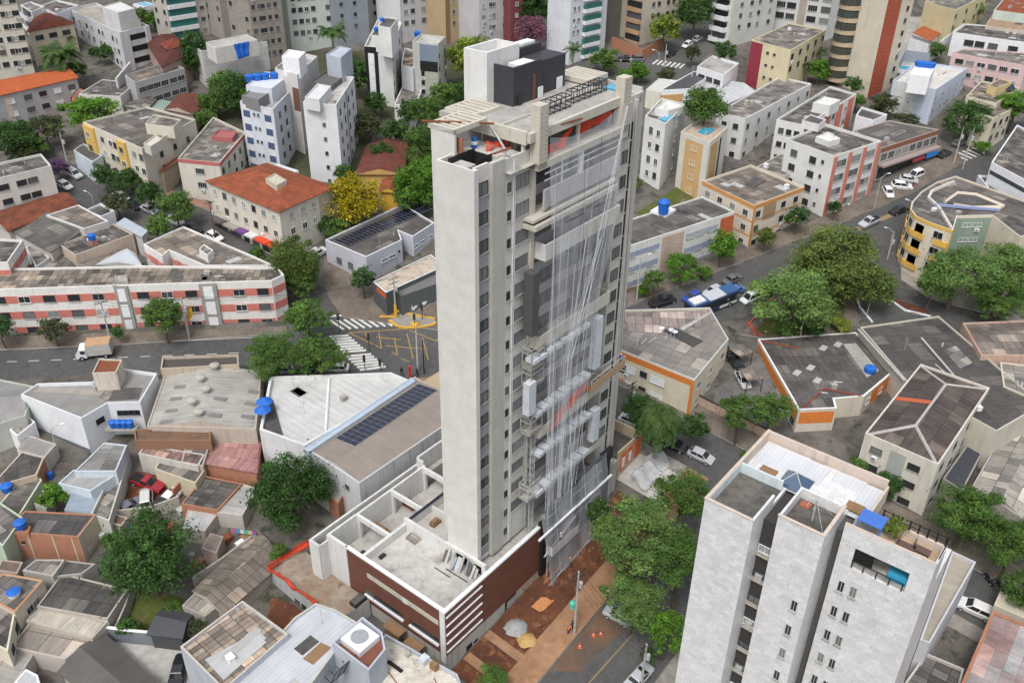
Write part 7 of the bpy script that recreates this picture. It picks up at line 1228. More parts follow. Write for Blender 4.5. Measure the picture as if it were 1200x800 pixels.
def palm(cx, cy, rp, hc, label, n=18, group='palms', droop=1.0, fruit=None, lift=.3):
    P = AG(cx, cy, hc); d = (P - CAM).dot(FW); L = rp * d / CF * 1.15; base = Vector((P.x, P.y, gz(P))); r = empty('palm_tree', base, label, 'palm', group); rnd = random.Random(int(cx * 7 + cy))
    m = MB(); m.bar(base - Z * .3, P, max(.12, L * .055), r2=max(.09, L * .045), n=7); m.build('trunk', [M['barkpale']], r); f = MB()
    for i in range(n):
        a = i * 2.4 + rnd.uniform(-.2, .2); el = lift + rnd.uniform(-.35, .85) * (1 if i > n // 3 else .4); dr = Vector((math.cos(a), math.sin(a), 0)); sd_ = Vector((-dr.y, dr.x, 0)); prev = None; S = 9
        for s in range(S + 1):
            t = s / S; c = P + dr * (L * t * (1 - .12 * t)) + Z * (L * (el * t - droop * .75 * t * t)); w_ = L * .17 * (math.sin(math.pi * min(1, t * .9 + .12)) ** .7)
            if prev:
                pc, pw_ = prev
                for q in (-1, 1):
                    for g in (0, .5):
                        a0 = pc.lerp(c, g); a1 = pc.lerp(c, g + .36); f.face([a0, a1, a1 + sd_ * q * w_ - Z * w_ * .45 + dr * w_ * .5, a0 + sd_ * q * w_ * .95 - Z * w_ * .4 + dr * w_ * .45])
            prev = (c, w_)
    fo = f.build('crown', [LM['palm']], r); ca = fo.data.color_attributes.new('tone', 'FLOAT_COLOR', 'POINT'); ca.data.foreach_set('color', [1.0] * (4 * len(fo.data.vertices)))
    if fruit: g = MB(); g.lathe(P + Vector((.2, -.9, .6)), [(.02, -.5), (.4, -.2), (.42, .15), (.02, .5)], 8); g.build('fruit_bunch', [plain((.5, .34, .02), .8)], r)
    return r
for a in (
 (174, 652, 54, 6.5, 'large dense dark green tree standing between the old houses at the lower left', 'dark', 'round', 1.0), (340, 575, 47, 6, 'dense dark green tree beside the rear corner of the podium', 'dark', 'round', 1.0),
 (742, 628, 55, 9, 'largest broad green street tree, beside the soil strip of the building site', 'feather', 'loose', .75), (800, 580, 37, 8, 'green street tree at the corner next to the marble block', 'mid', 'loose', .8), (742, 700, 40, 6.5, 'broad green street tree over the parked car by the site pavement', 'feather', 'loose', .75), (796, 655, 40, 9, 'green street tree leaning against the left edge of the marble block', 'mid', 'loose', .8), (782, 738, 26, 5, 'bright leafy young tree by the utility pole at the bottom', 'bright', 'loose', 1.0), (700, 598, 16, 5, 'small dark green tree against the dark netted glazing of the tower foot', 'dark', 'round', 1),
 (750, 478, 22, 5.5, 'dark green tree in front of the orange band flats, left of the big palm', 'dark', 'round', .9), (813, 500, 19, 5, 'small dark tree on the pavement beside the silver hatchback', 'dark', 'loose', .8), (868, 482, 27, 6, 'light leafed tree with bare limbs over the car park wall, left one', 'mid', 'loose', .6), (905, 478, 26, 5.5, 'light leafed tree with bare limbs over the car park wall, right one', 'mid', 'loose', .65),
 (930, 350, 55, 7, 'pale green feathery tree in the small square', 'feather', 'loose', .7), (980, 308, 58, 7, 'largest rounded brownish green tree of the small square', 'olive', 'round', .75), (1022, 334, 30, 5, 'olive green tree at the right edge of the small square', 'olive', 'round', .8), (985, 381, 13, 1.6, 'yellow green bush at the edge of the small square', 'lime', 'bush', .9), (955, 384, 16, 1.8, 'dark green bush in the small square, right of two', 'dark', 'bush', .8), (920, 386, 15, 1.6, 'dark green bush in the small square, left of two', 'mid', 'bush', .8),
 (1122, 322, 46, 7, 'broad green tree in front of the yellow corner block', 'feather', 'loose', .7), (1182, 314, 44, 7, 'broad green tree at the right border beside the yellow corner block', 'feather', 'loose', .75), (1170, 348, 36, 5, 'green tree low over the street at the right border', 'mid', 'loose', .7), (1092, 335, 18, 5, 'small tree at the foot of the yellow corner block', 'feather', 'loose', .8),
 (1132, 603, 44, 6, 'green tree between the hipped roof flats and the patched shed', 'mid', 'loose', .9), (1188, 640, 36, 6, 'green tree at the right border above the motorbikes', 'mid', 'loose', .9), (1200, 690, 26, 5, 'dark green tree at the right border beside the parked motorbikes', 'mid', 'round', .9), (1040, 566, 20, 3.2, 'dark green shrub against the front of the hipped roof flats', 'dark', 'bush', .9), (1012, 542, 15, 2.5, 'ragged green shrub on the wall left of the hipped roof flats', 'mid', 'bush', .8), (1170, 428, 12, 2.2, 'bright green shrub between the warehouses at the right', 'bright', 'bush', .7),
 (190, 369, 25, 5.5, 'round green tree in front of the striped block, right of the stair tower', 'mid', 'round', .8), (62, 385, 19, 3.5, 'thin dark tree in front of the striped block, left of the stair tower', 'bare', 'loose', .7), (0, 384, 17, 4, 'green tree at the left border in front of the striped block', 'dark', 'round', .9), (138, 390, 9, 2, 'small green shrub at the foot of the stair tower', 'dark', 'bush', 1),
 (344, 308, 34, 6, 'olive green tree beside the rounded end of the striped block', 'olive', 'round', .95), (360, 372, 29, 6, 'green tree over the zebra crossing', 'mid', 'loose', .8), (322, 414, 38, 6, 'wide green street tree above the beige shed', 'mid', 'loose', .65), (373, 416, 32, 6, 'wide green street tree above the white roofed hall', 'mid', 'loose', .65), (425, 327, 15, 4, 'small green tree in front of the lavender building', 'dark', 'loose', 1.0), (352, 330, 22, 4, 'dull green tree behind the street corner', 'mid', 'loose', .8),
 (414, 233, 33, 6, 'tree covered in bright yellow blossom', 'yellow', 'round', .95), (490, 214, 31, 6, 'big bright green tree touching the tower, the lower of two', 'bright', 'round', 1.0), (496, 168, 24, 6, 'big green tree touching the tower, the upper of two', 'mid', 'round', 1.0), (478, 232, 18, 4, 'green tree behind the lavender building', 'mid', 'round', .9),
 (14, 160, 26, 6, 'dark green tree below the orange tile row house, left one', 'dark', 'round', .8), (52, 150, 22, 5, 'dark olive tree below the orange tile row house, right one', 'bare', 'loose', .8), (107, 130, 33, 7, 'bright green umbrella shaped tree', 'bright', 'umbrella', .6), (68, 196, 13, 3, 'purple flowering tree beside the white flats', 'purple', 'round', .8),
 (206, 243, 22, 5, 'green street tree in front of the corner shops', 'mid', 'round', .9), (176, 228, 16, 4.5, 'dark round street tree beside the pink trim house', 'dark', 'round', 1.0), (147, 212, 20, 4, 'green street tree below the yellow bay flats, right one', 'dark', 'loose', .8), (122, 206, 16, 4, 'green street tree below the yellow bay flats, left one', 'dark', 'loose', .9), (184, 266, 15, 4, 'bright green street tree nearest the white wing', 'mid', 'round', .9), (136, 238, 17, 4, 'dull olive street tree near the grey shed', 'bare', 'loose', .8),
 (228, 62, 17, 7, 'tall dark green conical tree beside the netted block', 'dark', 'round', 1.6), (275, 108, 26, 6, 'dark green tree beside the white and blue tower', 'dark', 'round', .9), (248, 122, 18, 4, 'lighter green tree left of the white and blue tower', 'mid', 'loose', .9), (418, 88, 16, 6, 'dark green tree between the slim tower and the black framed tower', 'dark', 'round', 1.2), (430, 148, 18, 4, 'thin dark tree below the black framed tower', 'bare', 'loose', .9), (463, 153, 18, 4, 'dark green tree below the two narrow towers', 'dark', 'loose', .8), (500, 130, 20, 6, 'green tree left of the tower roof', 'mid', 'round', .9), (545, 112, 20, 5, 'dark green tree behind the white rooftop room', 'dark', 'loose', .8),
 (553, 68, 32, 8, 'feathery yellow green tree behind the tower roof', 'lime', 'loose', .9), (622, 36, 20, 7, 'pink blossoming tree beside the maroon tower', 'pink', 'round', .9), (622, 8, 24, 9, 'dark green tree at the top behind the pink blossom', 'dark', 'round', .9), (708, 70, 18, 4, 'green tree on the far corner right of the small palm', 'mid', 'loose', .8), (748, 84, 13, 3, 'bright green bush by the far street corner', 'bright', 'round', .9), (731, 92, 12, 3, 'bright green tree behind the white flat hall', 'bright', 'round', .9),
 (779, 34, 19, 6, 'yellow green round tree on the far street', 'lime', 'round', .95), (815, 14, 24, 8, 'large dark green tree over the far street', 'dark', 'round', .9), (782, 88, 12, 2.5, 'olive bush beside the far zebra crossing', 'bare', 'bush', .8), (850, 60, 14, 5, 'green tree in front of the white garage house', 'dark', 'loose', .9), (812, 62, 10, 4, 'thin tree on the far street pavement', 'bare', 'loose', 1.0),
 (847, 288, 18, 4.5, 'bright green tree beside the orange trim flats', 'bright', 'round', 1.1), (800, 313, 21, 4, 'bright green tree in front of the white flats with blue tank', 'bright', 'loose', .9), (766, 328, 15, 4, 'thin light tree in front of the white flats with blue tank', 'mid', 'loose', .8), (824, 318, 11, 1.6, 'clipped bright green hedge bush along the street', 'bright', 'bush', .7), (752, 340, 10, 1.4, 'bright green hedge bush beside the tower', 'bright', 'bush', .7),
 (934, 254, 15, 4, 'green tree in front of the orange trim flats', 'dark', 'loose', .9), (978, 243, 9, 3, 'small green tree in front of the pilaster flats', 'dark', 'loose', 1), (898, 277, 13, 3.5, 'olive tree on the pavement above the square', 'olive', 'loose', .9), (1133, 138, 27, 6, 'sparse dark green street tree at the upper right', 'dark', 'loose', .9), (1192, 122, 26, 7, 'bright umbrella shaped tree at the right border', 'bright', 'umbrella', .6), (1036, 122, 17, 4, 'dull green tree beside the pale blue flats', 'bare', 'loose', .8), (1000, 100, 12, 4, 'small dark tree at the foot of the red striped tower', 'dark', 'loose', .9), (960, 82, 14, 4, 'bright tree between the maroon side house and the red striped tower', 'bright', 'loose', 1.0), (1098, 60, 13, 3, 'green shrub in the yard of the orange tile house', 'mid', 'bush', .9), (1140, 10, 12, 4, 'green tree by the cream house at the top right', 'mid', 'round', .9), (1180, 128, 14, 5, 'dark tree beside the curved cream house', 'dark', 'loose', .9), (1062, 140, 14, 2.5, 'dark purple shrub behind the arcade block', 'bare', 'bush', .6),
 (25, 178, 18, 3, 'dull green tree beside the white flats at the left border', 'bare', 'loose', .8), (40, 172, 16, 3, 'green shrub between the white flats and the olive tree', 'mid', 'bush', .7), (120, 62, 14, 3, 'dark shrub at the foot of the mottled white block', 'dark', 'bush', .8), (92, 82, 14, 3, 'green hedge shrub beside the tall palm', 'mid', 'bush', .7), (165, 20, 12, 4, 'green tree by the turquoise pool', 'mid', 'loose', .9), (180, 24, 12, 3.5, 'bright tree by the turquoise pool', 'bright', 'loose', .9), (262, 98, 18, 5, 'green tree at the back of the netted block', 'mid', 'round', .9), (292, 118, 16, 5, 'bright green tree against the white and blue tower', 'bright', 'round', .9), (240, 138, 14, 3.5, 'thin green tree above the pink trim house', 'mid', 'loose', .8), (440, 120, 14, 4, 'dark tree at the foot of the black framed tower', 'dark', 'round', .9), (405, 205, 14, 3, 'dark shrub beside the slim white tower', 'dark', 'bush', .9), (448, 178, 16, 3.5, 'dark green tree above the dark red tile roof', 'dark', 'loose', .8), (520, 112, 18, 5, 'bushy green tree between the glazed crown tower and the tower roof', 'mid', 'round', .9), (478, 130, 15, 4, 'dark green tree beside the low white house', 'dark', 'round', .9), (380, 262, 14, 3, 'dark green tree between the tile roof shops and the lavender building', 'dark', 'loose', .8), (395, 268, 16, 3, 'small green tree under the yellow blossom', 'mid', 'loose', .8), (300, 300, 13, 3.5, 'green street tree at the end of the shop street', 'mid', 'loose', .9), (860, 15, 15, 6, 'dark tree at the top beside the white balcony tower', 'dark', 'round', .9), (905, 120, 9, 2.5, 'small shrub behind the white flats with grey roof', 'mid', 'bush', .8), (1110, 95, 12, 2.5, 'shrub between the pale blue flats and the pink house', 'dark', 'bush', .8), (1070, 100, 14, 3, 'green shrub at the back of the pale blue flats', 'mid', 'bush', .7), (1150, 172, 12, 1.6, 'green planted bed at the upper right crossing', 'bright', 'bush', .5), (1000, 118, 14, 3, 'green shrubs at the foot of the red striped tower', 'mid', 'bush', .7), (740, 215, 12, 2, 'green shrub beside the slim white block', 'mid', 'bush', .8), (200, 712, 12, 2, 'overgrown green bush beside the black tarpaulin roof', 'mid', 'bush', .8), (140, 690, 14, 2, 'green undergrowth bush at the foot of the big dark tree', 'dark', 'bush', .8), (1090, 655, 20, 4, 'dull green tree along the side street behind the marble block', 'mid', 'loose', .8), (1165, 618, 22, 4, 'green tree over the iron gate at the right', 'dark', 'loose', .8), (60, 582, 19, 2.5, 'bright green bush in the yard of the pale blue house', 'bright', 'bush', .8), (324, 648, 13, 1.6, 'green bush beside the orange netting of the annex', 'mid', 'bush', .7), (577, 796, 20, 2.2, 'green bush on the soil strip at the bottom', 'mid', 'bush', .7), (150, 735, 14, 1.8, 'low green bush beside the panel wall', 'dark', 'bush', .8), (128, 632, 10, 2, 'green bush behind the brick house', 'mid', 'bush', 1), (875, 535, 9, 2, 'bright shrub at the end of the garden wall', 'bright', 'bush', .9), (232, 735, 12, 3, 'bare branched small tree beside the patchwork roof', 'bare', 'loose', .9), (1172, 742, 14, 3, 'green shrub behind the brick edged shop', 'mid', 'bush', .8)):
    tree(*a, cat='bush' if a[6] == 'bush' else 'tree', name='bush' if a[6] == 'bush' else 'tree', group='bushes and shrubs' if a[6] == 'bush' else 'street and garden trees')
palm(772, 492, 29, 8.5, 'big feathery palm with yellow fruit beside the side street', 90, droop=3.0, fruit=1, lift=1.35)
palm(70, 68, 27, 8, 'tall dark palm at the orange tile row house', 46, droop=1.7, lift=.85); palm(389, 40, 20, 9, 'dark fan palm in front of the slate tower', 34, droop=1.5, lift=.8); palm(672, 58, 15, 9, 'palm in front of the teal balcony tower', 16); palm(962, 60, 11, 5, 'palm beside the maroon side house, right one', 14); palm(948, 76, 12, 5, 'palm beside the maroon side house, left one', 14); palm(1020, 8 + 0, 10, 4, 'small palm by the cream house yard', 12)
for k, (x, lab) in enumerate(((45, 'first'), (58, 'second'), (71, 'third'), (82, 'fourth'))): palm(x, 47 - k, 7, 4.5, 'small palm in front of the red tile villa, %s from the left' % lab, 10, group='small palms in front of the villa')
palm(762, 765, 14, 2.4, 'low bright palm at the left foot of the marble block', 14, group='palms')
o = link_mesh('crown', crown('round', 'M', 1), None, ROOFTREE + Z * 4.2); base = ROOFTREE
r = empty('tree', base, 'dark green tree growing on the roof terrace of the ochre sided block', 'tree', 'street and garden trees'); o.parent = r; o.location = (0, 0, 4.3); o.scale = (4.9, 4.9, 4.2); o.material_slots[0].link = 'OBJECT'; o.material_slots[0].material = LM['mid']; trunkmesh(r, base, base + Z * 4.3, 4, 4, 5, 'bark')
o = link_mesh('foliage', crown('bush', 'X', 0), POT, (0, 0, 1.0)); o.scale = (.9, .9, .8); o.material_slots[0].link = 'OBJECT'; o.material_slots[0].material = LM['lime']
# ---------------------------------------------------------------- vehicles
X_, Y_ = Vector((1, 0, 0)), Vector((0, 1, 0)); O0 = Vector((0, 0, 0))
_car = {}
def loft(m, secs, mi=0):         # secs: rings of equal length
    for A, B in zip(secs[:-1], secs[1:]):
        n = len(A)
        for i in range(n): m.face([A[i], A[(i + 1) % n], B[(i + 1) % n], B[i]], mi, [(0, 0)] * 4)
    m.face(secs[0][::-1], mi, [(0, 0)] * len(secs[0])); m.face(secs[-1], mi, [(0, 0)] * len(secs[-1]))
def carmesh(kind):
    if kind in _car: return _car[kind]
    L, W, H, hood, boot = {'hatch': (4.0, 1.72, 1.5, .95, .25), 'sedan': (4.4, 1.75, 1.45, 1.1, .85), 'suv': (4.5, 1.85, 1.7, 1.05, .15), 'pickup': (5.2, 1.85, 1.75, 1.3, 1.75), 'van': (4.3, 1.75, 1.85, .8, .1)}[kind]
    h = L / 2; w = W / 2; b = .9 if kind not in ('suv', 'pickup') else 1.02; m = MB()
    sec = lambda x, ww, z0, z1: [Vector((x, -ww, z0 + .12)), Vector((x, -ww * .93, z0)), Vector((x, ww * .93, z0)), Vector((x, ww, z0 + .12)), Vector((x, ww, z1 - .12)), Vector((x, ww * .88, z1)), Vector((x, -ww * .88, z1)), Vector((x, -ww, z1 - .12))]
    loft(m, [sec(-h, w * .86, .35, b - .12), sec(-h + .22, w, .24, b), sec(-h + boot + .35, w, .22, b + .02), sec(h - hood, w, .22, b), sec(h - .3, w * .97, .24, b - .14), sec(h, w * .82, .34, b - .28)])
    rx0, rx1 = -h + boot + .45, h - hood - .75; cabin = lambda x0, x1, z, ww: [Vector((x0, -ww, z)), Vector((x1, -ww, z)), Vector((x1, ww, z)), Vector((x0, ww, z))]
    lo = cabin(-h + boot + .08, h - hood + .05, b - .02, w * .9); hi = cabin(rx0, rx1, H - .06, w * .74); top = cabin(rx0 + .1, rx1 - .12, H, w * .66)
    if kind == 'pickup': lo = cabin(-h + 2.05, h - hood + .05, b - .02, w * .9); hi = cabin(-h + 2.25, rx1, H - .06, w * .74); top = cabin(-h + 2.35, rx1 - .1, H, w * .66)
    loft(m, [lo, hi, top])
    if kind == 'pickup': m.box(O0, X_, Y_, -h + .18, -h + 1.9, -w * .82, w * .82, b - .03, b + .025, 1)
    g = MB()      # panes: on the four sides of the cabin
    for i in range(4):
        A, B2, C2, D = lo[i], lo[(i + 1) % 4], hi[(i + 1) % 4], hi[i]; n = (B2 - A).cross(D - A).normalized() * .012
        q = lambda u, v: A.lerp(B2, u).lerp(D.lerp(C2, u), v) + n
        for u0, u1 in (((.05, .47), (.51, .95)) if i in (0, 2) else ((.06, .94),)): g.face([q(u0, .1), q(u1, .1), q(u1, .92), q(u0, .92)], 0, [(0, 0)] * 4)
    wh = MB(); ring = [(.001, -.02), (.2, -.02), (.22, .0), (.31, .0), (.32, .04), (.32, .18), (.3, .2), (.001, .2)]
    for i in range(len(ring) - 1):
        (r0, y0), (r1, y1) = ring[i], ring[i + 1]
        for k in range(14):
            a, c = k * math.pi / 7, (k + 1) * math.pi / 7; P = lambda r, y, t: Vector((r * math.cos(t), y - .1, r * math.sin(t)))
            wh.face([P(r0, y0, a), P(r1, y1, a), P(r1, y1, c), P(r0, y0, c)], 1 if i < 2 else 0, [(0, 0)] * 4, True)
    hl = MB(); hl.box(O0, X_, Y_, -.08, .05, -.18, .18, -.07, .07); tl = MB(); tl.box(O0, X_, Y_, -.03, .05, -.12, .12, -.14, .14)
    _car[kind] = (m.mesh('car_body', [None, M['black']]), g.mesh('window', [M['carglass']]), wh.mesh('wheel', [M['rubber'], M['alu']]), hl.mesh('headlight', [plain((.7, .7, .68), .2)]), tl.mesh('tail_light', [plain((.3, .015, .015), .3)]), (L, W, b)); return _car[kind]
M['carglass'] = plain((.02, .024, .028), .08, .6)
def car(x, y, x2, y2, kind, col, label, group='cars', cat='car', dz=.02, simple=False):
    P = AG(x, y); Q = AG(x2, y2); d = Q - P; a = math.atan2(d.y, d.x); body, gl, wh, hl, tl, (L, W, b) = carmesh(kind)
    r = empty('car' if kind != 'pickup' else 'pickup_truck', P + Z * dz, label, cat, group, a); r.rotation_euler = Matrix(((math.cos(a), -math.sin(a), 0), (math.sin(a), math.cos(a), 0), (0, 0, 1))).to_euler()
    sl_ = d.normalized(); up_ = Vector((0, -SLOPE, 1)).normalized(); f = (sl_ - up_ * sl_.dot(up_)).normalized(); s = up_.cross(f); r.rotation_euler = Matrix(((f.x, s.x, up_.x), (f.y, s.y, up_.y), (f.z, s.z, up_.z))).to_euler()
    o = link_mesh('body', body, r, (0, 0, 0)); o.material_slots[0].link = 'OBJECT'; o.material_slots[0].material = paint(col); link_mesh('window', gl, r, (0, 0, 0))
    for sx in (-1, 1):
        for sy in (-1, 1):
            w_ = link_mesh('wheel', wh, r, (sx * (L / 2 - .78), sy * (W / 2 - .06), .32)); w_.rotation_euler = (0, 0, 0 if sy < 0 else math.pi)
    for sy in (-1, 1): link_mesh('headlight', hl, r, (L / 2 - .06, sy * (W / 2 - .32), b - .42)); link_mesh('tail_light', tl, r, (-L / 2 + .03, sy * (W / 2 - .26), b - .3))
    return r
WHT, SIL, BLK, GRY = (.7, .7, .7), (.42, .44, .46), (.018, .018, .02), (.12, .125, .13)
for a in (
 (821, 537, 838, 545, 'hatch', SIL, 'silver hatchback parked on the side street beside the garden wall'), (740, 496, 752, 501, 'hatch', WHT, 'white hatchback half hidden behind the big palm'), (790, 524, 802, 529, 'hatch', BLK, 'dark car parked behind the silver hatchback'),
 (77, 220, 86, 225, 'hatch', WHT, 'white hatchback driving down the upper left street'), (88, 207, 97, 212, 'suv', SIL, 'grey off-road car parked on the upper left street'), (143, 233, 151, 238, 'sedan', WHT, 'white car under the trees of the upper left street'), (176, 248, 184, 252, 'sedan', SIL, 'silver car parked in front of the pink trim house'), (206, 261, 214, 265, 'sedan', WHT, 'white car under the bright street tree by the shops'), (157, 243, 165, 247, 'hatch', BLK, 'black car between white and silver cars on the upper left street'), (228, 270, 236, 275, 'sedan', BLK, 'dark car parked by the wing roof opposite the shops'), (252, 280, 260, 284, 'hatch', WHT, 'white car parked at the end of the shop street'),
 (372, 300, 379, 296, 'suv', WHT, 'white off-road car beside the lavender building'), (392, 285, 399, 281, 'hatch', BLK, 'dark car beside the lavender building'), (477, 360, 470, 358, 'hatch', SIL, 'silver hatchback on the shop forecourt, the front one'), (489, 354, 482, 352, 'hatch', (.5, .51, .53), 'pale grey hatchback on the shop forecourt, the rear one'),
 (361, 433, 349, 433, 'sedan', BLK, 'black car under the street trees above the white hall'), (395, 434, 383, 434, 'hatch', WHT, 'white car at the zebra crossing under the trees'), (330, 436, 318, 436, 'hatch', (.3, .4, .5), 'pale blue car under the street trees'),
 (174, 569, 184, 573, 'pickup', (.28, .015, .02), 'red pickup in the dirt car yard'), (201, 585, 207, 579, 'sedan', WHT, 'white car in the dirt car yard'), (191, 593, 197, 587, 'sedan', BLK, 'black car in the dirt car yard next to the white one'), (152, 597, 160, 592, 'sedan', (.16, .15, .19), 'grey car in the dirt car yard'), (173, 588, 173, 580, 'van', (.5, .5, .47), 'cream van in the dirt car yard'), (211, 788, 214, 776, 'sedan', BLK, 'black car in the concrete yard at the bottom'),
 (776, 356, 789, 352, 'pickup', BLK, 'black pickup on the right street near the tower'), (811, 351, 802, 355, 'hatch', (.03, .06, .3), 'blue hatchback on the right street'), (835, 344, 826, 348, 'hatch', SIL, 'silver estate car on the right street beside the bus'), (858, 330, 868, 325, 'sedan', GRY, 'dark grey car partly under the square trees'), (862, 343, 872, 339, 'hatch', (.1, .16, .4), 'blue and white car beyond the bus'), (879, 352, 868, 357, 'van', (.62, .68, .64), 'white van with green stripe under the pale tree'),
 (1018, 263, 1007, 268, 'pickup', SIL, 'silver pickup on the upper right street'), (1052, 249, 1041, 253, 'sedan', BLK, 'black sedan on the upper right street'), (1040, 228, 1043, 233, 'hatch', WHT, 'white car parked beside the wall of the pilaster flats'), (1056, 221, 1066, 222, 'suv', WHT, 'white off-road car in front of the arcade block'), (1064, 213, 1074, 215, 'hatch', SIL, 'silver car behind the white off-road car at the arcade block'), (1072, 208, 1062, 212, 'van', WHT, 'white van in front of the arcade block'), (1106, 183, 1114, 179, 'sedan', BLK, 'dark car at the far corner beyond the arcade block'), (1123, 170, 1131, 166, 'hatch', GRY, 'grey car at the upper right crossing'),
 (1141, 716, 1128, 710, 'suv', WHT, 'white off-road car with dark roof parked beside the marble block'), (805, 55, 800, 58, 'hatch', WHT, 'white car on the far street'), (817, 48, 822, 45, 'hatch', SIL, 'silver car on the far street behind the white one'), (786, 65, 781, 68, 'sedan', BLK, 'black car with bright glints near the far zebra crossing'), (733, 72, 726, 72, 'sedan', BLK, 'dark car in front of the brick garden wall, left one'), (745, 72, 738, 72, 'suv', GRY, 'dark car in front of the brick garden wall, right one'),
 (862, 428, 868, 436, 'sedan', BLK, 'dark car under the rear carport'), (870, 448, 875, 457, 'hatch', (.5, .5, .5), 'pale car beside the front carport'), (725, 724, 713, 718, 'hatch', (.42, .47, .46), 'silver green car under the street tree by the building site'), (748, 796, 756, 787, 'sedan', SIL, 'silver car at the bottom beside the utility pole'), (858, 415, 863, 421, 'hatch', GRY, 'grey car at the back of the car park')): car(*a)
def frame_on(P, Q):
    d = (Q - P).normalized(); u = Vector((0, -SLOPE, 1)).normalized(); f = (d - u * d.dot(u)).normalized(); s = u.cross(f); return Matrix(((f.x, s.x, u.x), (f.y, s.y, u.y), (f.z, s.z, u.z))).to_euler()
def vehicle(name, x, y, x2, y2, label, cat):
    P = AG(x, y); r = empty(name, P + Z * .02, label, cat); r.rotation_euler = frame_on(P, AG(x2, y2)); return r
def lpart(r, name, mats, *bx, mb=None):
    m = mb or MB()
    for b in bx: m.box(O0, X_, Y_, *b)
    return link_mesh(name, m.mesh(name, mats), r, (0, 0, 0))
def wheels(r, pts, rad=.48):
    for x, y in pts:
        m = MB(); m.bar(Vector((0, -.14, 0)), Vector((0, .14, 0)), rad, n=14); m.bar(Vector((0, -.15, 0)), Vector((0, .15, 0)), rad * .5, 1, n=10); link_mesh('wheel', m.mesh('wheel', [M['rubber'], M['alu']]), r, (x, y, rad))
r = vehicle('city_bus', 832, 362, 812, 370, 'city bus with blue and white roof and dark sides on the right street', 'bus')
lpart(r, 'body', [plain((.04, .06, .13), .35)], (-5.2, 5.2, -1.25, 1.25, .35, 2.95)); lpart(r, 'roof', [plain((.04, .1, .24), .5), plain((.45, .47, .5), .5)], (-5.2, -2.2, -1.2, 1.2, 2.95, 3.15), (1.5, 5.2, -1.2, 1.2, 2.95, 3.15), (-2.2, 1.5, -1.2, 1.2, 2.95, 3.16, 1)); lpart(r, 'roof_unit', [plain((.6, .6, .62))], (2.2, 4.8, -.9, .9, 3.16, 3.4)); lpart(r, 'window', [M['carglass']], (-5, 5, -1.27, -1.252, 1.3, 2.5), (-5, 5, 1.252, 1.27, 1.3, 2.5)); lpart(r, 'windscreen', [M['carglass']], (5.201, 5.23, -1.1, 1.1, 1.1, 2.7)); lpart(r, 'swoosh', [M['white']], (-5, -1, 1.272, 1.28, .5, 1.1), (-5, -1, -1.28, -1.272, .5, 1.1)); wheels(r, ((3.6, -1.15), (3.6, 1.15), (-3.4, -1.15), (-3.4, 1.15)), .5)
r = vehicle('box_truck', 112, 417, 92, 419, 'small box truck with brown topped cargo box on the main road', 'truck')
lpart(r, 'cargo_box', [plain((.5, .48, .45)), plain((.42, .27, .16), .9)], (-3, .8, -1.1, 1.1, .9, 3.0), (-2.98, .78, -1.08, 1.08, 3.0, 3.05, 1)); lpart(r, 'chassis', [M['darkmetal']], (-3, 2.6, -.5, .5, .55, .88)); m = MB(); loft(m, [[Vector((x, y, z)) for x, y, z in ((.95, -1, .5), (.95, 1, .5), (.95, 1, 2.2), (.95, -1, 2.2))], [Vector((x, y, z)) for x, y, z in ((2.2, -1, .5), (2.2, 1, .5), (2.0, .95, 2.2), (2.0, -.95, 2.2))], [Vector((x, y, z)) for x, y, z in ((2.7, -.95, .5), (2.7, .95, .5), (2.65, .95, 1.25), (2.65, -.95, 1.25))]]); lpart(r, 'cab', [M['white']], mb=m); lpart(r, 'window', [M['carglass']], (1.1, 1.8, -1.03, -1.0, 1.4, 2.0), (1.1, 1.8, 1.0, 1.03, 1.4, 2.0)); m = MB(); m.face([(2.68, -.85, 1.3), (2.68, .85, 1.3), (2.12, .8, 2.15), (2.12, -.8, 2.15)]); lpart(r, 'windscreen', [M['carglass']], mb=m); wheels(r, ((1.8, -.9), (1.8, .9), (-1.9, -.9), (-1.9, .9)), .42)
for k, (x, y, lab) in enumerate(((1157, 681, 'black motorbike parked beside the side street, left of the pair'), (1170, 687, 'black motorbike parked beside the side street, right of the pair'))):
    r = vehicle('motorbike', x, y, x + 6, y + 8, lab, 'motorbike'); r['group'] = 'parked motorbikes'; wheels(r, ((.65, 0), (-.65, 0)), .3); m = MB(); m.bar((-.65, 0, .35), (.0, 0, .45), .1); m.bar((.65, 0, .32), (.42, 0, 1.0), .05); lpart(r, 'frame', [M['darkmetal']], (-.25, .25, -.13, .13, .25, .6), mb=m); lpart(r, 'seat', [M['black']], (-.75, .05, -.14, .14, .72, .84)); m = MB(); m.lathe(Vector((.22, 0, .68)), [(.05, -.1), (.18, 0), (.17, .15), (.03, .22)], 10); lpart(r, 'fuel_tank', [plain((.06, .06, .07), .3)], mb=m); m = MB(); m.bar((.42, -.35, 1.05), (.42, .35, 1.05), .03); lpart(r, 'handlebar', [M['darkmetal']], mb=m)
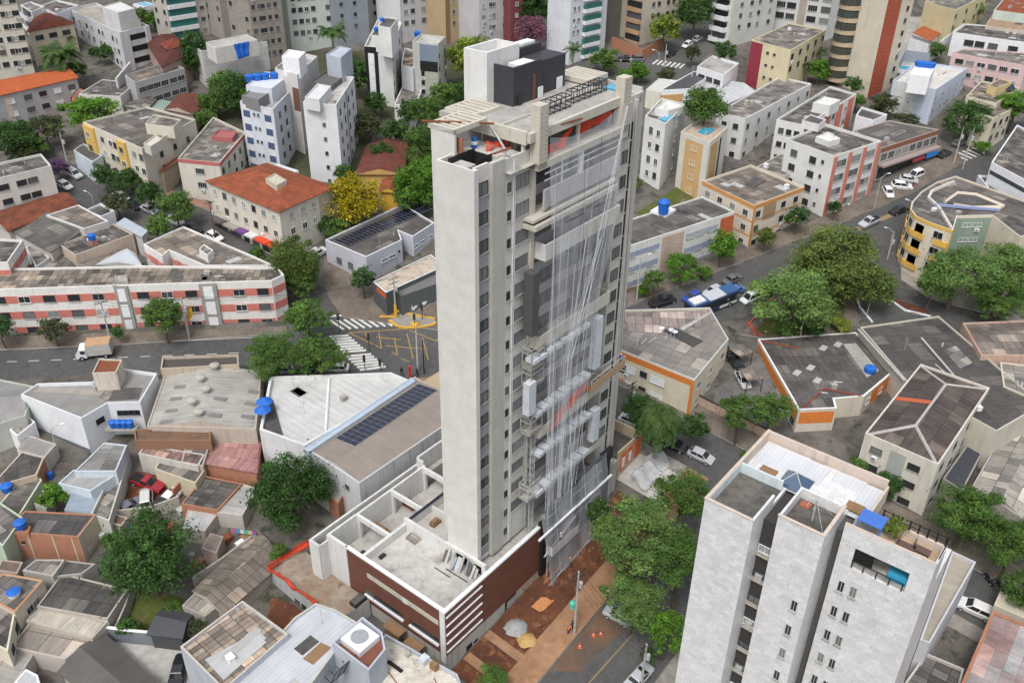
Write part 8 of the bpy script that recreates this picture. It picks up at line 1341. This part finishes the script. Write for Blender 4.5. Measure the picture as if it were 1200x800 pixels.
# ---------------------------------------------------------------- people
def person(x, y, face, label, top, legs, h=1.72, hair=(.02, .015, .012), hat=None, pose='stand', P=None):
    P = P or AG(x, y, .16); k = h / 1.72; me = bpy.data.meshes.new('person'); V = []; E = []; Rr = []
    def J(v, r, p=None):
        V.append(tuple(c * k for c in v)); Rr.append(r * k); i = len(V) - 1
        if p is not None: E.append((p, i))
        return i
    st = .16 if pose == 'walk' else .02; bend = .35 if pose == 'bend' else 0
    pel = J((0, 0, .95 - bend * .5), .145); ch = J((bend * .7, 0, 1.22 - bend * .6), .15, pel); nb = J((bend * 1.1, 0, 1.42 - bend * .75), .12, ch); nk = J((bend * 1.25, 0, 1.5 - bend * .75), .055, nb); hd = J((bend * 1.4 + .01, 0, 1.6 - bend * .75), .095, nk); J((bend * 1.45, 0, 1.7 - bend * .75), .075, hd)
    for s in (-1, 1):
        hp = J((0, s * .09, .88 - bend * .5), .1, pel); kn = J((s * st + .04 + bend * .5, s * .1, .5 - bend * .15), .068, hp); an = J((s * st * 1.8 - .02, s * .1, .09), .045, kn); J((s * st * 1.8 + .14, s * .11, .04), .04, an)
        sh = J((bend * 1.05, s * .19, 1.4 - bend * .75), .065, nb); el = J((bend * 1.2 - s * st * .6, s * .25, 1.12 - bend * .7), .045, sh); ha = J((bend * 1.5 + .1 - s * st, s * .23, .88 - bend * .6), .035, el); J((bend * 1.5 + .15 - s * st, s * .22, .8 - bend * .6), .03, ha)
    me.from_pydata(V, E, []); o = bpy.data.objects.new('person', me); COL.objects.link(o); o.modifiers.new('s', 'SKIN'); 
    for i, d in enumerate(me.skin_vertices[0].data): d.radius = (Rr[i], Rr[i]); d.use_root = i == 0
    sb = o.modifiers.new('b', 'SUBSURF'); sb.levels = sb.render_levels = 1
    dg = bpy.context.evaluated_depsgraph_get(); m2 = bpy.data.meshes.new_from_object(o.evaluated_get(dg)); bpy.data.objects.remove(o)
    m2.materials.clear(); [m2.materials.append(q) for q in (plain(top), plain(legs), M['skin'], M['black'])]
    zt = (1.5 - bend * .75) * k
    for p in m2.polygons:
        c = p.center; p.use_smooth = True
        p.material_index = 2 if c.z > zt - .03 else 3 if c.z < .1 * k else 1 if c.z < (.98 - bend * .5) * k and abs(c.y) < .185 * k else 2 if abs(c.y) > .19 * k and c.z < (1.08 - bend * .65) * k else 0
    r = bpy.data.objects.new('person', m2); COL.objects.link(r); r.location = P; r.rotation_euler = (0, 0, face); tag(r, label, 'person', 'people in the streets')
    c = Vector((bend * 1.45 * k, 0, (1.655 - bend * .75) * k)); m = MB(); m.lathe(c, [(.11 * k, -.05 * k), (.115 * k, .02 * k), (.09 * k, .08 * k), (.02, .11 * k)], 10); h_ = link_mesh('hard_hat' if hat else 'hair', m.mesh('hair', [plain(hat or hair, .5)]), r, (-.01, 0, 0)); return r
person(711, 700, 1.2, 'pedestrian in white top and black trousers on the orange site pavement', (.6, .6, .6), (.02, .02, .025), pose='walk'); person(665, 742, .4, 'worker in orange vest bending over beside the utility pole', (.55, .12, .03), (.03, .04, .07), hat=(.05, .05, .06), pose='bend'); person(670, 738, 2.4, 'worker in dark blue overalls right behind the utility pole', (.03, .04, .07), (.03, .035, .05))
person(471, 440, 2.0, 'pedestrian in dark clothes crossing near the tower corner', (.02, .02, .03), (.02, .02, .02), pose='walk'); person(489, 441, 1.0, 'pedestrian in black beside the red post', (.03, .02, .02), (.02, .02, .025)); person(1069, 222, 1, 'woman in maroon clothes beside the white off-road car', (.2, .02, .06), (.2, .02, .06), 1.65); person(668, 664, .5, 'site worker in grey with yellow hard hat by the brown wall of the tower foot', (.2, .18, .17), (.08, .08, .1), hat=(.6, .4, .02)); person(0, 0, .8, 'site worker with white hard hat on the netted hanging platform', (.4, .4, .42), (.1, .1, .12), hat=(.7, .7, .7), P=T(20.2, -1.45, 1.75)); person(708, 488, 1, 'site worker in blue with white hard hat on the balcony above the orange parapet', (.05, .12, .4), (.1, .1, .12), hat=(.6, .6, .6), P=T(33.4, -.2, 21.66))
# ---------------------------------------------------------------- poles, lamps, signals, wires
def pole(x, y, tx, ty, label, arms=2, kind='utility_pole', lamp=False, mat='pole', r0=.17):
    B = AG(x, y); zt = up(B, tx, ty); T_ = Vector((B.x, B.y, zt)); r = empty(kind, B, label, 'utility pole' if kind == 'utility_pole' else 'street lamp'); m = MB(); m.bar(B - Z * .3, T_, r0, r2=r0 * .65, n=8); m.build('shaft', [M[mat]], r); tips = []
    ax = Vector((.75, .66, 0)) if arms else None
    for k in range(arms):
        m = MB(); z = zt - .25 - k * .8; c = Vector((B.x, B.y, z)); m.bar(c - ax * 1.0, c + ax * 1.0, .06, n=4); [m.bar(c + ax * d, c + ax * d + Z * .25, .045) for d in (-.9, -.3, .3, .9)]; m.build('cross_arm', [M['darkmetal']], r); tips += [c + ax * d + Z * .25 for d in (-.9, .3, .9)]
    if arms: m = MB(); m.lathe(Vector((B.x + .35, B.y, zt - 2.6)), [(.22, 0), (.25, .1), (.25, .8), (.2, .9)], 10); m.build('transformer', [M['alu']], r)
    if lamp:
        d = Vector((lamp[0], lamp[1], 0)); m = MB(); m.bar(T_ - Z * .3, T_ + d * 1.1 + Z * .5, .05); m.bar(T_ + d * 1.1 + Z * .5, T_ + d * 1.9 + Z * .55, .05); m.build('arm', [M['alu']], r); m = MB(); m.bar(T_ + d * 1.6 + Z * .52, T_ + d * 2.4 + Z * .58, .12, n=6); m.build('lamp_head', [M['white']], r)
    return tips or [T_]
p1 = pole(673, 743, 676, 669, 'tall concrete utility pole on the site pavement'); PR = [o for o in bpy.data.objects if o.get('label') == 'tall concrete utility pole on the site pavement'][0]; m = MB(); m.lathe(PR.location + Vector((-.45, .1, 4.6)), [(.1, -.1), (.36, 0), (.38, .9), (.1, 1.1)], 8); m.build('transformer_cover', [plain((.1, .45, .36), .6)], PR)
p2 = pole(751, 806, 757, 754, 'concrete utility pole at the bottom with white cross arms'); p3 = pole(738, 484, 742, 448, 'dark wooden utility pole in front of the orange band flats', mat='bark'); p4 = pole(130, 401, 119, 353, 'utility pole in front of the striped block, left one', 1); p5 = pole(222, 398, 212, 349, 'utility pole in front of the striped block beside the orange sign', 1); p6 = pole(82, 203, 70, 155, 'utility pole with cross arms below the yellow bay flats', 2)
p7 = pole(1117, 193, 1128, 149, 'utility pole at the upper right crossing, left one', 2); p8 = pole(1128, 198, 1140, 151, 'utility pole at the upper right crossing, right one', 2); p9 = pole(464, 372, 464, 325, 'utility pole with yellow base on the traffic island', 2); p10 = pole(490, 436, 487, 383, 'pale concrete post at the tower corner of the crossing', 0, r0=.2); p11 = pole(1040, 303, 1046, 271, 'utility pole at the foot of the yellow corner block', 1); p12 = pole(253, 282, 250, 236, 'dark utility pole in front of the corner shops', 1, mat='bark'); p13 = pole(28, 138, 22, 112, 'dark utility pole beside the orange tile row house', 1, mat='bark'); p14 = pole(778, 84, 779, 52, 'pale utility pole on the far crossing', 1); p15 = pole(746, 352, 752, 302, 'utility pole in front of the blue tank flats', 0, lamp=(.8, .2)); p16 = pole(497, 438, 495, 398, 'dark post with signal box beside the pale concrete post', 0, mat='darkmetal', r0=.13)
for a in ((318, 300, 306, 281, (-.7, .5), 'street lamp beside the olive tree'), (772, 72, 770, 62, (-.8, .4), 'curved street lamp at the far zebra crossing'), (1070, 250, 1063, 238, (-.7, .6), 'street lamp beside the black sedan'), (1044, 282, 1040, 270, (-.7, .3), 'small street lamp beside the yellow corner block'), (128, 214, 122, 200, (-.7, -.5), 'street lamp below the yellow bay flats'), (936, 402, 932, 372, (.8, .3), 'street lamp among the square bushes'), (1015, 372, 1010, 345, (-.8, .3), 'street lamp at the right of the square'), (69, 534, 62, 502, (.8, .3), 'double street lamp beside the white corner house'), (1024, 245, 1016, 205, (.8, .3), 'tall street lamp in front of the pilaster flats'), (460, 245, 452, 232, (-.7, .3), 'street lamp by the yellow blossom tree'), (110, 240, 103, 229, (-.7, .3), 'short street lamp by the rooftop terrace house')): pole(a[0], a[1], a[2], a[3], a[5], 0, 'street_lamp', a[4], 'alu', .08)
m = MB(); m.bar(AG(464, 372) + Z * .02, AG(464, 372) + Z * 2.6, .3, r2=.26); single(m, 'pole_guard', [M['yellow']], AG(464, 372), 'yellow painted guard round the pole on the traffic island', 'pole guard')
m = MB(); m.bar(AG(481, 445), AG(481, 445) + Z * 2.6, .22); single(m, 'post', [plain((.6, .03, .02))], AG(481, 445), 'bright red post at the tower corner of the crossing', 'post')
for x, y, ty, lab in ((398, 389, 368, 'traffic light at the left of the upper zebra crossing'), (433, 411, 391, 'traffic light between the two zebra crossings'), (486, 381, 368, 'traffic light with yellow foot on the traffic island'), (428, 434, 416, 'traffic light at the lower zebra crossing, left one'), (446, 434, 421, 'traffic light at the lower zebra crossing, right one'), (382, 402, 394, 'traffic light beside the street tree'), (495, 375, 357, 'traffic light in front of the silver cars')):
    B = AG(x, y); zt = up(B, x, ty); r = empty('traffic_light', B, lab, 'traffic light', 'traffic lights at the crossing'); m = MB(); m.bar(B, Vector((B.x, B.y, zt)), .07); m.build('post', [M['darkmetal']], r); m = MB(); m.box(Vector((B.x, B.y, zt)), X_, Y_, -.2, .2, -.34, -.06, -1.0, .1); m.build('signal_head', [M['black']], r); m = MB()
    for k, c in enumerate((0, -.33, -.66)): m.bar(Vector((B.x, B.y - .34, zt - .1 + c)), Vector((B.x, B.y - .36, zt - .1 + c)), .1, k)
    m.build('lens', [plain((.25, .02, .02)), plain((.25, .14, .02)), plain((.02, .15, .06))], r)
    if x == 486: m = MB(); m.lathe(B, [(.7, 0), (.7, .4), (.3, .5)], 12); m.build('foot', [M['yellow']], r)
def wire(A, B, label, sag=1.0, r=.022):
    m = MB(); n = 12; pts = [A.lerp(B, k / n) - Z * sag * 4 * (k / n) * (1 - k / n) for k in range(n + 1)]
    for k in range(n): m.bar(pts[k], pts[k + 1], r, n=3, cap=False)
    single(m, 'power_line', [M['cable']], A, label, 'cable', 'overhead cables')
for k, q in enumerate(zip(p1, p2)): wire(*q, 'overhead cable between the site pole and the bottom pole')
for k, q in enumerate(list(zip(p4, p5))[:2]): wire(*q, 'overhead cable along the front of the striped block')
for q in list(zip(p5, p9))[:3]: wire(*q, 'overhead cable from the striped block to the traffic island pole', 1.5)
for q in list(zip(p7, p11))[:2]: wire(*q, 'overhead cable from the upper right crossing to the yellow corner block', 1.2)
for q in list(zip(p6, p12))[:2]: wire(*q, 'overhead cable along the upper left street', 1.2)
for q in list(zip(p3, p1))[:2]: wire(*q, 'overhead cable from the wooden pole to the site pole', 1.5)
m = MB(); b = AG(224, 381, 0); v = [AG(225, 381, .2), AG(228, 368, .2) + Z * 0, AG(227, 364, 0) + Z * 2.2, AG(222, 372, 0) + Z * 1.2]
B = AG(223, 394); r = empty('sign', B, 'orange yellow tilted banner sign in front of the striped block', 'sign'); m = MB(); m.bar(B, B + Z * 6, .06); m.build('post', [M['alu']], r); m = MB(); q = [B + Z * 2.6, B + Z * 4.0, B + Vector((1.1, 0, 6.0)), B + Vector((1.2, 0, 4.2))]; m.face(q); m.face([c + Vector((0, .04, 0)) for c in q][::-1]); m.build('banner', [plain((.6, .33, .03))], r)
m = MB(); c = T(8.5, -3, 0); c.z = gz(c) + .03
def heap(a, b, rx, hh, mat, name, label, cat, seed):
    c = T(a, b, 0); c.z = gz(c) + .02; rnd = random.Random(seed); m = MB(); n = 18; rings = []
    for j, (rr, hz_) in enumerate(((1, 0), (.8, .35), (.5, .75), (.2, .97), (.02, 1))): rings.append([c + Vector((math.cos(k * 6.283 / n) * rx * rr * (1 + rnd.uniform(-.12, .12)), math.sin(k * 6.283 / n) * rx * rr * (1 + rnd.uniform(-.12, .12)), hh * hz_)) for k in range(n)])
    for A, B in zip(rings[:-1], rings[1:]):
        for k in range(n): m.face([A[k], A[(k + 1) % n], B[(k + 1) % n], B[k]], 0, None, True)
    single(m, name, [mat], c, label, cat)
heap(9.8, -2.6, 1.5, .75, ground((.26, .27, .27), (.34, .35, .35), .6, 3), 'gravel_heap', 'grey gravel heap on the red soil in front of the podium', 'gravel heap', 1); heap(9.3, -4.6, 1.25, .6, ground((.42, .27, .1), (.5, .34, .15), .6, 3), 'sand_heap', 'yellow sand heap beside the grey gravel heap', 'sand heap', 2)
for k, (a, b, lab) in enumerate(((12.6, -10.2, 'orange traffic cone at the excavated kerb, the one nearest the podium'), (14.9, -10.6, 'orange traffic cone at the excavated kerb, the middle one'), (15.6, -11.2, 'orange traffic cone at the excavated kerb, the one nearest the tree'))):
    c = T(a, b, 0); c.z = gz(c) + .03; r = empty('traffic_cone', c, lab, 'traffic cone', 'traffic cones by the site'); m = MB(); m.lathe(c, [(.17, .04), (.03, .75)], 10); m.build('cone', [M['tarp_orange']], r); m = MB(); m.box(c, X_, Y_, -.22, .22, -.22, .22, 0, .04); m.build('base', [M['tarp_orange']], r); m = MB(); m.lathe(c, [(.128, .25), (.1, .42)], 10); m.build('band', [M['white']], r)
m = MB(); c = T(14.4, -3.0, 0); c.z = gz(c) + .12; m.box(c, DA, DB, -1.2, 1.2, -.7, .7, 0, .06); m.box(c, DA, DB, -.9, 1.4, -.9, -.72, .0, .1); single(m, 'plank_sheet', [plain((.55, .24, .1))], c, 'orange plywood sheet lying on the red soil', 'plywood')
for k, (p, q, lab) in enumerate((((17.0, -1.4), (20, -1.6), 'timber prop lying at the lower end of the netting'), ((12.2, -4.9), (11.0, -5.2), 'short timber prop standing at the edge of the soil strip'))): c, d = T(*p, 0), T(*q, 0); c.z = gz(c) + .15; d.z = gz(d) + (.2 if k == 0 else 1.4); m = MB(); m.bar(c, d, .09, n=4); single(m, 'timber_prop', [plain((.4, .2, .12))], c, lab, 'timber')
# orange panelled low building and loose netting on the forecourt right of the tower
r = empty('site_office', T(37.8, 2, -1), 'roofless low building with orange panels right of the tower foot', 'building')
for nm, mt, bx in (('wall', C(.5, .42, .3), ((37.7, 44, 1.2, 1.45, -2, 4.2), (43.75, 44, 1.45, 6.5, -2, 4.2), (37.7, 44, 6.5, 6.75, -2, 4.2))), ('panel', plain((.6, .16, .06), .8), ((38.2, 39.6, 1.12, 1.19, .5, 3.6), (40, 41.4, 1.12, 1.19, .8, 3.6), (41.9, 43.6, 1.12, 1.19, .6, 3.6))), ('white_panel', M['white'], ((38.6, 39.3, 1.06, 1.115, .9, 2.6), (40.4, 41.1, 1.06, 1.115, 1, 2.6))), ('floor', M['yard'], ((37.7, 43.7, 1.46, 6.48, 2, 2.4),))):
    m = MB(); [tb(m, *b) for b in bx]; m.build(nm, [mt], r)
cloth(T(37.5, -1.5, 3.2), T(44.6, -1.8, 3.4), T(44.6, -1.0, .6), T(37.5, -1.0, .2), 'debris_net', netting((.62, .63, .65), .55), 'pale loose net fence hung across the forecourt right of the tower', 'net', sag=.3, seed=31); cloth(T(37.6, -1.0, 2.2), T(44.8, -1.3, 1.9), T(44.8, -3.5, .2), T(37.6, -3.5, -.2), 'debris_net', netting((.58, .6, .62), .5), 'second pale net lying slack on the forecourt below the loose net fence', 'net', sag=.3, wrinkle=.25, seed=32)
# rooftop oddments: dishes and boxes
for k in range(3): pass
